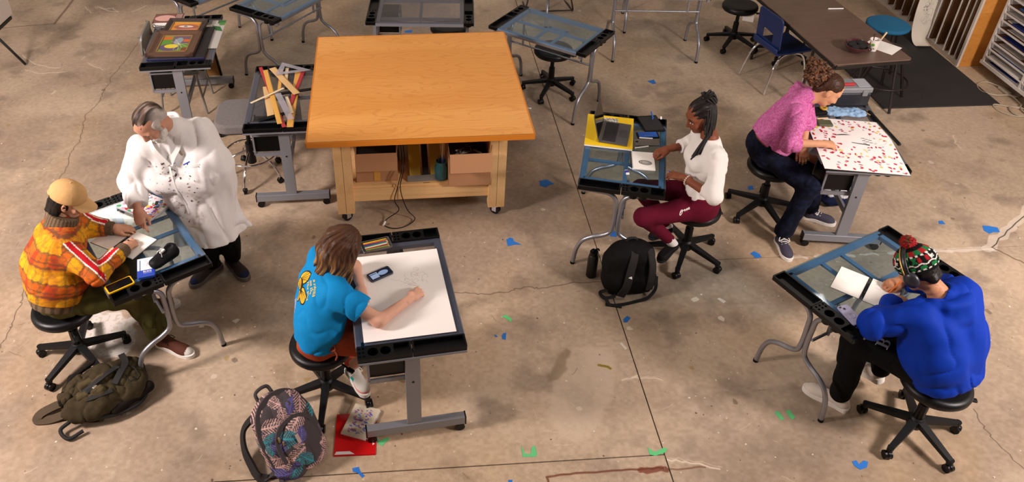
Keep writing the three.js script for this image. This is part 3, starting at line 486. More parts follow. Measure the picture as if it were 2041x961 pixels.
{   // things on the brown table
  const y = 0.744;
  single('sheet_of_paper', 'white sheet of paper on the near corner of the brown table', 'paper', sheet(0.22, 0.28), M.paper, [4.0, y, -6.98], 0.75);
  const bw = thing('bowl', 'dark red ceramic bowl on the brown table', 'bowl', [3.7, y, -6.87]), gl = phys(0x4a2326, 0.15, { clearcoat: 0.8 });
  part(bw, 'bowl_body', lathe([[0, 0], [0.05, 0], [0.06, 0.006], [0.1, 0.04], [0.118, 0.075], [0.113, 0.077], [0.095, 0.046], [0.055, 0.014], [0, 0.01]], null, 36), gl); part(bw, 'handle', torus(0.018, 0.005, [0.1, 0.045, 0.06], [0, 0.6, 0], 16), gl);
  const cl = single('black_cloth', 'crumpled black cloth lying in the red bowl', 'cloth', [0, 1, 2, 3, 4, 5].map((i) => sph(0.035, [0.05 * Math.cos(i * 1.1), 0.062 + 0.012 * (i % 2), 0.045 * Math.sin(i * 1.1)], [1.2, 0.7, 1])), mat(0x14100f, 0.9), [3.7, y, -6.87]);
  const cup = thing('paper_cup', 'white paper cup with orange and green print and a straw on the brown table', 'cup', [3.87, y, -6.9], 0.6);
  const pr = canvas(512, 128, (c) => { c.fillStyle = '#efe6dc'; c.fillRect(0, 0, 512, 128); c.fillStyle = '#f08a1c'; for (const x of [30, 290]) c.fillRect(x, 30, 70, 70); c.fillStyle = '#57a23e'; for (const x of [150, 410]) { c.beginPath(); c.ellipse(x, 48, 28, 16, 0, 0, 7); c.fill(); } c.fillStyle = '#3a2a20'; for (const x of [60, 160, 320, 420]) c.fillRect(x, 88, 34, 10); });
  part(cup, 'cup_body', new THREE.CylinderGeometry(0.045, 0.034, 0.11, 24, 1, true).translate(0, 0.055, 0), new THREE.MeshStandardMaterial({ map: tex(pr), roughness: 0.5, side: THREE.DoubleSide })); part(cup, 'cup_base', cyl(0.034, 0.034, 0.004, [0, 0.004, 0]), M.white); part(cup, 'rim', torus(0.0455, 0.003, [0, 0.11, 0], [HP, 0, 0]), M.white); part(cup, 'straw', rod([-0.01, 0.01, 0], [-0.03, 0.17, -0.01], 0.005), mat(0x4a2a1c, 0.5));
  single('paint_brush', 'pale brush leaning out of the paper cup', 'paintbrush', rod([3.88, y + 0.02, -6.895], [3.99, y + 0.15, -6.97], 0.005, 0.008), mat(0xd9b88c, 0.5));
  single('white_pen', 'white pen lying alone at the back of the brown table', 'pen', rod([3.79, y + 0.006, -7.82], [3.95, y + 0.006, -7.83], 0.006), M.white);
}
// ---------- mat, canvas rack, paper shelves
{
  const R = (u, v) => { const c = Math.cos(ROOM), s = Math.sin(ROOM); return [c * u + s * v, -s * u + c * v]; };
  const mt = single('rubber_mat', 'black rubber floor mat in front of the canvas rack', 'mat', slabXZ([[4.86, -6.7], [6.1, -6.7], [6.1, -8.5], [4.86, -8.5]], 0.012, 0, 0.002), mat(0x262322, 0.75)); mt.rotation.y = ROOM;
  const rack = thing('canvas_rack', 'tall wooden rack with upright dividers for canvases', 'rack', [0, 0, 0], ROOM);
  const ply = new THREE.MeshStandardMaterial({ map: tex(woodTexture(512, 512, [198, 132, 56], [176, 108, 40], [208, 146, 70], 21, 0.35), { repeat: [0.7, 0.7] }), roughness: 0.55 }), edge = mat(0xc9bdb0, 0.7), inner = mat(0x6b4424, 0.7);
  const F = 6.14, B = 7.3, H = 2.3, Ve = -7.53;
  const end = extr([[0, 0], [B - F - 0.012, 0], [B - F - 0.012, H], [0, H]], 0.02); part(rack, 'end_panel', end.translate(F + 0.012, 0, Ve - 0.02), ply);
  part(rack, 'end_edge', box(0.024, H, 0.032, [F, H / 2, Ve - 0.01]), edge);
  part(rack, 'bottom_board', box(B - F, 0.04, 3.0, [(F + B) / 2 + 0.012, 0.02, Ve - 1.55]), edge);
  part(rack, 'back_panel', box(0.02, H, 3.0, [B, H / 2, Ve - 1.55]), inner);
  const cuts = [0.1, 0.2, 0.31, 0.47, 0.62, 0.78, 0.93, 1.08, 1.25, 1.42, 1.58, 1.75, 1.92, 2.1, 2.4, 2.7];
  for (const c of cuts) { const d = part(rack, 'divider', box(B - F - 0.03, H - 0.05, 0.012, [(F + B) / 2 + 0.01, H / 2 + 0.02, Ve - c]), inner); part(d, 'divider_edge', box(0.012, H - 0.05, 0.012, [F, H / 2 + 0.02, Ve - c]), edge); }
  const r = mulberry(19), cols = [0x15110f, 0x3a2a20, 0x101418, 0x5c5348, 0x2a1a14, 0x6a7880, 0x8a7a66, 0x191512, 0x40342a, 0xb8aa98], names = ['black', 'brown', 'dark blue', 'grey brown', 'dark red brown', 'grey blue', 'tan', 'black', 'umber', 'cream'];
  const place = ['first', 'second', 'third', 'fourth', 'fifth', 'sixth', 'seventh', 'eighth', 'ninth', 'tenth', 'eleventh', 'twelfth', 'thirteenth', 'fourteenth', 'fifteenth'];
  let prev = 0; cuts.slice(0, 14).forEach((c, i) => {
    const w = c - prev - 0.016, n = w > 0.12 ? 2 : 1;
    for (let k = 0; k < n; k++) { const ci = (i * 3 + k * 4) % 10, h = 0.9 + r() * 1.1, tk = 0.018 + r() * 0.012, z = Ve - prev - 0.012 - (k + 0.5) * w / n, lab = `${names[ci]} canvas board in the ${place[i]} rack slot from the orange panel` + (n > 1 ? (k ? ', far one' : ', near one') : ''); const q = thing('canvas_board', lab, 'canvas', [0, 0, 0], ROOM, 'canvases standing in the rack'); const dp = 0.8; part(q, 'board', box(dp, h, tk, [F + 0.04 + 0.1 * r() + dp / 2, 0.04 + h / 2, z]), mat(cols[ci], 0.75)); }
    prev = c;
  });
  // large curling sheet leaning in front of the rack
  {
    const prof = [[-8.225, 1.6], [-8.225, 1.0], [-8.22, 0.6], [-8.205, 0.32], [-8.17, 0.16], [-8.12, 0.07], [-8.06, 0.03], [-8.0, 0.024], [-7.97, 0.04]], c = new THREE.CatmullRomCurve3(prof.map((p) => V(p[0], p[1], 0))).getPoints(40), P = [], UV = [], I = [];
    c.forEach((p, i) => { for (let k = 0; k <= 6; k++) { const u = 5.92 + 0.3 * k / 6; P.push(u, Math.max(0.02, p.y) + (p.y > 0.06 ? 0 : k > 4 ? 0.03 : 0), Math.min(p.x, u > 6.11 ? -8.18 : 9) + 0.012 * Math.sin(k / 6 * Math.PI)); UV.push(k / 6, i / 40); } });
    for (let i = 0; i < 40; i++) for (let k = 0; k < 6; k++) { const a = i * 7 + k; I.push(a, a + 1, a + 7, a + 1, a + 8, a + 7); }
    const g = new THREE.BufferGeometry(); g.setAttribute('position', new THREE.Float32BufferAttribute(P, 3)); g.setAttribute('uv', new THREE.Float32BufferAttribute(UV, 2)); g.setIndex(I); g.computeVertexNormals();
    const dr = canvas(256, 1024, (x) => { x.fillStyle = '#d9cdbd'; x.fillRect(0, 0, 256, 1024); x.strokeStyle = 'rgba(90,84,80,0.45)'; x.lineWidth = 2; const q = mulberry(8); for (let i = 0; i < 26; i++) { x.beginPath(); x.ellipse(70 + q() * 120, 560 + q() * 220, 8 + q() * 30, 5 + q() * 18, q() * 3, 0, 5); x.stroke(); } x.fillStyle = 'rgba(60,56,54,0.5)'; for (let i = 0; i < 6; i++) x.fillRect(60 + q() * 40, 660 + q() * 40, 9, 7); });
    const s = single('drawing_sheet', 'large curling cream drawing sheet leaning against the canvas rack', 'paper', g, new THREE.MeshStandardMaterial({ map: tex(dr), roughness: 0.85, side: THREE.DoubleSide })); s.rotation.y = ROOM;
  }
  // flat paper shelves
  const sh = thing('paper_shelf', 'white edged flat paper storage shelf full of sheets at the right edge', 'shelf', [0, 0, 0], ROOM), wh = mat(0xd6cec6, 0.6), f0 = 6.27, f1 = 6.85, v0 = -7.38, v1 = -5.9, vm = -6.76, yb = 0.14, sp = 0.083, N = 17, top = yb + sp * N;
  part(sh, 'side_panel', box(f1 - f0, top - yb, 0.03, [(f0 + f1) / 2, (top + yb) / 2, v0 + 0.015]), wh); part(sh, 'side_panel', box(f1 - f0, top - yb, 0.03, [(f0 + f1) / 2, (top + yb) / 2, v1]), wh); part(sh, 'middle_panel', box(f1 - f0, top - yb, 0.025, [(f0 + f1) / 2, (top + yb) / 2, vm]), wh); part(sh, 'back_panel', box(0.01, top - yb, v1 - v0, [f1, (top + yb) / 2, (v0 + v1) / 2]), inner);
  part(sh, 'bottom_board', box(f1 - f0 + 0.004, 0.035, v1 - v0 + 0.03, [(f0 + f1) / 2, yb, (v0 + v1) / 2]), wh); part(sh, 'top_board', box(f1 - f0, 0.03, v1 - v0 + 0.03, [(f0 + f1) / 2, top, (v0 + v1) / 2]), wh);
  for (let i = 1; i < N; i++) for (const [a, b] of [[v0 + 0.03, vm - 0.012], [vm + 0.012, v1 - 0.015]]) { const s = part(sh, 'shelf_board', box(f1 - f0 - 0.02, 0.009, b - a, [(f0 + f1) / 2 + 0.012, yb + i * sp, (a + b) / 2]), inner); part(s, 'shelf_edge', box(0.012, 0.014, b - a, [f0 + 0.004, yb + i * sp, (a + b) / 2]), wh); }
  for (const a of [v0 + 0.05, v1 - 0.05]) for (const b of [f0 + 0.25, f1 - 0.05]) part(sh, 'foot', cyl(0.025, 0.025, 0.125, [b, 0.0625, a]), M.black);
  const ord = ['lowest', 'second lowest', 'third lowest', 'fourth lowest', 'fifth lowest', 'sixth lowest', 'seventh lowest', 'eighth lowest', 'ninth lowest', 'tenth lowest', 'eleventh lowest', 'twelfth lowest'], q = mulberry(44);
  for (let i = 0; i < 12; i++) {
    const y = yb + (i ? i * sp + 0.005 : 0.018), n = 1 + (q() * 2.2 | 0); let yy = y;
    for (let k = 0; k < n; k++) { const th = 0.002 + q() * q() * 0.016, c = [[0xd8d0c6, 'cream'], [0xe4dfd8, 'white'], [0x1c2a78, 'navy blue'], [0xb8aea2, 'beige'], [0x2c5a92, 'blue'], [0xcfc7bc, 'pale grey']][(i * 5 + k * 2) % 6], w = 0.32 + 0.22 * q(); const s = single('paper_sheet', `${c[1]} sheet ${k ? (k > 1 ? 'third up' : 'second up') : 'flat'} on the ${ord[i]} shelf of the paper storage`, 'paper', box(0.5, th, w, [f0 + 0.26 + 0.04 * q(), yy + th / 2 + 0.0005, v0 + 0.04 + w / 2 + (0.55 - w) * q()]), mat(c[0], 0.8), null, 0, 'sheets on the paper shelves'); s.rotation.y = ROOM; yy += th + 0.001; }
  }
  // cable on the floor
  const pt = [[1957, 0], [0, 0]];
  const cb = thing('extension_cord', 'beige extension cord coiled on the floor below the paper shelves', 'cord', [0, 0, 0]), bg = mat(0xa89a84, 0.6);
  part(cb, 'cable', tube([[5.72, 0.02, -7.53], [5.62, 0.008, -7.66], [5.5, 0.008, -7.6], [5.47, 0.008, -7.45], [5.58, 0.008, -7.38], [5.72, 0.014, -7.36], [5.74, 0.008, -7.22], [5.73, 0.008, -7.1], [5.6, 0.008, -7.14], [5.45, 0.01, -7.18], [5.44, 0.008, -7.06], [5.55, 0.008, -6.96], [5.68, 0.01, -6.97], [5.7, 0.016, -7.1], [5.58, 0.016, -7.12], [5.56, 0.012, -7.0], [5.72, 0.01, -6.93], [5.9, 0.012, -6.95], [5.98, 0.012, -7.1], [5.86, 0.014, -7.2], [5.7, 0.02, -7.14], [5.68, 0.016, -7.0], [5.85, 0.012, -6.86], [6.02, 0.01, -6.95], [6.0, 0.014, -7.25], [5.88, 0.014, -7.38], [5.76, 0.016, -7.33], [5.7, 0.018, -7.4]], 0.0075, 260, false, 8), bg);
  part(cb, 'plug', [rbox(0.045, 0.032, 0.16, 0.01, [0, 0, 0]).rotateY(0.12).translate(5.71, 0.018, -7.46)], bg);
}
// ---------- easel at the left edge, metal sled chair at the back, leaning board
{
  const t = thing('easel', 'black metal easel cut off by the left edge', 'easel', [0, 0, 0]), k = mat(0x0d0b0b, 0.4);
  part(t, 'leg', rod([-4.695, 0.01, -7.79], [-5.22, 0.95, -7.72], 0.014), k); part(t, 'leg', rod([-5.6, 0.01, -7.2], [-5.24, 0.95, -7.66], 0.014), k); part(t, 'leg', rod([-5.7, 0.01, -8.3], [-5.28, 1.0, -7.74], 0.014), k);
  part(t, 'mast', rod([-5.24, 0.75, -7.7], [-5.3, 1.75, -7.74], 0.013), k); part(t, 'ledge', [box(0.08, 0.03, 0.5, [-4.68, 0.582, -7.49]), rod([-5.2, 0.75, -7.7], [-4.7, 0.58, -7.5], 0.012)], k); part(t, 'brace', tube([[-4.95, 0.48, -7.76], [-4.8, 0.55, -7.7], [-5.1, 0.62, -7.6]], 0.01, 20), k);
  const c = single('white_canvas', 'white stretched canvas on the easel at the left edge', 'canvas', rbox(0.6, 0.8, 0.035, 0.004, [0, 0.4, 0]), mat(0xd9cfc6, 0.8), [-4.665, 0.6, -7.49], HP);
}
{
  const t = thing('sled_chair', 'dark metal sled-legged chair at the top edge behind the empty blue table', 'chair', [1.06, 0, -9.62], 0.1), k = mat(0x2c211b, 0.5, 0.3);
  for (const s of [-1, 1]) part(t, 'leg_frame', tube([[s * 0.2, 0.44, 0.2], [s * 0.3, 0.02, 0.3], [s * 0.28, 0.012, 0.1], [s * 0.25, 0.012, -0.2], [s * 0.2, 0.44, -0.2]], 0.01, 40), k);
  part(t, 'floor_bar', rod([-0.29, 0.014, 0.29], [0.29, 0.014, 0.29], 0.009), k); part(t, 'seat', rbox(0.42, 0.02, 0.42, 0.009, [0, 0.45, 0]), k); part(t, 'backrest', rbox(0.42, 0.3, 0.016, 0.007, [0, 0.74, -0.22]), k);
}
{
  const t = thing('leaning_board', 'brown board with a black edge leaning under the framed paintings table', 'board', [-2.67, 0, -7.53], 0.06); const g = box(0.28, 0.46, 0.012, [0, 0.23, 0], [0.3, 0, 0]);
  part(t, 'board', g, mat(0x8a6231, 0.6)); part(t, 'edge_frame', [box(0.022, 0.46, 0.018, [0.142, 0.23, 0], [0.3, 0, 0]), box(0.022, 0.46, 0.018, [-0.142, 0.23, 0], [0.3, 0, 0]), box(0.3, 0.02, 0.018, [0, 0.452, 0.066], [0.3, 0, 0])], M.black);
}
single('cotton_swab', 'white stick on the floor right of the wooden bench', 'stick', [rod([0.55, 0.006, -7.02], [0.71, 0.006, -7.0], 0.004), sph(0.009, [0.71, 0.007, -7.0], [1.6, 0.7, 1])], M.white);
// ---------- torn tape on the floor
{
  const BL = mat(0x1f6fc4, 0.7), GR = mat(0x5fc47c, 0.7), WH = mat(0xd8cfc0, 0.8);
  const T = [
    ['blue', 'torn blue tape with a hole, in the open floor right of the drawing table', [[0.388, -4.962], [0.417, -4.988], [0.441, -4.982], [0.447, -4.945], [0.509, -4.903], [0.453, -4.902], [0.397, -4.883]]], ['blue', 'torn blue tape behind the black backpack', [[1.222, -5.072], [1.258, -5.098], [1.296, -5.055], [1.273, -5.01], [1.227, -5.022]]],
    ['blue', 'torn blue tape right of the wooden bench leg', [[0.712, -5.767], [0.78, -5.791], [0.841, -5.725], [0.791, -5.709], [0.762, -5.672], [0.711, -5.7]]], ['blue', 'small blue tape scrap beside the long floor joint', [[1.186, -4.098], [1.22, -4.133], [1.242, -4.113], [1.21, -4.069], [1.185, -4.068]]],
    ['blue', 'narrow blue tape scrap nearest the drawing table corner', [[0.314, -3.925], [0.326, -3.948], [0.347, -3.958], [0.341, -3.888], [0.317, -3.897]]], ['blue', 'tiny blue tape crumb left of the narrow blue scrap', [[0.262, -3.938], [0.276, -3.934], [0.286, -3.915], [0.269, -3.915]]],
    ['blue', 'curved blue tape left of the dark blue sneaker', [[2.298, -4.827], [2.339, -4.858], [2.372, -4.822], [2.377, -4.787], [2.326, -4.774], [2.313, -4.809]]], ['blue', 'large blue tape piece near the white diagonal floor crack', [[4.324, -5.215], [4.379, -5.209], [4.435, -5.191], [4.425, -5.132], [4.371, -5.131], [4.328, -5.111], [4.302, -5.149]]],
    ['blue', 'small blue tape piece left of the large one by the white crack', [[3.985, -5.267], [4.022, -5.275], [4.025, -5.228], [3.974, -5.228]]], ['blue', 'U-shaped blue tape below the stool of the blue hoodie', [[2.372, -2.948], [2.402, -2.956], [2.406, -2.928], [2.445, -2.956], [2.468, -2.946], [2.446, -2.908], [2.398, -2.891], [2.375, -2.918]]],
    ['blue', 'torn blue tape at the bottom edge right of the patterned backpack', [[-0.605, -2.86], [-0.568, -2.87], [-0.556, -2.84], [-0.526, -2.811], [-0.54, -2.797], [-0.569, -2.83], [-0.597, -2.836]]], ['blue', 'small blue tape beyond the laptop in the upper middle floor', [[1.994, -7.599], [2.07, -7.634], [2.082, -7.558], [2.046, -7.535]]],
    ['blue', 'blue tape under the glass table behind the bench', [[-0.663, -8.744], [-0.564, -8.774], [-0.572, -8.707], [-0.643, -8.705]]], ['blue', 'blue tape corner cut off by the bottom edge', [[0.311, -2.795], [0.335, -2.796], [0.334, -2.76], [0.311, -2.76]]], ['blue', 'blue tape among the stool legs of the pink shirt', [[2.531, -5.722], [2.58, -5.738], [2.571, -5.679], [2.525, -5.671]]],
    ['green', 'hooked green tape right of the drawing table', [[0.317, -4.113], [0.357, -4.128], [0.392, -4.089], [0.383, -4.055], [0.356, -4.089]]], ['green', 'U-shaped green tape in the lower middle floor', [[0.4, -3.03], [0.411, -3.005], [0.418, -2.974], [0.454, -2.971], [0.463, -3.02], [0.483, -3.035], [0.49, -2.968], [0.483, -2.954], [0.405, -2.952]]],
    ['green', 'V-shaped green tape where the floor joints cross', [[1.166, -3.03], [1.202, -2.995], [1.253, -3.024], [1.285, -3.028], [1.269, -2.996], [1.201, -2.97], [1.169, -2.977]]], ['green', 'green tape beside the red folder', [[-0.476, -3.068], [-0.456, -3.054], [-0.427, -3.072], [-0.403, -3.08], [-0.405, -3.061], [-0.43, -3.036], [-0.441, -3.014], [-0.467, -3.035]]],
    ['green', 'left of two green tape strips before the white sneaker', [[2.017, -3.302], [2.048, -3.31], [2.063, -3.249], [2.039, -3.241]]], ['green', 'right of two green tape strips before the white sneaker', [[2.094, -3.315], [2.119, -3.323], [2.138, -3.265], [2.113, -3.246], [2.099, -3.272]]],
    ['white', 'cream tape scrap left of the long floor joint', [[1.125, -3.868], [1.141, -3.877], [1.17, -3.823], [1.154, -3.809]]], ['white', 'cream tape scrap right of the black backpack', [[1.91, -4.318], [1.931, -4.329], [1.97, -4.293], [1.946, -4.272]]], ['white', 'white tape scrap right of the plaid sweater table', [[-1.589, -4.037], [-1.553, -4.062], [-1.535, -4.048], [-1.556, -4.013]]]];
  for (const [c, l, p] of T) single('tape_scrap', l, 'tape', slabXZ(p, 0.0015, 0.0005), { blue: BL, green: GR, white: WH }[c], null, 0, 'torn tape on the floor');
}

// ---------- bodies: distance fields of tapered capsules and ellipsoids, joined smoothly and meshed
function noise3(x, y, z) {
  const zi = Math.floor(z), f = z - zi, t = f * f * (3 - 2 * f);
  return vnoise(x + zi * 37.7, y + zi * 17.3) * (1 - t) + vnoise(x + (zi + 1) * 37.7, y + (zi + 1) * 17.3) * t;
}
const cap = (a, b, ra, rb = ra, o = {}) => ({ t: 0, a, b, ra, rb, ...o });
const ell = (c, r, M4, o = {}) => ({ t: 1, c, r, m: M4, ...o });   // M4: optional orientation (array of three axes)
function bounds(p) {
  if (p.t === 2) { const r = Math.max(...p.r0, ...p.r1); return [[Math.min(p.a[0], p.b[0]) - r, Math.max(p.a[0], p.b[0]) + r], [p.b[1] - 0.01, p.a[1] + 0.01], [Math.min(p.a[2], p.b[2]) - r, Math.max(p.a[2], p.b[2]) + r]]; }
  if (p.t === 0) { const r = Math.max(p.ra, p.rb); return [0, 1, 2].map((i) => [Math.min(p.a[i], p.b[i]) - r, Math.max(p.a[i], p.b[i]) + r]); }
  const r = Math.max(...p.r); return [0, 1, 2].map((i) => [p.c[i] - r, p.c[i] + r]);
}
function dist(p, x, y, z) {
  let d;
  if (p.t === 2) {   // upright elliptic cone from a (top) to b (bottom)
    const h = clamp((p.a[1] - y) / (p.a[1] - p.b[1])), cx = p.a[0] + (p.b[0] - p.a[0]) * h, cz = p.a[2] + (p.b[2] - p.a[2]) * h, rx = p.r0[0] + (p.r1[0] - p.r0[0]) * h, rz = p.r0[1] + (p.r1[1] - p.r0[1]) * h, u = (x - cx) / rx, w = (z - cz) / rz;
    d = Math.max((Math.hypot(u, w) - 1) * Math.min(rx, rz), y - p.a[1], p.b[1] - y);
  } else if (p.t === 0) {
    const ax = x - p.a[0], ay = y - p.a[1], az = z - p.a[2], bx = p.b[0] - p.a[0], by = p.b[1] - p.a[1], bz = p.b[2] - p.a[2];
    const h = Math.min(1, Math.max(0, (ax * bx + ay * by + az * bz) / (bx * bx + by * by + bz * bz + 1e-12)));
    d = Math.hypot(ax - bx * h, ay - by * h, az - bz * h) - (p.ra + (p.rb - p.ra) * h);
  } else {
    let u = x - p.c[0], v = y - p.c[1], w = z - p.c[2];
    if (p.m) { const m = p.m, a = u * m[0][0] + v * m[0][1] + w * m[0][2], b = u * m[1][0] + v * m[1][1] + w * m[1][2], c = u * m[2][0] + v * m[2][1] + w * m[2][2]; u = a; v = b; w = c; }
    const k0 = Math.hypot(u / p.r[0], v / p.r[1], w / p.r[2]), k1 = Math.hypot(u / (p.r[0] * p.r[0]), v / (p.r[1] * p.r[1]), w / (p.r[2] * p.r[2]));
    d = k1 > 1e-9 ? k0 * (k0 - 1) / k1 : -Math.min(...p.r);
  }
  if (p.clip) for (const [q, n] of p.clip) d = Math.max(d, (x - q[0]) * n[0] + (y - q[1]) * n[1] + (z - q[2]) * n[2]);
  return d;
}
// opts: k blend, warp(x,y,z) added to the field, clips [[point, outward normal]], cut: prims removed, colour(p, n) -> [r,g,b] linear
function fieldMesh(prims, cell, o = {}) {
  const K = o.k ?? 0.03, lo = [9, 9, 9], hi = [-9, -9, -9], pad = cell * 2.5 + (o.pad ?? 0.006);
  for (const p of prims) bounds(p).forEach((b, i) => { lo[i] = Math.min(lo[i], b[0] - pad); hi[i] = Math.max(hi[i], b[1] + pad); });
  const n = [0, 1, 2].map((i) => Math.ceil((hi[i] - lo[i]) / cell) + 1), [nx, ny, nz] = n, F = new Float32Array(nx * ny * nz).fill(0.12);
  const run = (p, op, ext) => {
    const b = bounds(p), r = [0, 1, 2].map((i) => [Math.max(0, Math.floor((b[i][0] - ext - lo[i]) / cell)), Math.min(n[i] - 1, Math.ceil((b[i][1] + ext - lo[i]) / cell))]);
    for (let k = r[2][0]; k <= r[2][1]; k++) for (let j = r[1][0]; j <= r[1][1]; j++) { let q = (k * ny + j) * nx + r[0][0]; const y = lo[1] + j * cell, z = lo[2] + k * cell; for (let i = r[0][0]; i <= r[0][1]; i++, q++) F[q] = op(F[q], dist(p, lo[0] + i * cell, y, z)); }
  };
  for (const p of prims) { const kk = p.k ?? K; run(p, (f, d) => { const h = Math.max(kk - Math.abs(f - d), 0) / kk; return Math.min(f, d) - h * h * kk * 0.25; }, kk + cell * 3); }
  for (const p of o.cut ?? []) run(p, (f, d) => Math.max(f, -d), cell * 2);
  if (o.warp || o.clips) for (let k = 0, q = 0; k < nz; k++) for (let j = 0; j < ny; j++) for (let i = 0; i < nx; i++, q++) if (F[q] < 0.06) {
    const x = lo[0] + i * cell, y = lo[1] + j * cell, z = lo[2] + k * cell;
    if (o.warp && F[q] > -0.05) F[q] += o.warp(x, y, z);
    if (o.clips) for (const [c, m] of o.clips) F[q] = Math.max(F[q], (x - c[0]) * m[0] + (y - c[1]) * m[1] + (z - c[2]) * m[2]);
  }
  // surface nets
  const id = new Int32Array(nx * ny * nz).fill(-1), P = [], I = [], sx = 1, sy = nx, sz = nx * ny, off = [0, sx, sy, sx + sy, sz, sx + sz, sy + sz, sx + sy + sz], E = [[0, 1], [0, 2], [0, 4], [1, 3], [1, 5], [2, 3], [2, 6], [3, 7], [4, 5], [4, 6], [5, 7], [6, 7]];
  for (let k = 0; k < nz - 1; k++) for (let j = 0; j < ny - 1; j++) for (let i = 0; i < nx - 1; i++) {
    const q = (k * ny + j) * nx + i; let m = 0; for (let c = 0; c < 8; c++) if (F[q + off[c]] < 0) m |= 1 << c;
    if (m === 0 || m === 255) continue;
    let x = 0, y = 0, z = 0, c = 0;
    for (const [a, b] of E) { const A = F[q + off[a]], B = F[q + off[b]]; if ((A < 0) === (B < 0)) continue; const t = A / (A - B); x += (a & 1) + t * ((b & 1) - (a & 1)); y += (a >> 1 & 1) + t * ((b >> 1 & 1) - (a >> 1 & 1)); z += (a >> 2 & 1) + t * ((b >> 2 & 1) - (a >> 2 & 1)); c++; }
    id[q] = P.length / 3; P.push(lo[0] + (i + x / c) * cell, lo[1] + (j + y / c) * cell, lo[2] + (k + z / c) * cell);
  }
  for (let k = 1; k < nz - 1; k++) for (let j = 1; j < ny - 1; j++) for (let i = 1; i < nx - 1; i++) {
    const q = (k * ny + j) * nx + i, s = F[q] < 0;
    for (const [d, a, b] of [[sx, sy, sz], [sy, sz, sx], [sz, sx, sy]]) { if (s === (F[q + d] < 0)) continue; const v0 = id[q], v1 = id[q - a], v2 = id[q - a - b], v3 = id[q - b]; if (v0 < 0 || v1 < 0 || v2 < 0 || v3 < 0) continue; if (s) I.push(v0, v1, v2, v0, v2, v3); else I.push(v0, v2, v1, v0, v3, v2); }
  }
  const g = new THREE.BufferGeometry(); g.setAttribute('position', new THREE.Float32BufferAttribute(P, 3)); g.setIndex(I); g.computeVertexNormals();
  if (o.colour) { const C = new Float32Array(P.length), N = g.attributes.normal; for (let i = 0; i < P.length; i += 3) { const c = o.colour([P[i], P[i + 1], P[i + 2]], [N.array[i], N.array[i + 1], N.array[i + 2]]); C[i] = c[0]; C[i + 1] = c[1]; C[i + 2] = c[2]; } g.setAttribute('color', new THREE.BufferAttribute(C, 3)); }
  return g;
}
const lin = (hex) => { const c = new THREE.Color(hex); return [c.r, c.g, c.b]; };
const add = (a, b, s = 1) => [a[0] + b[0] * s, a[1] + b[1] * s, a[2] + b[2] * s];
const sub = (a, b) => [a[0] - b[0], a[1] - b[1], a[2] - b[2]];
const lerp3 = (a, b, t) => add(a, sub(b, a), t);
const dot3 = (a, b) => a[0] * b[0] + a[1] * b[1] + a[2] * b[2];
const len3 = (a) => Math.hypot(...a);
const unit = (a) => { const l = len3(a) || 1; return [a[0] / l, a[1] / l, a[2] / l]; };
const cross3 = (a, b) => [a[1] * b[2] - a[2] * b[1], a[2] * b[0] - a[0] * b[2], a[0] * b[1] - a[1] * b[0]];
// frame: z along dir, y as near to up as it can be
function frame(o, dir, up) { const z = unit(dir), x = unit(cross3(up, z)), y = cross3(z, x); return { o, x, y, z, axes: [x, y, z], at: (a, b, c) => [o[0] + x[0] * a + y[0] * b + z[0] * c, o[1] + x[1] * a + y[1] * b + z[1] * c, o[2] + x[2] * a + y[2] * b + z[2] * c], inv: (p) => { const d = sub(p, o); return [dot3(d, x), dot3(d, y), dot3(d, z)]; } }; }
function withColour(g, c) { const n = g.attributes.position.count, C = new Float32Array(n * 3); for (let i = 0; i < n; i++) C.set(c, i * 3); g.setAttribute('color', new THREE.BufferAttribute(C, 3)); return g; }
function joinMesh(list) { return mergeGeometries(list.map((g) => { const h = g.index ? g : mergeVertices(g); for (const k of Object.keys(h.attributes)) if (!['position', 'normal', 'color'].includes(k)) h.deleteAttribute(k); return h; })); }

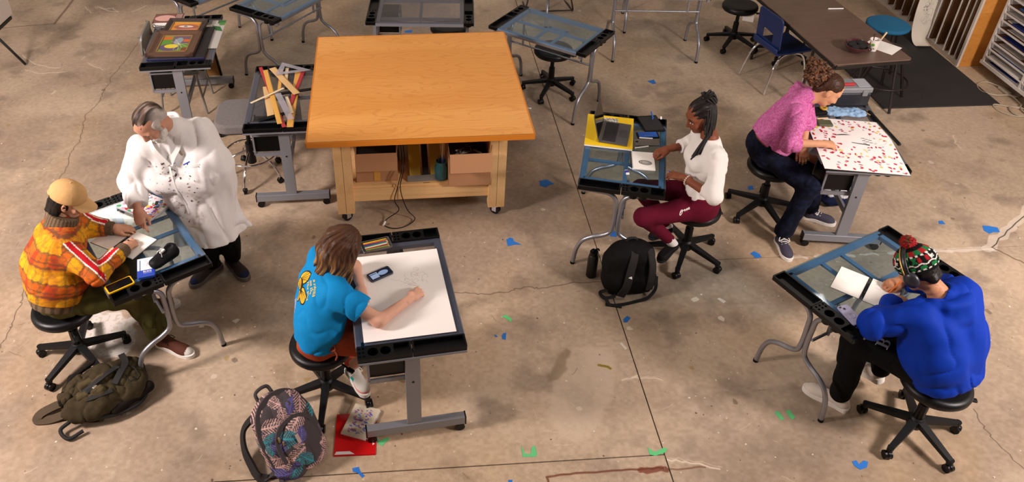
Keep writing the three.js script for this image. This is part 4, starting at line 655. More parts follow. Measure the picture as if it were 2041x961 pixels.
function headGeo(H, skin, o = {}) {   // H: frame at the middle of the head, z = where the face points
  const p = H.at, s = o.size ?? 1, q = (x, y, z) => p(x * s, y * s, z * s), A = H.axes, S = (r) => r.map((v) => v * s);
  const prims = [ell(q(0, 0.028, -0.012), S([0.076, 0.094, 0.096]), A), ell(q(0, -0.035, 0.022), S([0.062, 0.078, 0.066]), A), cap(q(-0.025, -0.088, 0.045), q(0.025, -0.088, 0.045), 0.02 * s, 0.02 * s, { k: 0.03 }), ell(q(0, -0.1, 0.062), S([0.02, 0.016, 0.016]), A, { k: 0.02 }),
    cap(q(-0.045, 0.026, 0.062), q(0.045, 0.026, 0.062), 0.016 * s, 0.016 * s, { k: 0.02 }), cap(q(0, 0.01, 0.084), q(0, -0.03, 0.102), 0.0075 * s, 0.0115 * s, { k: 0.014 }), cap(q(-0.012, -0.034, 0.092), q(0.012, -0.034, 0.092), 0.009 * s, 0.009 * s, { k: 0.01 }),
    ell(q(-0.042, -0.03, 0.062), S([0.022, 0.024, 0.018]), A, { k: 0.02 }), ell(q(0.042, -0.03, 0.062), S([0.022, 0.024, 0.018]), A, { k: 0.02 }), cap(q(-0.018, -0.064, 0.081), q(0.018, -0.064, 0.081), 0.0085 * s, 0.0085 * s, { k: 0.008 }),
    cap(q(0, -0.05, -0.02), q(0, -0.12, -0.035), 0.05 * s, 0.05 * s, { k: 0.03 })];
  for (const d of [-1, 1]) prims.push(ell(q(d * 0.077, -0.008, -0.008), S([0.011, 0.03, 0.019]), A, { k: 0.006 }), cap(q(d * 0.078, 0.012, -0.004), q(d * 0.076, -0.034, 0.004), 0.006 * s, 0.007 * s, { k: 0.005 }));
  const cut = [ell(q(-0.032, 0.003, 0.088), S([0.015, 0.009, 0.01]), A), ell(q(0.032, 0.003, 0.088), S([0.015, 0.009, 0.01]), A), ell(q(-0.086, -0.004, 0.002), S([0.006, 0.014, 0.008]), A), ell(q(0.086, -0.004, 0.002), S([0.006, 0.014, 0.008]), A)];
  const lip = lin(o.lip ?? 0xa85a4c), brow = lin(o.brow ?? 0x1c1410), white = lin(0xd8cfc8);
  return fieldMesh(prims, 0.0042, { k: 0.03, cut, colour: (v) => {
    const l = H.inv(v).map((e) => e / s), ax = Math.abs(l[0]);
    if (l[2] > 0.06) {
      if (Math.abs(l[1] + 0.066) < 0.011 && ax < 0.023) return lip;
      if (Math.abs(l[1] - 0.027 - 0.12 * (0.03 - Math.abs(ax - 0.03)) + 0.002) < 0.0055 && ax > 0.012 && ax < 0.052) return brow;
      if (Math.abs(l[1] - 0.002) < 0.0065 && Math.abs(ax - 0.032) < 0.015) return Math.abs(ax - 0.032) < 0.006 || l[1] > 0.004 ? brow : white;
    }
    return o.paint ? o.paint(l, skin) : skin;
  } });
}
// side: +1 thumb towards +x of the frame (right hand, palm down), -1 left. curl: per finger [index, middle, ring, little] 0 straight .. 1 closed; thumb 0..1
function handPrims(w, dir, back, side, curl = [0.3, 0.3, 0.35, 0.4], thumb = 0.3, spread = 0.12, s = 1) {
  const H = frame(w, dir, back), p = (x, y, z) => H.at(x * side * s, y * s, z * s), out = [];
  out.push(cap(p(0, 0, -0.05), p(0, 0, 0.01), 0.026 * s, 0.025 * s), cap(p(0.018, 0, 0.02), p(0.024, 0, 0.076), 0.0165 * s, 0.0135 * s, { k: 0.02 }), cap(p(0, 0.002, 0.015), p(0.002, 0.003, 0.082), 0.017 * s, 0.0135 * s, { k: 0.02 }), cap(p(-0.016, 0, 0.02), p(-0.021, 0, 0.074), 0.0165 * s, 0.013 * s, { k: 0.02 }), cap(p(0.022, -0.008, 0.016), p(0.034, -0.012, 0.04), 0.017 * s, 0.013 * s, { k: 0.016 }));
  const X = [0.029, 0.0095, -0.0095, -0.0275], Z = [0.082, 0.087, 0.083, 0.073], L = [0.07, 0.078, 0.072, 0.056];
  for (let f = 0; f < 4; f++) {
    let y = 0.001, z = Z[f], x = X[f], a = -0.15 + curl[f] * 1.25; const sp = spread * (1.2 - f * 0.8), r = [0.0088, 0.0082, 0.0076, 0.0066][0] * (f === 3 ? 0.88 : 1);
    let prev = p(x, y, z - 0.012);
    for (let j = 0; j < 3; j++) { const l = L[f] * [0.46, 0.3, 0.24][j]; x += Math.sin(sp) * l; y -= Math.sin(a) * l; z += Math.cos(a) * l; const nx = p(x, y, z); out.push(cap(prev, nx, (r - j * 0.0006) * s, (r - (j + 1) * 0.0006) * s, { k: 0.006 })); prev = nx; a += 0.15 + curl[f] * [1.3, 0.9, 0][j]; }
  }
  let t0 = p(0.03, -0.012, 0.03), t1 = p(0.05 - 0.012 * thumb, -0.016 - 0.012 * thumb, 0.058), t2 = p(0.06 - 0.03 * thumb, -0.02 - 0.016 * thumb, 0.09), t3 = p(0.064 - 0.04 * thumb, -0.022 - 0.02 * thumb, 0.108);
  out.push(cap(t0, t1, 0.013 * s, 0.0105 * s, { k: 0.012 }), cap(t1, t2, 0.0105 * s, 0.009 * s, { k: 0.006 }), cap(t2, t3, 0.009 * s, 0.0078 * s, { k: 0.006 }));
  return { prims: out, H, p };
}
function handGeo(h, skin, nail) { const tips = h.prims.slice(0); return fieldMesh(h.prims, 0.0035, { k: 0.012, colour: () => skin }); }

const CLOTH = (o = {}) => new THREE.MeshPhysicalMaterial({ vertexColors: true, roughness: 0.88, specularIntensity: 0.35, ...o });
const SKINM = new THREE.MeshPhysicalMaterial({ vertexColors: true, roughness: 0.5, specularIntensity: 0.4 });
const HAIRM = new THREE.MeshPhysicalMaterial({ vertexColors: true, roughness: 0.5, specularIntensity: 0.5 });
const folds = (amp, f = 9, sy = 1.7) => (x, y, z) => {   // soft drape and sharp creases
  const w = 0.9 * (noise3(x * 5 + 11, y * 5, z * 5 + 4) - 0.5), n = noise3(x * f + 3 + w, y * f * sy + 5 + 2 * w, z * f + 7 - w), m = noise3(x * f * 1.3 + 30 - w, y * f * sy * 1.3 + 3 * w, z * f * 1.3 + w), c = 1 - Math.abs(2 * m - 1);
  return 1.3 * amp * (n - 0.5) + 0.6 * amp * (Math.pow(c, 5) - 0.2) + 0.12 * amp * (noise3(x * f * 3.6, y * f * sy * 4, z * f * 3.6) - 0.5);
};
// torso prims from the joints; w = extra thickness
function torsoPrims(J, w, o = {}) {
  const side = unit(sub(J.Rs, J.Ls)), hip = unit(sub(J.Rh, J.Lh)), chest = o.chest ?? lerp3(J.pelvis, J.neck, 0.62), belly = o.belly ?? lerp3(J.pelvis, J.neck, 0.3), R = [];
  const wc = (o.wc ?? 0.075), wb = (o.wb ?? 0.06), wp = (o.wp ?? 0.07), rc = (o.rc ?? 0.115) + w, rb = (o.rb ?? 0.11) + w, rp = (o.rp ?? 0.118) + w;
  const pr = (d, c, m, e = 0) => add(c, d, m);
  for (const s of [-1, 1]) R.push(cap(add(J.pelvis, hip, s * wp), add(belly, hip, s * wb), rp, rb, { k: 0.06 }), cap(add(belly, hip, s * wb), add(chest, side, s * wc), rb, rc, { k: 0.06 }));
  R.push(cap(J.Ls, J.Rs, (o.rs ?? 0.056) + w, (o.rs ?? 0.056) + w, { k: 0.06 }), cap(chest, lerp3(chest, J.neck, 0.85), 0.09 + w, 0.058 + w, { k: 0.06 }));
  return R;
}
function limb(a, b, c, r0, r1, r2, k = 0.03) { return [cap(a, b, r0, r1, { k }), cap(b, c, r1, r2, { k })]; }
function bodySkin(t, J, F, hands, skin, headOpt) {   // one continuous skin: body, neck, arms, legs, head and hands
  const P = [...torsoPrims(J, -0.012), ...limb(J.Ls, J.Le, J.Lw, 0.046, 0.038, 0.025), ...limb(J.Rs, J.Re, J.Rw, 0.046, 0.038, 0.025), ...limb(J.Lh, J.Lk, J.La, 0.075, 0.05, 0.034), ...limb(J.Rh, J.Rk, J.Ra, 0.075, 0.05, 0.034), cap(J.neck, F.at(0, -0.075, -0.03), 0.056, 0.05, { k: 0.04 })];
  const g = joinMesh([fieldMesh(P, 0.012, { k: 0.03, colour: () => skin }), headGeo(F, skin, headOpt), ...hands.map((h) => handGeo(h, skin))]);
  return part(t, 'body', g, SKINM);
}
// shoe: ankle above, heel and toe on the ground
function shoe(t, name, heel, toe, o) {
  const d = sub(toe, heel), L = len3(d), F = frame(heel, d, o.up ?? [0, 1, 0]), W = o.w ?? 0.048, h = o.h ?? 0.055, q = F.at, A = F.axes, st = o.sole ?? 0.024;
  const out = [[-0.2, -0.005], [-0.6, 0.03], [-0.62, 0.28], [-0.78, 0.6], [-0.82, 0.74], [-0.62, 0.93], [-0.2, 1.0], [0.25, 1.0], [0.66, 0.92], [0.85, 0.74], [0.8, 0.6], [0.62, 0.28], [0.6, 0.03], [0.2, -0.005]].map(([a, b]) => [a * W, b * L]);
  const sh = new THREE.Shape(); const c = new THREE.CatmullRomCurve3(out.map((p) => V(p[0], p[1], 0)), true).getPoints(48); c.forEach((p, i) => (i ? sh.lineTo(p.x, p.y) : sh.moveTo(p.x, p.y)));
  const g = new THREE.ExtrudeGeometry(sh, { depth: st, bevelEnabled: true, bevelSize: 0.003, bevelThickness: 0.003, bevelSegments: 2 }); g.translate(0, 0, 0.003);
  g.applyMatrix4(new THREE.Matrix4().makeBasis(V(...F.x).multiplyScalar(-1), V(...F.z), V(...F.y))); g.translate(...heel);
  const P = [cap(q(0, st + 0.016, 0.04), q(0, st + 0.012, L * 0.76), 0.034, 0.031, { k: 0.03 }), ell(q(0, st + 0.006, L * 0.74), [W * 0.82, 0.036, L * 0.235], A, { k: 0.03 }), cap(q(0, st + 0.02, 0.045), q(0, st + h, 0.05), 0.036, 0.036, { k: 0.025 }), cap(q(0, st + h * 0.9, 0.075), q(0, st + 0.02, L * 0.66), 0.03, 0.022, { k: 0.03 })];
  const u = fieldMesh(P, 0.006, { clips: [[q(0, st - 0.004, 0), [-F.y[0], -F.y[1], -F.y[2]]], [q(0, st + h + 0.012, 0), F.y]], colour: (v) => { const l = F.inv(v); return o.paint ? o.paint([l[0], l[1], l[2] / L]) : lin(o.colour); } });
  const m = part(t, name, u, CLOTH({ roughness: 0.75 }));
  part(m, 'sole', g, mat(o.soleColour ?? 0xe8e4dc, 0.7));
  const lm = mat(o.lace ?? 0xf0ece4, 0.8), lg = []; for (let i = 0; i < 5; i++) { const z = L * (0.36 + i * 0.075), y = st + 0.066 - i * 0.0065 * (h / 0.055); lg.push(tube([q(-0.028, y - 0.012, z), q(0, y, z + 0.004), q(0.028, y - 0.012, z + 0.008)], 0.0035, 10, false, 6)); }
  lg.push(tube([q(0, st + 0.07, L * 0.36), q(0.03, st + 0.075, L * 0.34), q(0.04, st + 0.055, L * 0.44), q(0.01, st + 0.068, L * 0.38)], 0.003, 16, false, 6), tube([q(0, st + 0.07, L * 0.36), q(-0.03, st + 0.075, L * 0.32), q(-0.042, st + 0.055, L * 0.42), q(-0.01, st + 0.068, L * 0.38)], 0.003, 16, false, 6));
  if (o.lace !== null) part(m, 'laces', lg, lm);
  return m;
}
function local(t, g) { return g; }
// sleeve along an arm: to = how far down (0 shoulder, 1 elbow, 2 wrist)
function sleevePrims(S, E, Wr, r0, r1, r2, to) {
  if (to <= 1) { const e = lerp3(S, E, to), n = unit(sub(E, S)); return [cap(S, lerp3(S, E, to + 0.08), r0, r1, { clip: [[e, n]], k: 0.03 })]; }
  const e = lerp3(E, Wr, to - 1), n = unit(sub(Wr, E)); return [cap(S, E, r0, r1, { k: 0.035 }), cap(E, lerp3(E, Wr, Math.min(1, to - 1 + 0.06)), r1, r2, { clip: [[e, n]], k: 0.035 })];
}
function decal(mesh, pos, normal, up, size, m, name, depth = 0.12) {   // a print on cloth, following the folds
  mesh.updateMatrixWorld(true); const n = vec(unit(normal)), o = new THREE.Object3D(); o.up.set(...up); o.position.set(...pos); o.lookAt(vec(pos).add(n));
  const g = new DecalGeometry(mesh, vec(pos), o.rotation, V(size[0], size[1], depth));
  const P = g.attributes.position, N = g.attributes.normal; for (let i = 0; i < P.count; i++) P.setXYZ(i, P.getX(i) + N.getX(i) * 0.0012, P.getY(i) + N.getY(i) * 0.0012, P.getZ(i) + N.getZ(i) * 0.0012);
  return part(mesh, name, g, m);
}
function decalMat(w, h, draw) { const c = canvas(w, h, draw), t = tex(c, { clamp: true }); return new THREE.MeshStandardMaterial({ map: t, transparent: true, alphaTest: 0.5, roughness: 0.85, polygonOffset: true, polygonOffsetFactor: -2 }); }

// ---------- the six people
function finish(t, base) { t.traverse((m) => { if (m.isMesh) m.geometry.translate(-base[0], -base[1], -base[2]); }); t.position.set(...base); }
function person(label) { return thing('person', label, 'person', [0, 0, 0]); }
function trousers(t, J, colour, o = {}) {
  const P = [...torsoPrims(J, 0.004, { chest: lerp3(J.pelvis, J.neck, 0.28), belly: lerp3(J.pelvis, J.neck, 0.12), ...o.torso }).slice(0, 4), ...limb(J.Lh, J.Lk, lerp3(J.Lk, J.La, o.to ?? 0.97), o.r0 ?? 0.09, o.r1 ?? 0.068, o.r2 ?? 0.056), ...limb(J.Rh, J.Rk, lerp3(J.Rk, J.Ra, o.to ?? 0.97), o.r0 ?? 0.09, o.r1 ?? 0.068, o.r2 ?? 0.056)];
  return part(t, o.name ?? 'trousers', fieldMesh(P, 0.009, { k: 0.035, warp: folds(o.fold ?? 0.012, 9, 0.8), clips: o.clips, colour: typeof colour === 'function' ? colour : () => colour }), CLOTH(o.mat));
}
const jit = (c, p, a = 0.1, f = 160) => { const k = 1 + a * (noise3(p[0] * f, p[1] * f, p[2] * f) - 0.5) * 2; return [c[0] * k, c[1] * k, c[2] * k]; };
function segNear(p, a, b) { const ab = sub(b, a), t = clamp(dot3(sub(p, a), ab) / dot3(ab, ab)), q = add(a, ab, t); return { d: len3(sub(p, q)), t, q, L: len3(ab) }; }

{ // --- blue T-shirt, drawing on the big sheet
  const t = person('person in a bright blue T-shirt with wavy brown hair drawing on the large white sheet');
  const J = { pelvis: [-0.83, 0.605, -3.4], neck: [-0.735, 1.04, -3.45], Rs: [-0.675, 0.985, -3.31], Ls: [-0.8, 0.995, -3.6], Re: [-0.44, 0.842, -3.24], Rw: [-0.265, 0.832, -3.44], Le: [-0.63, 0.835, -3.7], Lw: [-0.575, 0.826, -3.53], Rh: [-0.81, 0.585, -3.31], Lh: [-0.83, 0.585, -3.49], Rk: [-0.42, 0.56, -3.36], Lk: [-0.42, 0.57, -3.6], Ra: [-0.655, 0.225, -3.45], La: [-0.64, 0.2, -3.64] };
  const F = frame([-0.648, 1.165, -3.51], [0.82, -0.5, -0.42], [0.45, 0.85, -0.15]), skin = lin(0xdaa58c);
  const hr = handPrims([-0.265, 0.832, -3.44], [0.55, -0.12, -0.8], [0.15, 0.9, 0.3], 1, [0.62, 0.66, 0.72, 0.78], 0.75, 0.05, 0.95), hl = handPrims([-0.575, 0.822, -3.53], [0.25, -0.1, 1], [0, 1, 0.05], -1, [0.25, 0.28, 0.3, 0.4], 0.2, 0.1, 0.95);
  bodySkin(t, J, F, [hr, hl], skin, { brow: 0x4a3020, lip: 0xb86a5c, size: 0.98 });
  const blue = lin(0x0a86c6);
  const hem = lerp3(J.pelvis, J.neck, 0.1), up = unit(sub(J.neck, J.pelvis));
  const shirt = part(t, 't_shirt', fieldMesh([...torsoPrims(J, 0.016, { wc: 0.08, wb: 0.07, rc: 0.118, rb: 0.122, rp: 0.128 }), ...sleevePrims(J.Rs, J.Re, J.Rw, 0.075, 0.078, 0.07, 0.62), ...sleevePrims(J.Ls, J.Le, J.Lw, 0.075, 0.078, 0.07, 0.62)], 0.008, { k: 0.05, warp: folds(0.017, 8, 0.7), clips: [[add(J.pelvis, up, -0.02), [-up[0], -up[1], -up[2]]]], colour: (p) => jit(blue, p, 0.05) }), CLOTH({ roughness: 0.8 }));
  const rust = lin(0xa8482a);
  const sh = trousers(t, J, (p) => jit(rust, p, 0.06), { name: 'shorts', to: 0.02, r0: 0.1, r1: 0.094, r2: 0.092, fold: 0.016, torso: { rp: 0.122, wp: 0.07 } });
  part(sh, 'drawstring_knot', [tube([[-0.74, 0.63, -3.235], [-0.71, 0.655, -3.225], [-0.7, 0.63, -3.21], [-0.73, 0.61, -3.215]], 0.007, 20, false, 6), tube([[-0.72, 0.63, -3.22], [-0.69, 0.6, -3.2], [-0.7, 0.56, -3.195]], 0.006, 14, false, 6)], mat(0x8e3a22, 0.8));
  const hc = [lin(0x3a2418), lin(0x5a3922), lin(0xb98a4e)];
  const q = F.at, hp = [ell(q(0, 0.035, -0.02), [0.09, 0.098, 0.104], F.axes)];
  const strands = []; const rr = mulberry(41);
  for (let i = 0; i < 30; i++) { const a = (i / 29 - 0.5) * 4.6, x = 0.082 * Math.sin(a), z = -0.02 - 0.088 * Math.cos(a), l = 0.22 + 0.05 * rr(); const s0 = q(x * 0.9, 0.04, z * 0.9), s1 = add(q(x * 1.18, -0.05, z * 1.05 - 0.004), [0, -0.015, 0]), s2 = add(s1, [(rr() - 0.5) * 0.05 - 0.015 + x * 0.1, -l * 0.42, (rr() - 0.5) * 0.05 + 0.01]), s3 = add(s2, [(rr() - 0.5) * 0.06, -l * 0.3, (rr() - 0.5) * 0.06 + 0.01]); hp.push(cap(s0, s1, 0.026, 0.022, { k: 0.02 }), cap(s1, s2, 0.022, 0.017, { k: 0.018 }), cap(s2, s3, 0.017, 0.008, { k: 0.014 })); }
  part(t, 'hair', fieldMesh(hp, 0.0055, { k: 0.02, cut: [ell(q(0, -0.035, 0.1), [0.058, 0.085, 0.09], F.axes)], warp: (x, y, z) => { const l = F.inv([x, y, z]), a = Math.atan2(l[0], -l[2] + 0.02); return 0.011 * (noise3(a * 9 + 4 + 2 * Math.sin(y * 24), y * 7, 3) - 0.5) + 0.006 * (noise3(a * 26 + 2 * Math.sin(y * 30), y * 9, 8) - 0.5); }, colour: (p) => { const l = F.inv(p), a = Math.atan2(l[0], -l[2] + 0.02), s = noise3(a * 22 + 2 * Math.sin(p[1] * 30), p[1] * 8, 8), tip = smooth(0.02, 0.17, -l[1] + 0.07 * (s - 0.5)); return mix3(mix3(hc[0], hc[1], s), hc[2], 0.75 * tip * smooth(0.35, 0.62, s)); } }), HAIRM);
  const wht = lin(0xd6d2c8), teal = lin(0x1d9a94), pinkc = lin(0xe08a80);
  for (const [a, heel, toe, nm] of [[J.Ra, [-0.695, 0.13, -3.5], [-0.555, 0.09, -3.31], 0], [J.La, [-0.68, 0.1, -3.69], [-0.45, 0.08, -3.62], 1]]) {
    shoe(t, 'running_shoe', heel, toe, { w: 0.05, soleColour: 0xe6e2da, sole: 0.03, lace: 0xe8e4dc, paint: (l) => (l[1] < 0.05 ? (l[2] < 0.5 ? teal : pinkc) : Math.abs(l[2] - 0.45) < 0.07 && Math.abs(l[0]) > 0.022 && l[1] < 0.075 ? teal : wht) });
    part(t, 'sock', cyl(0.041, 0.04, 0.03, add(heel, [0.025, 0.105, 0.03])), mat(0xd8502e, 0.85));
  }
  // butterfly print on the back
  const back = unit([-0.85, 0.45, 0.12]);
  const bm = decalMat(512, 640, (c) => {
    c.clearRect(0, 0, 512, 640); const wing = (x, y, rx, ry, rot) => { c.save(); c.translate(x, y); c.rotate(rot); c.fillStyle = '#1a1408'; c.beginPath(); c.ellipse(0, 0, rx, ry, 0, 0, 7); c.fill(); c.fillStyle = '#f2b81e'; c.beginPath(); c.ellipse(0, 0, rx * 0.86, ry * 0.82, 0, 0, 7); c.fill(); c.strokeStyle = '#1a1408'; c.lineWidth = 6; for (let i = -2; i <= 2; i++) { c.beginPath(); c.moveTo(-rx * 0.8, 0); c.lineTo(rx * 0.7, i * ry * 0.4); c.stroke(); } c.restore(); };
    wing(130, 150, 120, 80, -0.9); wing(250, 330, 120, 85, 0.3); wing(90, 270, 80, 55, -2.2); wing(150, 400, 80, 50, 1.6); c.fillStyle = '#1a1408'; c.beginPath(); c.ellipse(150, 270, 18, 90, -0.5, 0, 7); c.fill();
    c.fillStyle = '#f2d23a'; c.font = 'bold 54px serif'; c.save(); c.translate(300, 60); c.rotate(0.75); ['a rdyna', 'on the', 'The wild'].forEach((s, i) => c.fillText(s, 0, i * 58)); c.restore(); c.fillStyle = '#f4f0e6'; c.font = 'bold 34px serif'; c.save(); c.translate(60, 500); c.rotate(0.6); ['wings to', 'pursue art'].forEach((s, i) => c.fillText(s, 0, i * 40)); c.restore();
  });
  decal(shirt, [-0.875, 0.9, -3.375], [-0.62, 0.6, 0.5], [0.35, 0.85, -0.2], [0.25, 0.31], bm, 'butterfly_print', 0.2);
  finish(t, [-0.83, 0, -3.4]);
  single('grey_pencil', 'grey pencil held in the drawing hand of the blue T-shirt person', 'pencil', rod(hr.p(0.04, -0.03, 0.1), hr.p(0.012, 0.04, 0.02), 0.0035), mat(0x9aa0a0, 0.4));
}

{ // --- plaid sweater and tan cap
  const t = person('person in an orange plaid sweater and tan baseball cap drawing in a sketchbook');
  const J = { pelvis: [-2.53, 0.61, -3.68], neck: [-2.435, 1.03, -3.84], Rs: [-2.38, 0.975, -3.69], Ls: [-2.47, 0.99, -3.99], Re: [-2.165, 0.848, -3.58], Rw: [-2.085, 0.832, -3.85], Le: [-2.375, 0.86, -4.02], Lw: [-2.22, 0.838, -4.035], Rh: [-2.47, 0.59, -3.61], Lh: [-2.58, 0.59, -3.76], Rk: [-2.06, 0.535, -3.78], Lk: [-2.2, 0.54, -4.02], Ra: [-2.0, 0.115, -3.79], La: [-2.2, 0.11, -4.06] };
  const F = frame([-2.365, 1.175, -3.895], [0.93, -0.42, -0.05], [0.35, 0.9, 0]), skin = lin(0xcf9a7c);
  const hr = handPrims(J.Rw, [0.35, -0.12, -0.93], [0.35, 0.9, 0.2], 1, [0.62, 0.66, 0.7, 0.74], 0.7, 0.05, 0.92), hl = handPrims(J.Lw, [0.9, -0.15, -0.25], [0.1, 1, 0], -1, [0.35, 0.38, 0.4, 0.45], 0.4, 0.1, 0.95);
  bodySkin(t, J, F, [hr, hl], skin, { brow: 0x15100c, lip: 0xb0604e, size: 0.97 });
  const C = { o: lin(0xc8601c), y: lin(0xdc9a1c), r: lin(0xa02a1c), b: lin(0x57402e), g: lin(0x5c5230), w: lin(0xeee6dc), red: lin(0xb51a22) };
  const plaid = (u, v, p) => {
    const n = (noise3(p[0] * 60, p[1] * 60, p[2] * 60) - 0.5) * 0.014; u += n; v += n; const fu = ((u / 0.19) % 1 + 1) % 1, fv = ((v / 0.17) % 1 + 1) % 1; let c = mix3(C.y, C.o, smooth(0.34, 0.5, fu) - smooth(0.88, 1, fu));
    c = mix3(c, C.r, (smooth(0.4, 0.5, fv) - smooth(0.75, 0.85, fv)) * (fu < 0.42 ? 0.3 : 0.7)); c = mix3(c, C.b, 0.3 * smooth(0.5, 0.75, noise3(p[0] * 26 + 3, p[1] * 70, p[2] * 26))); if (fu > 0.44 && fu < 0.52 || fu > 0.62 && fu < 0.67 || fu > 0.92 && fu < 0.985) c = mix3(c, C.b, 0.7); if (fv > 0.9 || fv > 0.2 && fv < 0.25) c = mix3(c, C.g, 0.5); return jit(c, p, 0.16, 120);
  };
  const upv = unit(sub(J.neck, J.pelvis)), lat = unit(sub(J.Rs, J.Ls));
  const colour = (p) => {
    const a1 = segNear(p, J.Rs, J.Re), a2 = segNear(p, J.Re, J.Rw), b1 = segNear(p, J.Ls, J.Le), b2 = segNear(p, J.Le, J.Lw), all = [[a1, J.Rs, J.Re, 0, 1], [a2, J.Re, J.Rw, 0.3, 1], [b1, J.Ls, J.Le, 0, -1], [b2, J.Le, J.Lw, 0.3, -1]].sort((m, n) => m[0].d - n[0].d)[0], s = all[0];
    const tor = segNear(p, J.pelvis, J.neck);
    if (s.d < 0.088 && (tor.d > 0.13 || all[3] > 0)) {
      const along = all[3] + s.t * s.L, dir = unit(sub(all[2], all[1])), up = unit(add([0, 1, 0], dir, -dir[1])), sd = cross3(dir, up), r = unit(sub(p, s.q)), ang = Math.atan2(dot3(r, sd), dot3(r, up)) * s.d;
      const w = Math.abs(ang - 0.0 * all[4]); if (w < 0.016) return C.red; if (w < 0.024) return C.w; return plaid(along * 1.1 + 0.05, ang + 0.3, p);
    }
    const d = sub(p, J.pelvis); return plaid(dot3(d, upv) + 0.02, Math.atan2(dot3(d, lat), dot3(d, cross3(upv, lat))) * 0.17, p);
  };
  const sw = part(t, 'sweater', fieldMesh([...torsoPrims(J, 0.03, { wc: 0.085, wb: 0.075, rc: 0.13, rb: 0.14, rp: 0.125 }), ...sleevePrims(J.Rs, J.Re, J.Rw, 0.088, 0.066, 0.056, 1.75), ...sleevePrims(J.Ls, J.Le, J.Lw, 0.085, 0.066, 0.056, 1.75)], 0.0055, { k: 0.06, warp: folds(0.014, 7, 0.8), clips: [[add(J.pelvis, upv, 0.0), [-upv[0], -upv[1], -upv[2]]]], colour }), CLOTH({ roughness: 0.95, sheen: 0.3 }));
  const rib = lin(0x6e5a44), rib2 = lin(0x4e3f2f), ribbed = (f) => (p) => (f(p) ? rib : rib2);
  const ringRib = (o, ax) => (p) => { const d = sub(p, o), r = add(d, ax, -dot3(d, ax)), e1 = unit(cross3(ax, [0.3, 0.1, 0.9])), e2 = cross3(ax, e1); return Math.sin(Math.atan2(dot3(r, e1), dot3(r, e2)) * 26) > -0.2; };
  const cuff = (a, b, r, nm) => part(sw, nm, fieldMesh([cap(a, b, r, r * 0.9, { clip: [[b, unit(sub(b, a))], [a, unit(sub(a, b))]] })], 0.005, { colour: ribbed(ringRib(a, unit(sub(b, a)))) }), CLOTH({ roughness: 0.95 }));
  cuff(lerp3(J.Re, J.Rw, 0.68), lerp3(J.Re, J.Rw, 0.99), 0.05, 'ribbed_cuff'); cuff(lerp3(J.Le, J.Lw, 0.55), lerp3(J.Le, J.Lw, 0.99), 0.048, 'ribbed_cuff');
  cuff(add(J.neck, upv, -0.035), add(J.neck, [0.03, 0.055, -0.02]), 0.098, 'turtleneck_collar');
  part(sw, 'ribbed_hem', fieldMesh(torsoPrims(J, 0.022, { wc: 0.085, wb: 0.075, rc: 0.13, rb: 0.14, rp: 0.125 }).slice(0, 4), 0.008, { k: 0.06, clips: [[add(J.pelvis, upv, 0.01), upv], [add(J.pelvis, upv, -0.055), [-upv[0], -upv[1], -upv[2]]]], colour: ribbed(ringRib(J.pelvis, upv)) }), CLOTH({ roughness: 0.95 }));
  const ol = lin(0x4f4a24);
  const tr = trousers(t, J, (p) => jit(ol, p, 0.08), { r0: 0.105, r1: 0.09, r2: 0.085, fold: 0.026, to: 0.86 });
  const tan = lin(0xc49a66), hs = 0.97, q = (x, y, z) => F.at(x * hs, y * hs, z * hs);
  part(t, 'hair', fieldMesh([ell(q(0, 0.0, -0.03), [0.086, 0.075, 0.088], F.axes), ...[...Array(13)].map((_, i) => { const a = (i / 12 - 0.5) * 3.2; return cap(q(0.07 * Math.sin(a), -0.02, -0.03 - 0.07 * Math.cos(a)), q(0.085 * Math.sin(a * 1.05), -0.09 - 0.012 * (i % 3), -0.03 - 0.088 * Math.cos(a)), 0.018, 0.007, { k: 0.012 }); })], 0.005, { cut: [ell(q(0, -0.03, 0.08), [0.09, 0.13, 0.085], F.axes)], k: 0.02, warp: (x, y, z) => { const l = F.inv([x, y, z]); return 0.008 * (noise3(l[0] * 90, l[1] * 14, l[2] * 90) - 0.5); }, colour: (p) => jit(lin(0x17110f), p, 0.3, 90) }), HAIRM);
  const crown = [ell(q(0, 0.045, -0.012), [0.089, 0.093, 0.11], F.axes)];
  const hat = part(t, 'baseball_cap', fieldMesh(crown, 0.005, { clips: [[q(0, 0.028, 0), [-F.y[0], -F.y[1], -F.y[2]]]], cut: [ell(q(0, 0.045, -0.12), [0.032, 0.03, 0.03], F.axes)], warp: (x, y, z) => { const l = F.inv([x, y, z]), a = Math.atan2(l[0], l[2] + 0.012); return -0.0016 * smooth(0.1, 0, Math.abs(Math.sin(a * 3))) + 0.004 * (noise3(x * 22, y * 22, z * 22) - 0.5); }, colour: (p) => { const l = F.inv(p), a = Math.atan2(l[0], l[2] + 0.012); return jit(tan, p, 0.07); } }), CLOTH({ roughness: 0.9 }));
  const bp = [], bi = []; for (let i = 0; i <= 16; i++) for (let j = 0; j <= 6; j++) { const a = (i / 16 - 0.5) * 2.1, r = j / 6, x = 0.088 * Math.sin(a) * (1 - 0.12 * r), z = -0.012 + 0.108 * Math.cos(a) + r * 0.078 * Math.cos(a * 0.72), y = 0.034 - 0.03 * r - 0.55 * x * x * 9 * 0.5 * (0.4 + r); bp.push(...q(x, y, z)); if (i < 16 && j < 6) { const k = i * 7 + j; bi.push(k, k + 1, k + 7, k + 1, k + 8, k + 7); } }
  const bg = new THREE.BufferGeometry(); bg.setAttribute('position', new THREE.Float32BufferAttribute(bp, 3)); bg.setIndex(bi); bg.computeVertexNormals(); const bg2 = bg.clone(); { const P = bg2.attributes.position; for (let i = 0; i < P.count; i++) P.setXYZ(i, P.getX(i) - F.y[0] * 0.006, P.getY(i) - F.y[1] * 0.006, P.getZ(i) - F.y[2] * 0.006); }
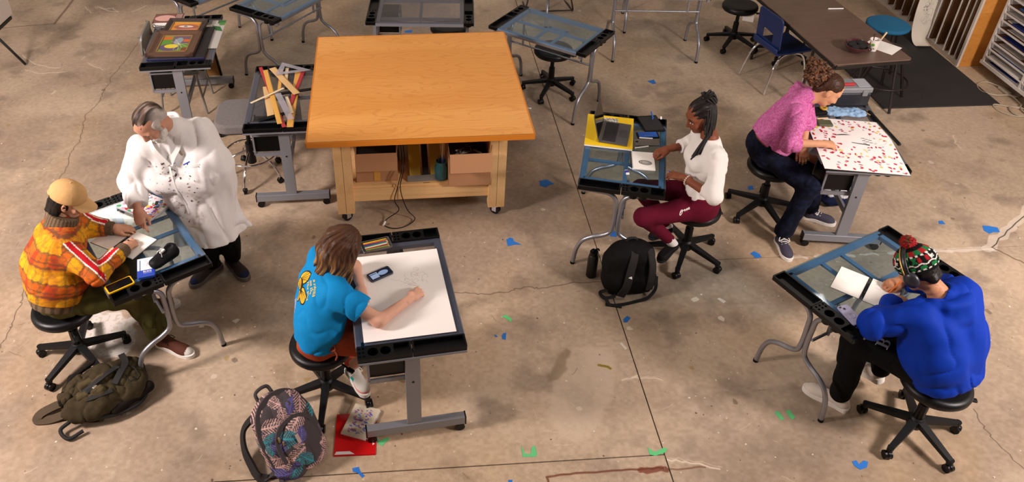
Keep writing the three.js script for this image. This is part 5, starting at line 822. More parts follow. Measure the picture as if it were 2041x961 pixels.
  part(hat, 'brim', [bg, bg2], new THREE.MeshStandardMaterial({ color: 0xc49a66, roughness: 0.9, side: THREE.DoubleSide }));
  part(hat, 'button', sph(0.008, q(0, 0.139, -0.012), [1, 0.6, 1], 10), mat(0xb88e5c, 0.9));
  part(hat, 'back_strap', tube([q(-0.04, 0.03, -0.108), q(0, 0.022, -0.124), q(0.04, 0.03, -0.108)], 0.007, 16, false, 6), mat(0xc49a66, 0.9)); part(hat, 'buckle', box(0.022, 0.02, 0.006, [0, 0, 0]).applyMatrix4(new THREE.Matrix4().makeBasis(V(...F.x), V(...F.y), V(...F.z))).translate(...q(-0.05, 0.032, -0.108)), M.chrome);
  const br = lin(0x5a3226), tc = lin(0xe8e2da);
  shoe(t, 'high_top_sneaker', [-2.045, 0, -3.815], [-1.765, 0, -3.7], { w: 0.05, h: 0.085, sole: 0.026, soleColour: 0xece6de, lace: 0x3a231a, paint: (l) => (l[2] > 0.86 ? tc : br) }); shoe(t, 'high_top_sneaker', [-2.25, 0, -4.09], [-2.0, 0, -4.2], { w: 0.05, h: 0.085, sole: 0.026, soleColour: 0xece6de, lace: 0x3a231a, paint: (l) => (l[2] > 0.86 ? tc : br) });
  finish(t, [-2.53, 0, -3.68]);
  single('drawing_pen', 'dark pen in the hand of the plaid sweater person', 'pen', rod(hr.p(0.04, -0.035, 0.1), hr.p(0.014, 0.045, 0.03), 0.004), mat(0x1b1b22, 0.4));
}

{ // --- bearded man in the white coat
  const t = person('bearded grey-haired man in a long white paint-spattered coat leaning over the table');
  const J = { pelvis: [-1.765, 0.93, -4.47], neck: [-1.86, 1.385, -4.4], Rs: [-2.02, 1.29, -4.3], Ls: [-1.7, 1.325, -4.46], Re: [-2.155, 1.03, -4.3], Rw: [-2.075, 0.925, -4.12], Le: [-1.585, 1.06, -4.43], Lw: [-1.605, 0.83, -4.46], Rh: [-1.85, 0.9, -4.47], Lh: [-1.68, 0.9, -4.49], Rk: [-1.83, 0.5, -4.49], Lk: [-1.68, 0.5, -4.53], Ra: [-1.845, 0.11, -4.54], La: [-1.7, 0.11, -4.6] };
  const F = frame([-1.9, 1.53, -4.215], [-0.3, -0.68, 0.62], [-0.2, 0.7, 0.62]), skin = lin(0xc48e74);
  const hr = handPrims(J.Rw, [0.12, -0.85, 0.45], [-0.1, 0.4, 0.9], 1, [0.12, 0.5, 0.62, 0.7], 0.4, 0.12, 1.02), hl = handPrims(J.Lw, [-0.02, -0.95, 0.12], [0.85, 0.05, 0.4], -1, [0.35, 0.4, 0.45, 0.5], 0.35, 0.06, 1.02);
  const wh = lin(0xd8d2ca), grey = lin(0x8a7f78);
  bodySkin(t, J, F, [hr, hl], skin, { brow: 0x6a5a50, lip: 0xa86454, size: 1.04 });
  const q = (x, y, z) => F.at(x * 1.04, y * 1.04, z * 1.04);
  part(t, 'beard', fieldMesh([cap(q(-0.066, -0.045, 0.016), q(-0.03, -0.105, 0.05), 0.019, 0.024), cap(q(0.066, -0.045, 0.016), q(0.03, -0.105, 0.05), 0.019, 0.024), ell(q(0, -0.12, 0.06), [0.052, 0.044, 0.036], F.axes), ell(q(-0.055, -0.075, 0.03), [0.024, 0.04, 0.035], F.axes), ell(q(0.055, -0.075, 0.03), [0.024, 0.04, 0.035], F.axes), cap(q(-0.03, -0.052, 0.083), q(0.03, -0.052, 0.083), 0.009, 0.009, { k: 0.012 }), cap(q(-0.034, -0.055, 0.078), q(-0.03, -0.09, 0.064), 0.011, 0.013), cap(q(0.034, -0.055, 0.078), q(0.03, -0.09, 0.064), 0.011, 0.013)], 0.0045, { k: 0.02, warp: (x, y, z) => 0.007 * (noise3(x * 120, y * 60, z * 120) - 0.5), colour: (p) => jit(wh, p, 0.12, 90) }), HAIRM);
  const hc = [lin(0x2c211c), lin(0x6e594c), lin(0xb5aaa2)];
  part(t, 'hair', fieldMesh([ell(q(0, 0.04, -0.022), [0.083, 0.09, 0.099], F.axes), ell(q(0, -0.01, -0.07), [0.075, 0.065, 0.045], F.axes), cap(q(-0.076, 0.03, 0.01), q(-0.074, -0.02, 0.012), 0.014, 0.01), cap(q(0.076, 0.03, 0.01), q(0.074, -0.02, 0.012), 0.014, 0.01)], 0.005, { k: 0.02, cut: [ell(q(0, 0.0, 0.115), [0.075, 0.082, 0.072], F.axes)], warp: (x, y, z) => { const l = F.inv([x, y, z]); return 0.014 * (noise3(l[0] * 44 + 12 * l[2], l[1] * 10, l[2] * 9) - 0.5) + 0.008 * (noise3(l[0] * 130 + 14 * l[2], l[1] * 30, l[2] * 14) - 0.5); }, colour: (p) => { const l = F.inv(p), n = noise3(l[0] * 90 + 14 * l[2], l[1] * 20, l[2] * 12), sidey = smooth(0.045, 0.078, Math.abs(l[0])) + smooth(0.02, -0.03, l[1]); return mix3(mix3(hc[0], hc[1], smooth(0.3, 0.75, n)), hc[2], clamp(sidey * 0.8 + smooth(0.66, 0.85, n) * 0.5)); } }), HAIRM);
  // the coat: chest, sleeves and a long open skirt
  const side = unit(sub(J.Ls, J.Rs)), fr = unit([-0.15, 0, 1]), coatC = lin(0xe2ddda), hemY = 0.47, sk = [];
  sk.push({ t: 2, a: [-1.78, 1.05, -4.42], b: [-1.745, hemY - 0.06, -4.46], r0: [0.235, 0.17], r1: [0.27, 0.2], k: 0.08 });
  const rc = mulberry(61), dots = []; const pal = [0x3a2a22, 0x7a2a22, 0x222a5a, 0x4a5a3a, 0x8a6a4a, 0x2a2422].map(lin);
  for (let i = 0; i < 120; i++) { const y = 0.62 + 0.5 * Math.pow(rc(), 0.7), x = -1.9 + 0.28 * rc(); dots.push([x, y, 0.003 + 0.009 * rc() * rc(), pal[rc() * 6 | 0], 0.5 + rc()]); }
  const stain = lin(0x8f7d68);
  const coat = part(t, 'white_coat', fieldMesh([...torsoPrims(J, 0.03, { wc: 0.1, wb: 0.095, rc: 0.128, rb: 0.15, rp: 0.14, belly: [-1.8, 1.08, -4.4] }), ...sk, ...sleevePrims(J.Rs, J.Re, J.Rw, 0.092, 0.075, 0.066, 1.86), ...sleevePrims(J.Ls, J.Le, J.Lw, 0.092, 0.074, 0.066, 1.86)], 0.0085, { k: 0.07, warp: (x, y, z) => { const a = Math.atan2(z + 4.45, x + 1.76); return folds(0.026, 8, 0.42)(x, y, z) + (y < 0.9 ? 0.07 * smooth(1.0, 0.5, y) * (noise3(a * 2.6 + 9, y * 1.5, 2) - 0.5) : 0); }, clips: [[[-1.75, hemY, -4.45], [0.12, -1, 0.1]]], cut: [cap([-1.8, 0.3, -4.22], [-1.8, 0.74, -4.2], 0.075, 0.002), cap([-1.875, 1.44, -4.26], [-1.848, 1.22, -4.235], 0.055, 0.012)], colour: (p) => {
    if (p[2] > -4.47) { const n = fbm(p[0] * 14 + 4, p[1] * 14, 3); if (p[1] > 0.6 && p[1] < 1.0 && Math.abs(p[0] + 1.8) < 0.16) return mix3(coatC, stain, 0.55 * smooth(0.55, 0.75, n)); }
    return jit(coatC, p, 0.03);
  } }), CLOTH({ roughness: 0.85 }));
  decal(coat, [-1.83, 0.93, -4.24], [-0.05, 0.2, 1], [0, 1, 0], [0.4, 0.66], decalMat(512, 840, (c) => {
    c.clearRect(0, 0, 512, 840); for (let i = 0; i < 120; i++) { const g = rc() + rc() - 1, x = 250 + g * 220, y = 60 + 620 * Math.pow(rc(), 1.1); c.fillStyle = ['#3a2a22', '#6a2a22', '#2a2a4a', '#4a5040', '#7a6450', '#2a2422', '#9a8a78'][rc() * 7 | 0]; c.save(); c.translate(x, y); c.rotate(rc() * 3); c.beginPath(); const s = 2.5 + 9 * rc() * rc(); c.ellipse(0, 0, s * (0.6 + rc() * 1.2), s * 0.6, 0, 0, 7); c.fill(); c.restore(); }
    c.strokeStyle = '#1f3a9a'; c.lineWidth = 9; c.beginPath(); c.moveTo(330, 96); c.lineTo(390, 62); c.stroke(); c.lineWidth = 4; c.beginPath(); c.moveTo(250, 80); c.lineTo(275, 70); c.stroke();
  }), 'paint_spatter', 0.3);
  const snap = (x, y, z, d = [-0.1, 0.45, 1], lift = 0.005) => { const n = vec(unit(d)), o = V(x, y, z).addScaledVector(n, 0.5), h = new THREE.Raycaster(o, n.clone().negate()).intersectObject(coat, false)[0]; return h ? h.point.addScaledVector(n, lift).toArray() : [x, y, z]; };
  const lapelMat = mat(0xdedad6, 0.85);
  part(coat, 'lapel', strap([[-1.79, 1.42, -4.42], snap(-1.785, 1.36, -4.33), snap(-1.8, 1.3, -4.3), snap(-1.825, 1.24, -4.28), snap(-1.845, 1.19, -4.26)], 0.042, 0.005, [0.1, 0.5, 0.85]), lapelMat); part(coat, 'lapel', strap([[-1.95, 1.39, -4.37], snap(-1.945, 1.34, -4.32), snap(-1.92, 1.29, -4.3), snap(-1.885, 1.24, -4.28), snap(-1.85, 1.19, -4.26)], 0.036, 0.005, [-0.25, 0.5, 0.85]), lapelMat);
  part(coat, 'front_edge', strap([1.19, 1.1, 1.0, 0.9, 0.8].map((y, i) => snap(-1.848 + i * 0.012, y, -4.25, [0, 0.15, 1], 0.002)), 0.012, 0.004, [0, 0.1, 1]), lapelMat); part(coat, 'chest_pocket', strap([snap(-1.75, 1.17, -4.27, [0.1, 0.3, 1], 0.002), snap(-1.71, 1.175, -4.28, [0.1, 0.3, 1], 0.002), snap(-1.67, 1.18, -4.3, [0.2, 0.3, 1], 0.002)], 0.014, 0.004, [0.1, 0.3, 1]), lapelMat);
  part(coat, 'collar', tube([[-1.955, 1.385, -4.37], [-1.915, 1.425, -4.46], [-1.84, 1.435, -4.48], [-1.785, 1.415, -4.41]], 0.015, 24, false, 8), lapelMat);
  part(t, 'shirt', fieldMesh(torsoPrims(J, 0.012, { wc: 0.1, wb: 0.095, rc: 0.126, rb: 0.14, rp: 0.13, belly: [-1.8, 1.08, -4.4] }), 0.011, { k: 0.07, clips: [[[0, 1.08, 0], [0, -1, 0]], [add(J.neck, [0, 0.03, 0]), [0, 1, 0]]], colour: () => lin(0xa8927c) }), CLOTH());
  trousers(t, J, lin(0x050505), { r0: 0.1, r1: 0.084, r2: 0.075, fold: 0.02, to: 0.95 });
  const bo = lin(0x3a322f), bn = lin(0x232a44);
  shoe(t, 'walking_boot', [-1.76, 0, -4.665], [-1.565, 0, -4.445], { w: 0.056, h: 0.07, sole: 0.03, soleColour: 0x6a6058, lace: 0x2a2422, paint: (l) => (l[2] > 0.85 ? bn : bo) }); shoe(t, 'walking_boot', [-1.81, 0, -4.62], [-1.965, 0, -4.36], { w: 0.056, h: 0.07, sole: 0.03, soleColour: 0x6a6058, lace: 0x2a2422, paint: (l) => (l[2] > 0.85 ? bn : bo) });
  finish(t, [-1.765, 0, -4.5]);
}

{ // --- woman with locs, maroon leggings
  const t = person('woman with long black locs in a white top and maroon leggings drawing beside the laptop');
  const J = { pelvis: [1.78, 0.605, -4.75], neck: [1.765, 1.1, -4.8], Ls: [1.8, 1.03, -4.66], Rs: [1.75, 1.045, -4.95], Le: [1.75, 0.85, -4.44], Lw: [1.59, 0.85, -4.655], Re: [1.735, 0.86, -5.07], Rw: [1.545, 0.87, -4.99], Rh: [1.8, 0.585, -4.84], Lh: [1.76, 0.585, -4.66], Lk: [1.345, 0.53, -4.61], Rk: [1.36, 0.59, -4.87], La: [1.615, 0.225, -4.71], Ra: [1.63, 0.2, -4.93] };
  const F = frame([1.685, 1.23, -4.865], [-0.86, -0.38, 0.2], [-0.3, 0.95, 0.05]), skin = lin(0x7d4730);
  const hl = handPrims(J.Lw, [-0.68, -0.22, -0.7], [-0.1, 0.95, 0.1], -1, [0.2, 0.24, 0.28, 0.34], 0.5, 0.12, 0.97), hr = handPrims(J.Rw, [-0.92, -0.34, 0.05], [-0.3, 0.9, 0.1], 1, [0.75, 0.7, 0.62, 0.55], 0.75, 0.06, 0.97);
  bodySkin(t, J, F, [hl, hr], skin, { brow: 0x120b08, lip: 0x6e3430, size: 0.98 });
  const up = unit(sub(J.neck, J.pelvis)), wc = lin(0xe2dcd6);
  part(t, 'white_top', fieldMesh([...torsoPrims(J, 0.008, { wc: 0.07, wb: 0.052, rc: 0.112, rb: 0.1, rp: 0.12 }), ell(add(lerp3(J.pelvis, J.neck, 0.66), [-0.1, 0, 0.02]), [0.05, 0.06, 0.1]), ...sleevePrims(J.Ls, J.Le, J.Lw, 0.066, 0.054, 0.05, 1.35), ...sleevePrims(J.Rs, J.Re, J.Rw, 0.066, 0.054, 0.05, 1.5)], 0.008, { k: 0.05, warp: folds(0.012, 9, 0.9), clips: [[add(J.pelvis, up, 0.0), [-up[0], -up[1], -up[2]]], [add(J.neck, up, 0.005), up]], colour: () => wc }), CLOTH({ roughness: 0.8 }));
  const mar = lin(0x5c0a22);
  const lg = trousers(t, J, (p) => jit(mar, p, 0.04), { name: 'leggings', r0: 0.098, r1: 0.068, r2: 0.044, fold: 0.006, to: 0.93, torso: { rp: 0.132, wp: 0.075 }, clips: [[add(J.pelvis, up, 0.09), up]] });
  decal(lg, [1.62, 0.635, -4.56], [0, 0.85, 0.5], [0.3, 0.5, -0.8], [0.075, 0.1], decalMat(128, 160, (c) => { c.clearRect(0, 0, 128, 160); c.strokeStyle = '#e8dcd6'; c.lineWidth = 7; c.beginPath(); c.moveTo(20, 130); c.bezierCurveTo(10, 60, 50, 60, 40, 110); c.bezierCurveTo(36, 140, 10, 140, 24, 100); c.lineTo(62, 60); c.lineTo(66, 76); c.lineTo(84, 44); c.lineTo(88, 60); c.bezierCurveTo(100, 20, 116, 16, 104, 48); c.lineTo(118, 40); c.stroke(); }), 'script_print');
  const q = (x, y, z) => F.at(x * 0.98, y * 0.98, z * 0.98), hk = lin(0x0f0b0a), hk2 = lin(0x2a1d16);
  const hp = [ell(q(0, 0.042, -0.026), [0.084, 0.09, 0.096], F.axes), ell(q(0, 0.105, -0.075), [0.05, 0.042, 0.05], F.axes, { k: 0.02 })], rr = mulberry(83), locs = [];
  for (let i = 0; i < 46; i++) { const a = (i / 45 - 0.5) * 4.0, s0 = q(0.045 * Math.sin(a), 0.11, -0.085 - 0.02 * Math.cos(a)), s1 = q(0.086 * Math.sin(a), 0.06 - 0.03 * rr(), -0.05 - 0.075 * Math.cos(a)), l = 0.2 + 0.14 * rr() - 0.05 * Math.abs(a), s2 = add(s1, [0.02 * (rr() - 0.3), -l * 0.5, 0.02 * rr() + 0.01 * Math.sin(a)]), s3 = add(s2, [0.03 * (rr() - 0.5), -l * 0.5, 0.03 * (rr() - 0.3)]); locs.push(tube([s0, lerp3(s0, s1, 0.5), s1, s2, s3], 0.0068, 26, false, 6)); }
  const hair = part(t, 'hair', fieldMesh(hp, 0.005, { k: 0.02, cut: [ell(q(0, -0.01, 0.1), [0.075, 0.088, 0.082], F.axes), ell(q(0.08, -0.02, 0.02), [0.03, 0.05, 0.03], F.axes), ell(q(-0.08, -0.02, 0.02), [0.03, 0.05, 0.03], F.axes)], warp: (x, y, z) => { const l = F.inv([x, y, z]), a = Math.atan2(l[0], l[1]); return 0.008 * (Math.abs(Math.sin(a * 9 + 10 * l[2])) - 0.5); }, colour: (p) => { const l = F.inv(p), a = Math.atan2(l[0], l[1]); return mix3(hk, hk2, 0.5 * smooth(0.6, 1, Math.abs(Math.sin(a * 9 + 10 * l[2])))); } }), HAIRM);
  for (let i = 0; i < 16; i++) { const s0 = q(0.03, 0.1, -0.09), s1 = q(0.088, 0.05 - 0.02 * rr(), -0.055 - 0.03 * rr()), s2 = add(q(0.1, -0.08, -0.03 + 0.04 * rr()), [0, -0.02, 0.02 * rr()]), l = 0.1 + 0.16 * rr(), s3 = add(s2, [-0.05 - 0.05 * rr(), -l, 0.035 + 0.03 * rr()]); locs.push(tube([s0, lerp3(s0, s1, 0.5), s1, s2, lerp3(s2, s3, 0.5), s3], 0.0068, 30, false, 6)); }
  for (let i = 0; i < 14; i++) { const a = i / 14 * 6.283, s0 = q(0.02 * Math.cos(a), 0.12, -0.08), s1 = q(0.05 * Math.cos(a), 0.15 - 0.01 * (i % 3), -0.09 + 0.045 * Math.sin(a)), s2 = q(0.06 * Math.cos(a), 0.09, -0.11 + 0.03 * Math.sin(a)); locs.push(tube([s0, s1, s2], 0.0085, 16, false, 6)); }
  const lm = part(hair, 'locs', locs, mat(0x120d0b, 0.7)); lm.userData.kind = 'stuff';
  part(t, 'earring', sph(0.006, q(0.083, -0.038, 0.002)), mat(0xf4f0ea, 0.2));
  part(t, 'bracelet', [...Array(14)].map((_, i) => { const a = i / 14 * 6.283, ax = unit(sub(J.Lw, J.Le)), e = unit(cross3(ax, [0, 1, 0])), f = cross3(ax, e), c = lerp3(J.Le, J.Lw, 0.86); return sph(0.0055, add(add(c, e, 0.034 * Math.cos(a)), f, 0.034 * Math.sin(a)), null, 8); }), mat(0xd8c8b8, 0.3)).userData.kind = 'stuff';
  for (const [a, h, to] of [[J.La, [1.675, 0.155, -4.735], [1.52, 0.1, -4.6]], [J.Ra, [1.69, 0.14, -4.95], [1.5, 0.1, -4.87]]]) { shoe(t, 'black_shoe', h, to, { w: 0.044, h: 0.03, sole: 0.016, soleColour: 0x111010, lace: null, colour: 0x121011 }); part(t, 'white_sock', rod(lerp3(a === J.La ? J.Lk : J.Rk, a, 0.88), lerp3(h, to, 0.2).map((v, i) => v + (i === 1 ? 0.04 : 0)), 0.04, 0.036), mat(0xd8d2cc, 0.9)); }
  finish(t, [1.78, 0, -4.75]);
  single('blue_pencil', 'blue pencil held by the woman in the white top', 'pencil', rod(hl.p(0.05, -0.02, 0.16), hl.p(0.03, -0.004, 0.07), 0.004), mat(0x1a56a8, 0.4));
}

{ // --- pink shirt and jeans
  const t = person('person in a pink shirt and dark jeans with a curly ponytail drawing the red-dotted poster');
  const J = { pelvis: [2.44, 0.625, -5.4], neck: [2.66, 1.08, -5.43], Rs: [2.56, 1.005, -5.28], Ls: [2.68, 1.04, -5.58], Re: [2.49, 0.868, -5.09], Rw: [2.755, 0.838, -5.135], Le: [2.69, 0.87, -5.37], Lw: [2.665, 0.745, -5.24], Rh: [2.44, 0.6, -5.31], Lh: [2.45, 0.6, -5.49], Rk: [2.71, 0.52, -5.03], Lk: [2.85, 0.53, -5.33], Ra: [2.565, 0.11, -4.955], La: [2.9, 0.11, -5.28] };
  const F = frame([2.8, 1.155, -5.39], [0.72, -0.6, 0.28], [0.6, 0.75, 0]), skin = lin(0xc9926e);
  const hr = handPrims(J.Rw, [0.95, -0.16, -0.12], [0.1, 0.95, 0.2], 1, [0.6, 0.64, 0.7, 0.75], 0.7, 0.05, 1), hl = handPrims(J.Lw, [0.05, -0.75, 0.6], [-0.2, 0.5, 0.8], -1, [0.3, 0.34, 0.36, 0.4], 0.3, 0.08, 1);
  bodySkin(t, J, F, [hr, hl], skin, { brow: 0x24160e, lip: 0xa85e4c });
  const up = unit(sub(J.neck, J.pelvis)), pk = lin(0xb8508e), pk2 = lin(0xd88ab8);
  const pc = (p) => mix3(pk, pk2, 0.75 * smooth(0.3, 0.75, noise3(p[0] * 240, p[1] * 240, p[2] * 240)));
  const shirt = part(t, 'pink_shirt', fieldMesh([...torsoPrims(J, 0.016, { wc: 0.078, wb: 0.068, rc: 0.118, rb: 0.115, rp: 0.118 }), ...sleevePrims(J.Rs, J.Re, J.Rw, 0.076, 0.07, 0.062, 1.12), ...sleevePrims(J.Ls, J.Le, J.Lw, 0.076, 0.068, 0.06, 1.1)], 0.0075, { k: 0.05, warp: folds(0.022, 8, 0.8), clips: [[add(J.pelvis, up, 0.065), [-up[0], -up[1], -up[2]]], [add(J.neck, up, 0.03), up]], colour: pc }), CLOTH({ roughness: 0.9 }));
  const ring = (a, b, f, r) => fieldMesh([cap(lerp3(a, b, f - 0.08), lerp3(a, b, f + 0.08), r, r, { clip: [[lerp3(a, b, f + 0.1), unit(sub(b, a))], [lerp3(a, b, f - 0.1), unit(sub(a, b))]] })], 0.006, { colour: pc });
  part(shirt, 'rolled_cuff', ring(J.Re, J.Rw, 0.1, 0.07), CLOTH()); part(shirt, 'rolled_cuff', ring(J.Le, J.Lw, 0.12, 0.066), CLOTH());
  part(shirt, 'collar', fieldMesh([cap(add(J.neck, [0.0, -0.01, 0]), add(J.neck, [0.05, 0.02, 0.01]), 0.075, 0.07, { clip: [[add(J.neck, [0.06, 0.0, 0]), unit([0.9, 0.45, 0.1])]] })], 0.006, { colour: pc }), CLOTH());
  const den = lin(0x0a0d1c), den2 = lin(0x141a32);
  trousers(t, J, (p) => mix3(den, den2, smooth(0.4, 0.75, fbm(p[0] * 30 + p[2] * 30, p[1] * 60, 3))), { name: 'jeans', r0: 0.094, r1: 0.074, r2: 0.068, fold: 0.014, to: 0.95, torso: { rp: 0.125, wp: 0.065 }, clips: [[add(J.pelvis, up, 0.085), up]] });
  part(t, 'belt', fieldMesh(torsoPrims(J, 0.012, { rp: 0.125, wp: 0.065, chest: lerp3(J.pelvis, J.neck, 0.5), belly: lerp3(J.pelvis, J.neck, 0.25) }).slice(0, 4), 0.008, { k: 0.06, clips: [[add(J.pelvis, up, 0.09), up], [add(J.pelvis, up, 0.055), [-up[0], -up[1], -up[2]]]], colour: (p) => (p[0] < 2.4 && p[2] > -5.4 ? lin(0x8a4a22) : lin(0x2a1c14)) }), CLOTH({ roughness: 0.5 }));
  const q = F.at, hb = [lin(0x24150d), lin(0x5a3520)];
  part(t, 'hair', fieldMesh([ell(q(0, 0.04, -0.024), [0.083, 0.09, 0.098], F.axes), ell(q(0, -0.02, -0.07), [0.068, 0.06, 0.04], F.axes)], 0.005, { k: 0.02, cut: [ell(q(0, -0.015, 0.105), [0.078, 0.09, 0.09], F.axes), ell(q(0.08, -0.02, 0.015), [0.03, 0.045, 0.03], F.axes), ell(q(-0.08, -0.02, 0.015), [0.03, 0.045, 0.03], F.axes)], warp: (x, y, z) => 0.005 * (noise3(x * 160, y * 160, z * 160) - 0.5), colour: (p) => mix3(hb[0], hb[1], 0.6 * noise3(p[0] * 120, p[1] * 120, p[2] * 120)) }), HAIRM);
  const tail = [], r8 = mulberry(29); for (let i = 0; i < 46; i++) { const u = r8() * 2 - 1, v = r8() * 2 - 1, w = r8() * 2 - 1; if (u * u + v * v + w * w > 1) continue; tail.push(ell(q(0.1 * u, 0.03 + 0.08 * v, -0.17 + 0.105 * w), [0.032, 0.032, 0.032], null, { k: 0.02 })); }
  tail.push(ell(q(0, 0.03, -0.1), [0.05, 0.05, 0.04], F.axes));
  part(t, 'curly_ponytail', fieldMesh(tail, 0.005, { k: 0.014, warp: (x, y, z) => 0.022 * (noise3(x * 75, y * 75, z * 75) - 0.5) + 0.018 * (noise3(x * 200, y * 200, z * 200) - 0.5), colour: (p) => mix3(lin(0x2e1a10), lin(0x6e4528), smooth(0.35, 0.75, noise3(p[0] * 110, p[1] * 110, p[2] * 110))) }), HAIRM);
  for (const [h, to] of [[[2.565, 0, -5.0], [2.575, 0, -4.735]], [[2.86, 0, -5.31], [3.1, 0, -5.195]]]) shoe(t, 'canvas_sneaker', h, to, { w: 0.05, h: 0.045, sole: 0.026, soleColour: 0xded8d0, lace: 0xeae4dc, colour: 0x423f4c });
  finish(t, [2.44, 0, -5.4]);
  single('black_marker', 'black marker in the drawing hand of the pink shirt person', 'marker', rod(hr.p(0.05, -0.03, 0.105), hr.p(0.016, 0.045, 0.03), 0.0045), mat(0x14120f, 0.4));
}

{ // --- blue hoodie, knitted hat
  const t = person('person in a royal blue hoodie and knitted pompom hat drawing with an orange pencil');
  const J = { pelvis: [2.81, 0.61, -3.14], neck: [2.69, 1.045, -3.29], Ls: [2.57, 0.975, -3.2], Rs: [2.87, 0.985, -3.38], Le: [2.365, 0.852, -3.25], Lw: [2.57, 0.838, -3.44], Re: [2.86, 0.85, -3.56], Rw: [2.69, 0.84, -3.62], Lh: [2.73, 0.585, -3.09], Rh: [2.89, 0.585, -3.18], Lk: [2.42, 0.545, -3.4], Rk: [2.72, 0.56, -3.57], La: [2.425, 0.115, -3.365], Ra: [2.7, 0.2, -3.5] };
  const F = frame([2.565, 1.15, -3.385], [-0.55, -0.66, -0.5], [-0.45, 0.75, -0.45]), skin = lin(0xbd8462);
  const hl = handPrims(J.Lw, [0.78, -0.15, -0.55], [0, 1, 0], -1, [0.45, 0.48, 0.5, 0.55], 0.4, 0.08, 1), hr = handPrims(J.Rw, [-0.95, -0.15, 0.1], [-0.1, 0.95, 0.1], 1, [0.62, 0.66, 0.7, 0.75], 0.7, 0.05, 1);
  bodySkin(t, J, F, [hl, hr], skin, { brow: 0x1a100a, lip: 0xa05848 });
  const up = unit(sub(J.neck, J.pelvis)), bl = lin(0x00309c), blc = (p) => jit(bl, p, 0.05), lat = unit(sub(J.Rs, J.Ls));
  const bk = unit(cross3(up, lat));   // towards the back or the front
  const hoodP = []; const backDir = [0.45, 0.05, 0.75];
  for (let i = 0; i < 9; i++) { const a = (i / 8 - 0.5) * 3.4, c = add(add(J.neck, lat, 0.105 * Math.sin(a)), unit(backDir), 0.04 + 0.085 * Math.cos(a)); hoodP.push(cap(add(c, [0, 0.012, 0]), add(add(c, lat, -0.02 * Math.sin(a)), [0.01 * Math.cos(a), -0.05, 0.03 * Math.cos(a)]), 0.034, 0.04, { k: 0.035 })); }
  const hd = part(t, 'hoodie', fieldMesh([...torsoPrims(J, 0.03, { wc: 0.1, wb: 0.09, rc: 0.132, rb: 0.135, rp: 0.125 }), ...hoodP, ...sleevePrims(J.Ls, J.Le, J.Lw, 0.09, 0.078, 0.06, 1.85), ...sleevePrims(J.Rs, J.Re, J.Rw, 0.09, 0.074, 0.06, 1.85)], 0.008, { k: 0.06, warp: folds(0.028, 6.5, 0.7), cut: [cap(add(J.neck, [-0.03, 0.03, -0.03]), add(J.neck, [-0.08, 0.2, -0.08]), 0.075, 0.09)], clips: [[add(J.pelvis, up, -0.07), [-up[0], -up[1], -up[2]]]], colour: blc }), CLOTH({ roughness: 0.75 }));
  const blk = lin(0x060506);
  const tr = trousers(t, J, blk, { r0: 0.102, r1: 0.082, r2: 0.066, fold: 0.016, to: 0.97, torso: { rp: 0.118, wp: 0.075 } });
  decal(tr, [2.505, 0.65, -3.295], [-0.15, 0.95, 0.3], [-0.75, 0.1, -0.65], [0.085, 0.1], decalMat(128, 160, (c) => { c.clearRect(0, 0, 128, 160); c.fillStyle = '#d8d4e0'; c.font = 'bold 150px serif'; c.textAlign = 'center'; c.fillText('B', 64, 128); }), 'letter_print');
  const q = F.at;
  part(t, 'hair', fieldMesh([ell(q(0, 0.0, -0.035), [0.08, 0.07, 0.075], F.axes), cap(q(-0.03, -0.06, -0.075), q(0.03, -0.06, -0.075), 0.026, 0.026)], 0.006, { cut: [ell(q(0, -0.03, 0.07), [0.1, 0.13, 0.09], F.axes)], warp: (x, y, z) => 0.006 * (noise3(x * 150, y * 150, z * 150) - 0.5), colour: () => lin(0x130d0a) }), HAIRM);
  const HC = { k: lin(0x0e0d0e), w: lin(0xd6d0c6), r: lin(0x9c1c22), g: lin(0x1c6a3a) };
  const hat = part(t, 'knitted_hat', fieldMesh([ell(q(0, 0.048, -0.014), [0.099, 0.102, 0.118], F.axes)], 0.0042, { clips: [[q(0, 0.0, 0), [-F.y[0], -F.y[1], -F.y[2]]]], warp: (x, y, z) => { const l = F.inv([x, y, z]); return 0.0018 * Math.sin(l[1] * 900) * Math.sin(Math.atan2(l[0], l[2]) * 60); }, colour: (p) => {
    const l = F.inv(p), a = Math.atan2(l[0], l[2] + 0.014), h = l[1] - 0.0, s = (f, o = 0) => Math.abs((((a * f / 6.283 + o) % 1) + 1) % 1 - 0.5) * 2;
    if (h < 0.022) return HC.k; if (h < 0.03) return s(22) > 0.5 ? HC.w : HC.k; if (h < 0.05) return s(11) > 0.45 ? HC.g : HC.k; if (h < 0.066) return Math.abs(h - 0.058 - 0.005 * Math.sin(a * 12)) < 0.0035 ? HC.w : HC.k;
    if (h < 0.1) { const k = Math.floor((a / 6.283 + 1) * 9), u = s(9); if (k % 3 === 0) return u > 0.35 && u < 0.85 && Math.abs(h - 0.083) < 0.013 ? HC.r : HC.k; if (k % 3 === 1) return (u > 0.3 && (Math.abs(h - 0.083) < 0.004 || u > 0.8 || Math.abs(h - 0.074) < 0.003)) ? HC.w : HC.k; return Math.abs(u - 0.6 - (h - 0.083) * 18) < 0.18 || Math.abs(u - 0.6 + (h - 0.083) * 18) < 0.18 ? HC.g : HC.k; }
    if (h < 0.108) return s(20) > 0.5 ? HC.w : HC.k; if (h < 0.13) return s(8) > 0.5 ? HC.g : HC.r; return HC.k;
  } }), CLOTH({ roughness: 0.95 }));
  part(hat, 'pompom', fieldMesh([ell(q(0, 0.165, -0.02), [0.04, 0.036, 0.04])], 0.004, { pad: 0.03, warp: (x, y, z) => 0.022 * (noise3(x * 170, y * 170, z * 170) - 0.55), colour: (p) => (noise3(p[0] * 120, p[1] * 120, p[2] * 120) > 0.62 ? lin(0x4a3a22) : lin(0x8e1c20)) }), CLOTH({ roughness: 1 }));
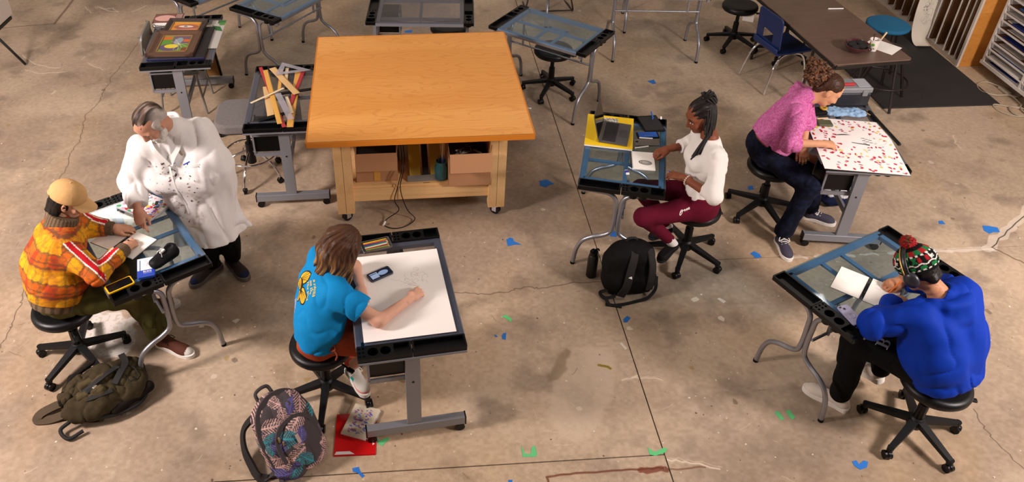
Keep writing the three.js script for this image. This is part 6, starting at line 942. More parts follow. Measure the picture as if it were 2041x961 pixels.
  const hp = part(t, 'headphones', [torus(0.116, 0.008, [0, 0, 0], [0, 0, 0], 40, Math.PI).scale(1, 1.06, 2.0).applyMatrix4(new THREE.Matrix4().makeBasis(V(...F.x), V(...F.y), V(...F.z))).translate(...q(0, 0.03, 0.0))], mat(0x1c1a1a, 0.35));
  part(hp, 'gold_trim', torus(0.1255, 0.0035, [0, 0, 0], [0, 0, 0], 40, Math.PI).scale(1, 1.05, 1).applyMatrix4(new THREE.Matrix4().makeBasis(V(...F.x), V(...F.y), V(...F.z))).translate(...q(0, 0.03, 0.012)), mat(0xb08d4a, 0.3, 0.8));
  for (const s of [-1, 1]) { const c = part(hp, 'ear_cup', ell2(q(s * 0.108, -0.012, -0.002), [0.026, 0.05, 0.042], F), mat(0x2a2930, 0.35)); }
  for (const [h, to, u] of [[[2.485, 0, -3.315], [2.265, 0, -3.5], [0, 1, 0]], [[2.73, 0.1, -3.46], [2.62, 0.03, -3.69], [0, 1, 0]]]) shoe(t, 'white_sneaker', h, to, { w: 0.053, h: 0.055, sole: 0.03, soleColour: 0xe4ddd2, lace: 0xd8cfc4, colour: 0xd2c6b8 });
  for (const [a, h] of [[J.La, [2.44, 0.08, -3.35]], [J.Ra, [2.71, 0.16, -3.49]]]) part(t, 'white_sock', rod(add(a, [0, 0.03, 0]), h, 0.042, 0.042), mat(0xdcd6ce, 0.9));
  part(t, 'wristband', torus(0.034, 0.006, [0, 0, 0], null, 20).applyQuaternion(new THREE.Quaternion().setFromUnitVectors(V(0, 0, 1), vec(unit(sub(J.Lw, J.Le))))).translate(...lerp3(J.Le, J.Lw, 0.93)), mat(0xcabfae, 0.7));
  finish(t, [2.81, 0, -3.14]);
  single('orange_pencil', 'orange pencil in the hand of the blue hoodie person', 'pencil', [rod(hr.p(0.05, -0.035, 0.115), hr.p(0.046, -0.022, 0.1), 0.0008, 0.0045, 8), rod(hr.p(0.046, -0.022, 0.1), hr.p(0.018, 0.07, -0.0), 0.0045, 0.0045, 8)], mat(0xe0701c, 0.45));
}
function ell2(c, r, F) { return new THREE.SphereGeometry(1, 20, 14).scale(...r).applyMatrix4(new THREE.Matrix4().makeBasis(V(...F.x), V(...F.y), V(...F.z))).translate(...c); }

// ---------- things on the tables
const GT = 0.7865, GP = 0.7895;   // top of the glass (tube-leg tables, post tables)
const printed = (w, h, draw, rough = 0.8) => new THREE.MeshStandardMaterial({ map: tex(canvas(w, h, draw), { clamp: true }), roughness: rough });
function spiralBook(label, p, turn, w, h, open, draw, binding = 'left') {
  const t = thing('sketchbook', label, 'sketchbook', p, turn), pg = printed(512, 512, (c) => { c.fillStyle = '#f0ebe3'; c.fillRect(0, 0, 512, 512); draw(c); });
  const blank = M.paper, pages = open ? [-1, 1] : [1];
  for (const s of pages) { part(t, 'cover', box(w, 0.002, h, [s * (w / 2 + 0.008), 0.001, 0]), mat(0x2a2725, 0.7)); part(t, 'page_block', [box(w - 0.006, s > 0 ? 0.007 : 0.003, h - 0.004, [s * (w / 2 + 0.008), s > 0 ? 0.0055 : 0.0035, 0])], blank); part(t, 'page', sheet(w - 0.007, h - 0.005, 0.0005).translate(s * (w / 2 + 0.008), s > 0 ? 0.009 : 0.005, 0), s > 0 ? pg : blank); }
  const rings = []; for (let i = 0; i < 22; i++) rings.push(torus(0.009, 0.0013, [0, 0.006, -h / 2 + 0.012 + i * (h - 0.024) / 21], null, 12)); part(t, 'spiral_binding', rings, M.wire).userData.kind = 'stuff';
  return t;
}
const pencilLine = (c, pts, w = 3, col = 'rgba(70,66,64,0.6)') => { c.strokeStyle = col; c.lineWidth = w; c.beginPath(); pts.forEach((p, i) => (i ? c.lineTo(...p) : c.moveTo(...p))); c.stroke(); };
function phone(label, p, turn, caseCol, face, w = 0.074, l = 0.152) {
  const t = thing('smartphone', label, 'phone', p, turn); part(t, 'phone_case', extr(roundRect(w, l, 0.012), 0.007, 0.0015).rotateX(-HP).translate(0, 0.0015, 0), mat(caseCol, 0.4)); face(t); return t;
}
// --- blue T-shirt table
{
  const m = printed(1024, 1400, (c) => { c.fillStyle = '#f2ece6'; c.fillRect(0, 0, 1024, 1400); const r = mulberry(14); c.strokeStyle = 'rgba(120,114,110,0.45)'; c.lineWidth = 3; for (let i = 0; i < 16; i++) { c.beginPath(); c.ellipse(560 + r() * 260, 330 + r() * 260, 15 + r() * 45, 10 + r() * 30, r() * 3, r() * 3, 3 + r() * 4); c.stroke(); } for (let i = 0; i < 10; i++) { const x = 380 + r() * 300, y = 420 + r() * 180; c.beginPath(); c.moveTo(x, y); c.bezierCurveTo(x + 40 * r(), y - 60 * r(), x + 80 * r(), y + 60, x + 120 * r(), y + 20); c.stroke(); } });
  single('drawing_sheet', 'very large white drawing sheet with faint pencil lines under the blue T-shirt person', 'paper', sheet(0.525, 0.725, 0.0012), m, [-0.325, GP + 0.0005, -3.523], 0.185);
  phone('grey phone with a lit picture lying on the large white sheet', [-0.474, GP + 0.003, -3.675], 0.61 - HP, 0x3a3f4c, (t) => { const s = canvas(128, 256, (c) => { c.fillStyle = '#1a2030'; c.fillRect(0, 0, 128, 256); c.fillStyle = '#8fa8cc'; c.beginPath(); c.ellipse(64, 90, 38, 60, 0, 0, 7); c.fill(); c.fillStyle = '#9db4d4'; c.fillRect(16, 150, 96, 90); c.fillStyle = '#1a2030'; c.fillRect(30, 160, 10, 80); }); part(t, 'screen', sheet(0.066, 0.144, 0.0008).translate(0, 0.0095, 0), new THREE.MeshStandardMaterial({ map: tex(s), roughness: 0.15, emissive: 0xffffff, emissiveMap: tex(s), emissiveIntensity: 0.25 })); });
  const tn = thing('pencil_tin', 'open metal tin of coloured pencils on the far tray side of the drawing table', 'tin', [-0.522, GP + 0.002, -3.947], 0.365);
  part(tn, 'tin_floor', extr(roundRect(0.192, 0.105, 0.012), 0.002).rotateX(-HP), mat(0x23211f, 0.5)); const sh = roundRect(0.192, 0.105, 0.012); part(tn, 'tin_wall', extr(sh, 0.014, 0, [(() => { const p = new THREE.Path(); roundRect(0.186, 0.099, 0.01).getPoints(4).reverse().forEach((q, i) => (i ? p.lineTo(q.x, q.y) : p.moveTo(q.x, q.y))); return p; })()]).rotateX(-HP), mat(0xb8b8b4, 0.25, 0.9));
  [['yellow', 0xe0b61e], ['orange', 0xd8641c], ['dark blue', 0x22347c], ['purple', 0x5a3a7a], ['green', 0x2f8a3c], ['white', 0xe4ded2], ['red', 0xb82a22], ['light green', 0x6aa84a], ['brown', 0x6a4028]].forEach(([n, col], i) => { const q = thing('coloured_pencil', `${n} pencil in the open metal pencil tin`, 'pencil', [-0.522, GP + 0.009, -3.947], 0.365 + 0.02 * Math.sin(i * 5), 'coloured pencils in the tin'), z = -0.038 + i * 0.0095; part(q, 'shaft', rod([-0.075, 0, z], [0.072, 0, z + 0.004 * Math.sin(i)], 0.0036, 0.0036, 6), mat(col, 0.45)); part(q, 'point', rod([0.072, 0, z + 0.004 * Math.sin(i)], [0.084, 0, z + 0.004 * Math.sin(i)], 0.0036, 0.0006, 6), mat(0xd8b07a, 0.6)); });
}
// --- plaid sweater table
spiralBook('open spiral sketchbook under the hands of the plaid sweater person', [-2.145, GT, -3.965], -0.46 + 0.0, 0.175, 0.215, true, (c) => { pencilLine(c, [[120, 300], [160, 250], [230, 280]], 3); pencilLine(c, [[180, 330], [240, 300]], 3); });
phone('phone in a bright yellow case lying face up beside the plaid sweater', [-2.03, GT, -3.557], 0.69 - HP, 0xe0a80c, (t) => part(t, 'screen', extr(roundRect(0.068, 0.144, 0.009), 0.001).rotateX(-HP).translate(0, 0.0095, 0), mat(0x0b0a10, 0.08)), 0.08, 0.158);
{
  const t = thing('pencil_tin', 'flat white and blue pencil tin lettered BLICK beside the yellow phone', 'tin', [-1.917, GT, -3.707], 0.32);
  part(t, 'tin_body', extr(roundRect(0.102, 0.178, 0.012), 0.014, 0.0015).rotateX(-HP).translate(0, 0.0015, 0), mat(0x2a4aa0, 0.35, 0.2));
  part(t, 'lid_print', sheet(0.1, 0.174, 0.0006).translate(0, 0.017, 0), printed(256, 448, (c) => { c.fillStyle = '#eceaf2'; c.fillRect(0, 0, 256, 448); c.fillStyle = '#1f3fa8'; c.fillRect(0, 292, 256, 156); c.strokeStyle = 'rgba(90,90,110,0.6)'; c.lineWidth = 3; const r = mulberry(9); for (let i = 0; i < 14; i++) { c.beginPath(); c.ellipse(90 + r() * 120, 70 + r() * 130, 10 + r() * 30, 8 + r() * 20, r() * 3, 0, 5); c.stroke(); } c.fillStyle = '#26326a'; c.fillRect(34, 40, 14, 260); c.fillStyle = '#f0e8d8'; c.font = 'bold 46px sans-serif'; c.fillText('BLICK', 84, 345); c.font = '18px sans-serif'; c.fillText('Studio Drawing', 90, 372); }, 0.35));
}
{
  const t = thing('pencil_case', 'open black pencil pouch with silver and white tools behind the pencil tin', 'pencil case', [-1.835, GT, -3.79], -0.55);
  part(t, 'pouch', fieldMesh([cap([-0.02, 0.03, -0.08], [0.0, 0.03, 0.07], 0.038, 0.03), cap([0.02, 0.025, -0.07], [0.02, 0.025, 0.07], 0.034, 0.026)], 0.005, { cut: [ell([0, 0.075, -0.03], [0.03, 0.035, 0.06])], warp: (x, y, z) => 0.006 * (noise3(x * 40, y * 40, z * 40) - 0.5), clips: [[[0, 0.001, 0], [0, -1, 0]]], colour: () => lin(0x131214) }), CLOTH({ roughness: 0.6 }));
  part(t, 'zip', tube([[-0.03, 0.055, -0.08], [-0.03, 0.06, 0.0], [-0.01, 0.05, 0.07]], 0.003, 20, false, 6), M.chrome);
}
single('white_eraser', 'white eraser in the open black pencil pouch', 'eraser', rbox(0.03, 0.014, 0.045, 0.003, [0, 0.052, 0]), M.white, [-1.85, GT, -3.815], -0.4);
single('silver_sharpener', 'long silver holder lying in the open black pencil pouch', 'pen', rod([-1.865, GT + 0.052, -3.845], [-1.82, GT + 0.06, -3.745], 0.005), M.chrome);
{
  const t = thing('laptop', 'closed laptop covered with colourful stickers under the bearded man', 'laptop', [-2.125, GT, -4.33], -0.5);
  part(t, 'base', rbox(0.315, 0.01, 0.22, 0.004, [0, 0.006, 0]), mat(0xb8b6bc, 0.35, 0.6));
  part(t, 'lid', rbox(0.315, 0.007, 0.22, 0.003, [0, 0.0155, 0]), mat(0xc8c4c8, 0.35, 0.5));
  part(t, 'stickers', sheet(0.308, 0.213, 0.0005).translate(0, 0.0192, 0), printed(768, 540, (c) => { c.fillStyle = '#d8d2d8'; c.fillRect(0, 0, 768, 540); const r = mulberry(50), cols = ['#c83a3a', '#e8e0e0', '#e09ab0', '#8a3ab0', '#e8c02a', '#2a80c8', '#1a1a1a', '#f0f0ea', '#d86a2a', '#3aa06a', '#b02030']; for (let i = 0; i < 120; i++) { c.save(); c.translate(r() * 768, r() * 540); c.rotate(r() * 6); c.fillStyle = cols[r() * 11 | 0]; const s = 22 + r() * 44; c.beginPath(); if (r() < 0.5) c.ellipse(0, 0, s, s * (0.4 + 0.5 * r()), 0, 0, 7); else c.rect(-s, -s * 0.5, 2 * s, s); c.fill(); c.strokeStyle = '#f4f0ee'; c.lineWidth = 4; c.stroke(); c.restore(); } c.fillStyle = '#c81e2a'; c.font = 'bold 120px sans-serif'; c.fillText('S', 560, 470); }, 0.4));
}
// --- laptop table
{
  const y = GT, pd = thing('sketch_pad', 'large yellow covered drawing pad under the open laptop', 'sketch pad', [1.172, y, -5.335], -0.186);
  part(pd, 'pages', box(0.36, 0.012, 0.45, [0, 0.007, 0]), M.paper); part(pd, 'cover', sheet(0.362, 0.452, 0.002).translate(0, 0.0135, 0), printed(512, 640, (c) => { c.fillStyle = '#f0c60a'; c.fillRect(0, 0, 512, 640); c.fillStyle = '#c8c2b8'; c.fillRect(150, 40, 190, 120); const r = mulberry(4); for (let i = 0; i < 60; i++) { c.fillStyle = ['#6a6a5a', '#e8e4da', '#4a5a3a', '#8a7a6a'][r() * 4 | 0]; c.fillRect(150 + r() * 170, 40 + r() * 100, 20, 14); } c.strokeStyle = '#b08a3a'; c.lineWidth = 5; c.beginPath(); c.arc(466, 590, 14, 0, 7); c.stroke(); }, 0.6));
  const lp = thing('laptop', 'open grey laptop standing on the yellow drawing pad', 'laptop', [1.208, y + 0.0165, -5.29], 1.295), body = mat(0x6a6668, 0.35, 0.6);
  part(lp, 'base', rbox(0.31, 0.013, 0.215, 0.005, [0, 0.008, 0]), body);
  part(lp, 'keyboard', box(0.27, 0.0012, 0.1, [0, 0.0148, -0.035]), mat(0x1d1b1d, 0.6)); const keys = []; for (let r = 0; r < 6; r++) for (let k = 0; k < 15; k++) keys.push(box(0.0145, 0.0016, 0.0125, [-0.126 + k * 0.018, 0.0158, -0.076 + r * 0.0162])); part(lp, 'keys', keys, mat(0x2c2a2c, 0.5)).userData.kind = 'stuff';
  part(lp, 'trackpad', box(0.1, 0.0008, 0.065, [0, 0.0149, 0.062]), mat(0x5c585a, 0.3, 0.5));
  const lid = new THREE.Group(); lid.name = 'lid'; lid.position.set(0, 0.015, -0.105); lid.rotation.x = -0.26; lp.add(lid);
  part(lid, 'lid_shell', rbox(0.31, 0.21, 0.007, 0.003, [0, 0.108, -0.004]), body); part(lid, 'screen', box(0.298, 0.19, 0.001, [0, 0.112, 0.0002]), mat(0x08070a, 0.06));
  const cs = thing('black_folio', 'black folio with blue tools at the back of the laptop table', 'folder', [1.517, y, -5.462], 0.14); part(cs, 'cover', rbox(0.165, 0.014, 0.23, 0.004, [0, 0.008, 0]), M.blackMatte); part(cs, 'inner_edge', box(0.15, 0.002, 0.2, [0, 0.016, 0.005]), mat(0x1a1819, 0.5));
  single('blue_pen', 'bright blue pen on the black folio', 'pen', [rod([1.548, y + 0.022, -5.62], [1.545, y + 0.022, -5.53], 0.006), rod([1.545, y + 0.022, -5.53], [1.535, y + 0.022, -5.5], 0.006, 0.002)], mat(0x1a62b8, 0.4)); single('white_eraser', 'small white eraser at the right of the black folio', 'eraser', rbox(0.014, 0.01, 0.035, 0.003, [0, 0.022, 0]), M.white, [1.61, y, -5.53], -0.2);
  const bt = thing('pencil_box', 'flat blue pencil box in front of the black folio', 'box', [1.462, y, -5.292], 0.05); part(bt, 'case', rbox(0.17, 0.014, 0.075, 0.003, [0, 0.007, 0]), M.blackMatte); part(bt, 'label_print', box(0.145, 0.002, 0.07, [0, 0.0152, 0]), printed(256, 128, (c) => { c.fillStyle = '#1450a8'; c.fillRect(0, 0, 256, 128); c.fillStyle = '#5a8ad0'; c.fillRect(70, 92, 120, 8); }, 0.4));
  const st = thing('metal_tin', 'flat silver tin left of the drawing hand', 'tin', [1.435, y, -5.19], 0.02); part(st, 'tin_body', extr(roundRect(0.185, 0.085, 0.01), 0.01, 0.0015).rotateX(-HP).translate(0, 0.0015, 0), mat(0x9a948c, 0.28, 0.85)); part(st, 'badge', box(0.022, 0.001, 0.016, [-0.075, 0.0135, -0.005]), M.blackMatte);
  single('white_stick', 'white blending stump on top of the silver tin edge', 'stick', rod([1.385, y + 0.022, -5.235], [1.485, y + 0.022, -5.225], 0.005), M.white); single('white_pen', 'white pen on the glass left of the drawing hand', 'pen', rod([1.335, y + 0.006, -5.115], [1.44, y + 0.006, -5.14], 0.005), M.white);
  const sb = thing('sketchbook', 'small white spiral sketchbook with a grey shaded drawing', 'sketchbook', [1.365, y, -4.945], -0.12); part(sb, 'page_block', box(0.165, 0.01, 0.225, [0, 0.0055, 0]), M.paper); part(sb, 'page', sheet(0.163, 0.223, 0.0005).translate(0, 0.0105, 0), printed(512, 700, (c) => { c.fillStyle = '#ece7e0'; c.fillRect(0, 0, 512, 700); c.save(); c.translate(300, 440); c.rotate(0.15); c.fillStyle = '#8c8780'; c.beginPath(); c.ellipse(0, 0, 150, 92, 0, 0, 7); c.fill(); c.fillStyle = '#aaa59d'; c.beginPath(); c.ellipse(-20, -12, 100, 50, 0, 0, 7); c.fill(); c.strokeStyle = '#4a4642'; c.lineWidth = 8; c.beginPath(); c.ellipse(0, 0, 150, 92, 0, 0, 7); c.stroke(); c.beginPath(); c.ellipse(-105, 0, 30, 60, 0, 0, 7); c.stroke(); c.restore(); })); const rg = []; for (let i = 0; i < 24; i++) rg.push(torus(0.007, 0.0012, [-0.083, 0.006, -0.105 + i * 0.0092], null, 10)); part(sb, 'spiral_binding', rg, M.wire).userData.kind = 'stuff';
  const er = thing('eraser', 'white eraser in a blue sleeve on the laptop table', 'eraser', [1.222, y, -4.795], 0.1); part(er, 'rubber', rbox(0.024, 0.012, 0.05, 0.003, [0, 0.006, 0]), M.white); part(er, 'sleeve', box(0.0245, 0.0125, 0.03, [0, 0.0062, -0.004]), mat(0x38358a, 0.5));
}
// --- pink shirt table
{
  const y = GP, r = mulberry(2024);
  const m = printed(1100, 1400, (c) => { c.fillStyle = '#f1eae6'; c.fillRect(0, 0, 1100, 1400); const cols = ['#b8203a', '#b8203a', '#c23048', '#a81c34', '#e0c05a', '#c9a0a8', '#b0aab0']; for (let i = 0; i < 210; i++) { const x = r() * 1060 + 20, v = r() * 1360 + 20; if (Math.hypot((x - 600) / 260, (v - 560) / 190) < 1) continue; c.save(); c.translate(x, v); c.rotate(r() * 3); c.fillStyle = cols[r() * 7 | 0]; c.beginPath(); c.ellipse(0, 0, 19 + r() * 11, 11 + r() * 9, 0, 0, 7); c.fill(); c.restore(); } c.fillStyle = '#17120f'; c.beginPath(); c.moveTo(330, 470); c.quadraticCurveTo(460, 400, 560, 440); c.quadraticCurveTo(460, 450, 330, 480); c.fill(); c.beginPath(); c.moveTo(520, 640); c.lineTo(760, 670); c.lineTo(755, 700); c.lineTo(520, 655); c.fill(); for (let i = 0; i < 7; i++) c.fillRect(680 + (i % 3) * 45, 500 + i * 22, 46, 14); c.strokeStyle = 'rgba(120,114,116,0.6)'; c.lineWidth = 3; c.beginPath(); c.ellipse(860, 560, 150, 110, 0, 0, 7); c.stroke(); c.beginPath(); c.ellipse(850, 540, 70, 50, 0.4, 0, 7); c.stroke(); });
  const po = single('poster_board', 'white poster dotted with red and yellow marks on the pink shirt table', 'poster', sheet(0.6, 0.73, 0.003), m, [3.03, y, -5.2], -0.13);
  const tb = thing('tool_box', 'black tool box with grey lid and red handle behind the dotted poster', 'tool box', [3.18, y, -5.86], 0.06), gl = mat(0x77797c, 0.5), bk = mat(0x1d1f26, 0.5);
  part(tb, 'box_body', rbox(0.36, 0.12, 0.17, 0.012, [0, 0.061, 0]), bk); const lid = part(tb, 'lid', rbox(0.37, 0.05, 0.175, 0.014, [0, 0.145, 0]), gl); part(tb, 'handle', [rbox(0.15, 0.02, 0.025, 0.006, [-0.03, 0.178, 0.03]), box(0.02, 0.03, 0.02, [-0.1, 0.168, 0.02]), box(0.02, 0.03, 0.02, [0.04, 0.168, 0.02])], mat(0xb01e26, 0.45)); part(tb, 'lid_insert', box(0.1, 0.006, 0.13, [0.115, 0.172, 0.0]), mat(0x9a9ca2, 0.4)); for (const x of [-0.12, 0.12]) part(tb, 'latch', rbox(0.045, 0.05, 0.014, 0.004, [x, 0.125, 0.09]), gl);
  single('blue_cloth', 'crumpled pale blue rag in front of the tool box', 'cloth', fieldMesh([...Array(16)].map((_, i) => ell([-0.14 + (i % 8) * 0.04, 0.012, -0.03 + (i >> 3) * 0.055 + 0.012 * Math.sin(i * 2)], [0.036, 0.015, 0.035])), 0.005, { k: 0.02, warp: (x, yy, z) => 0.014 * (noise3(x * 45, yy * 30, z * 45) - 0.5), clips: [[[0, 0.001, 0], [0, -1, 0]]], colour: (p) => mix3(lin(0x8fb0d0), lin(0x4a6a96), 0.5 * smooth(0.6, 0.75, noise3(p[0] * 50, 2, p[2] * 50))) }), CLOTH(), [3.12, y, -5.665], -0.1);
  const pl = thing('green_block', 'flat olive green block on the upper left of the red-dotted poster', 'block', [2.9, y + 0.003, -5.49], -0.05); part(pl, 'block_body', rbox(0.115, 0.02, 0.085, 0.008, [0, 0.011, 0]), mat(0x55553a, 0.6));
  single('wood_stick', 'pale wooden stick lying on the olive green block', 'stick', rod([2.85, y + 0.03, -5.53], [2.94, y + 0.03, -5.54], 0.006), mat(0xd8b890, 0.6));
  single('paint_brush', 'yellow handled brush at the right edge of the poster table', 'paintbrush', [rod([3.33, y + 0.007, -5.7], [3.36, y + 0.007, -5.56], 0.006), rod([3.36, y + 0.007, -5.56], [3.368, y + 0.007, -5.52], 0.005, 0.002)], mat(0xd8a81c, 0.4)); single('paint_brush', 'pale brush lying between the blue rag and the tool box', 'paintbrush', rod([3.26, y + 0.006, -5.745], [3.325, y + 0.006, -5.63], 0.005), mat(0xc8a878, 0.5));
  single('black_ruler_case', 'long black case along the right edge of the poster table', 'case', rbox(0.025, 0.02, 0.5, 0.006, [0, 0.01, 0]), M.black, [3.352, y, -5.44], 0.07 + 0.0);
  const po2 = thing('black_pouch', 'black pouch with a yellow tape roll left of the blue rag', 'pouch', [2.9, y, -5.66], 0.2); part(po2, 'pouch', rbox(0.14, 0.035, 0.1, 0.014, [0, 0.018, 0]), M.blackMatte); part(po2, 'tape_roll', torus(0.022, 0.009, [0.05, 0.045, 0.0], [HP, 0, 0], 20), mat(0xc89a2a, 0.5));
  const bg = thing('tote_bag', 'navy and white bag on the floor under the poster table', 'bag', [3.22, 0, -5.5], 0.3); part(bg, 'bag_body', fieldMesh([ell([0, 0.09, 0], [0.17, 0.1, 0.11]), ell([0.06, 0.14, 0.02], [0.1, 0.07, 0.08])], 0.01, { warp: folds(0.03, 12, 1), clips: [[[0, 0.002, 0], [0, -1, 0]]], colour: (p) => (p[1] > 0.13 && p[0] < 0.04 ? lin(0xc8c4c4) : lin(0x141c3a)) }), CLOTH()); part(bg, 'handle', tube([[-0.08, 0.16, 0.06], [-0.05, 0.26, 0.07], [0.05, 0.26, 0.07], [0.09, 0.17, 0.06]], 0.008, 24, false, 6), mat(0x101010, 0.7));
}
// --- blue hoodie table
spiralBook('open spiral sketchbook in front of the blue hoodie person', [2.478, GT, -3.605], -0.64, 0.172, 0.235, true, (c) => { pencilLine(c, [[60, 120], [120, 90], [200, 130], [260, 110]], 3); pencilLine(c, [[90, 170], [170, 180], [240, 150]], 3); });
phone('lilac phone lying camera side up left of the blue hoodie', [2.297, GT, -3.38], 0.3, 0xa8a4c0, (t) => { part(t, 'camera_island', rbox(0.034, 0.003, 0.034, 0.0014, [-0.017, 0.011, -0.054]), mat(0x9c98b4, 0.3)); for (const [x, z] of [[-0.025, -0.062], [-0.009, -0.046]]) part(t, 'camera_lens', cyl(0.007, 0.007, 0.003, [x, 0.0135, z]), mat(0x0c0c10, 0.1)); part(t, 'grip_ring', torus(0.018, 0.0018, [0, 0.0105, 0.012], [HP, 0, 0], 24), mat(0xc0bcd0, 0.2, 0.5)); });
// --- rulers
{
  const y = GP, C = { red: [0xb0323a, 'red'], yel: [0xd9a44e, 'yellow wooden'], wood: [0xd8b27c, 'tan wooden'], pale: [0xe0cfae, 'pale wooden'] }, T = [
    ['tan_ruler', 'short broad tan T-square blade at the left of the ruler heap', C.wood, [-1.63, -5.985], [-1.49, -5.49], 0.062, 0], ['long_ruler', 'long red ruler at the left of the heap', C.red, [-1.747, -6.315], [-1.361, -5.341], 0.032, 1], ['long_ruler', 'long yellow wooden ruler crossing over the left red one', C.yel, [-1.69, -6.253], [-1.402, -5.38], 0.042, 2], ['long_ruler', 'long yellow ruler at the right of the heap', C.yel, [-1.405, -6.26], [-1.321, -5.353], 0.055, 0],
    ['long_ruler', 'red ruler crossing the yellow one at the right of the heap', C.red, [-1.36, -6.275], [-1.375, -5.66], 0.034, 1], ['t_square', 'tan T-square with a black head on top of the heap', C.wood, [-1.635, -6.283], [-1.345, -5.84], 0.06, 3], ['short_ruler', 'yellow punched ruler standing out behind the T-square', C.yel, [-1.556, -6.285], [-1.509, -5.921], 0.03, 1], ['short_ruler', 'pale wooden ruler under the clear set square', C.pale, [-1.508, -6.3], [-1.474, -6.036], 0.03, 2], ['short_ruler', 'pale narrow ruler pointing left across the heap', C.pale, [-1.691, -5.67], [-1.47, -5.922], 0.022, 4], ['short_ruler', 'pale numbered ruler at the near right of the heap', C.pale, [-1.425, -5.799], [-1.332, -5.541], 0.028, 2]];
  const tick = (col) => { const k = col; return k; };
  for (const [n, l, c, a, b, w, lv] of T) { const dx = b[0] - a[0], dz = b[1] - a[1], L = Math.hypot(dx, dz), ph = Math.atan2(dx, dz), t = thing(n, l, 'ruler', [(a[0] + b[0]) / 2, y + 0.001 + lv * 0.0062, (a[1] + b[1]) / 2], ph, 'rulers heaped on the glass table'); part(t, 'blade', [rbox(w, 0.004, L, 0.0012, [0, 0.002, 0])], mat(c[0], 0.5)); part(t, 'scale_edge', box(w * 0.12, 0.0046, L * 0.98, [w * 0.42, 0.0022, 0]), mat(c === C.red ? 0x7a1c26 : 0x9a7434, 0.5)); if (n === 't_square') part(t, 'head', [rbox(0.3, 0.012, 0.035, 0.005, [0.02, -0.004, L / 2 - 0.05], [0, -0.25, 0])], M.black); if (n === 'tan_ruler') part(t, 'head', rbox(0.26, 0.012, 0.036, 0.005, [0.02, 0.006, L / 2 - 0.01], [0, 0.25, 0]), M.black); }
  const cl = phys(0xe6e4ec, 0.12, { transmission: 0.75, thickness: 0 }), ts = single('set_square', 'clear plastic triangle set square at the back of the ruler heap', 'set square', extr([[-0.13, -0.1], [0.17, -0.03], [-0.09, 0.13]], 0.003, 0, [shapeOf([[-0.07, -0.045], [-0.06, 0.06], [0.07, -0.018]])]).rotateX(-HP), cl, [-1.46, y + 0.034, -6.24], 0.1);
  single('clear_ruler', 'clear plastic ruler at the near middle of the heap', 'ruler', rbox(0.05, 0.003, 0.44, 0.001, [0, 0.0015, 0]), cl, [-1.41, y + 0.031, -5.62], 0.42);
}
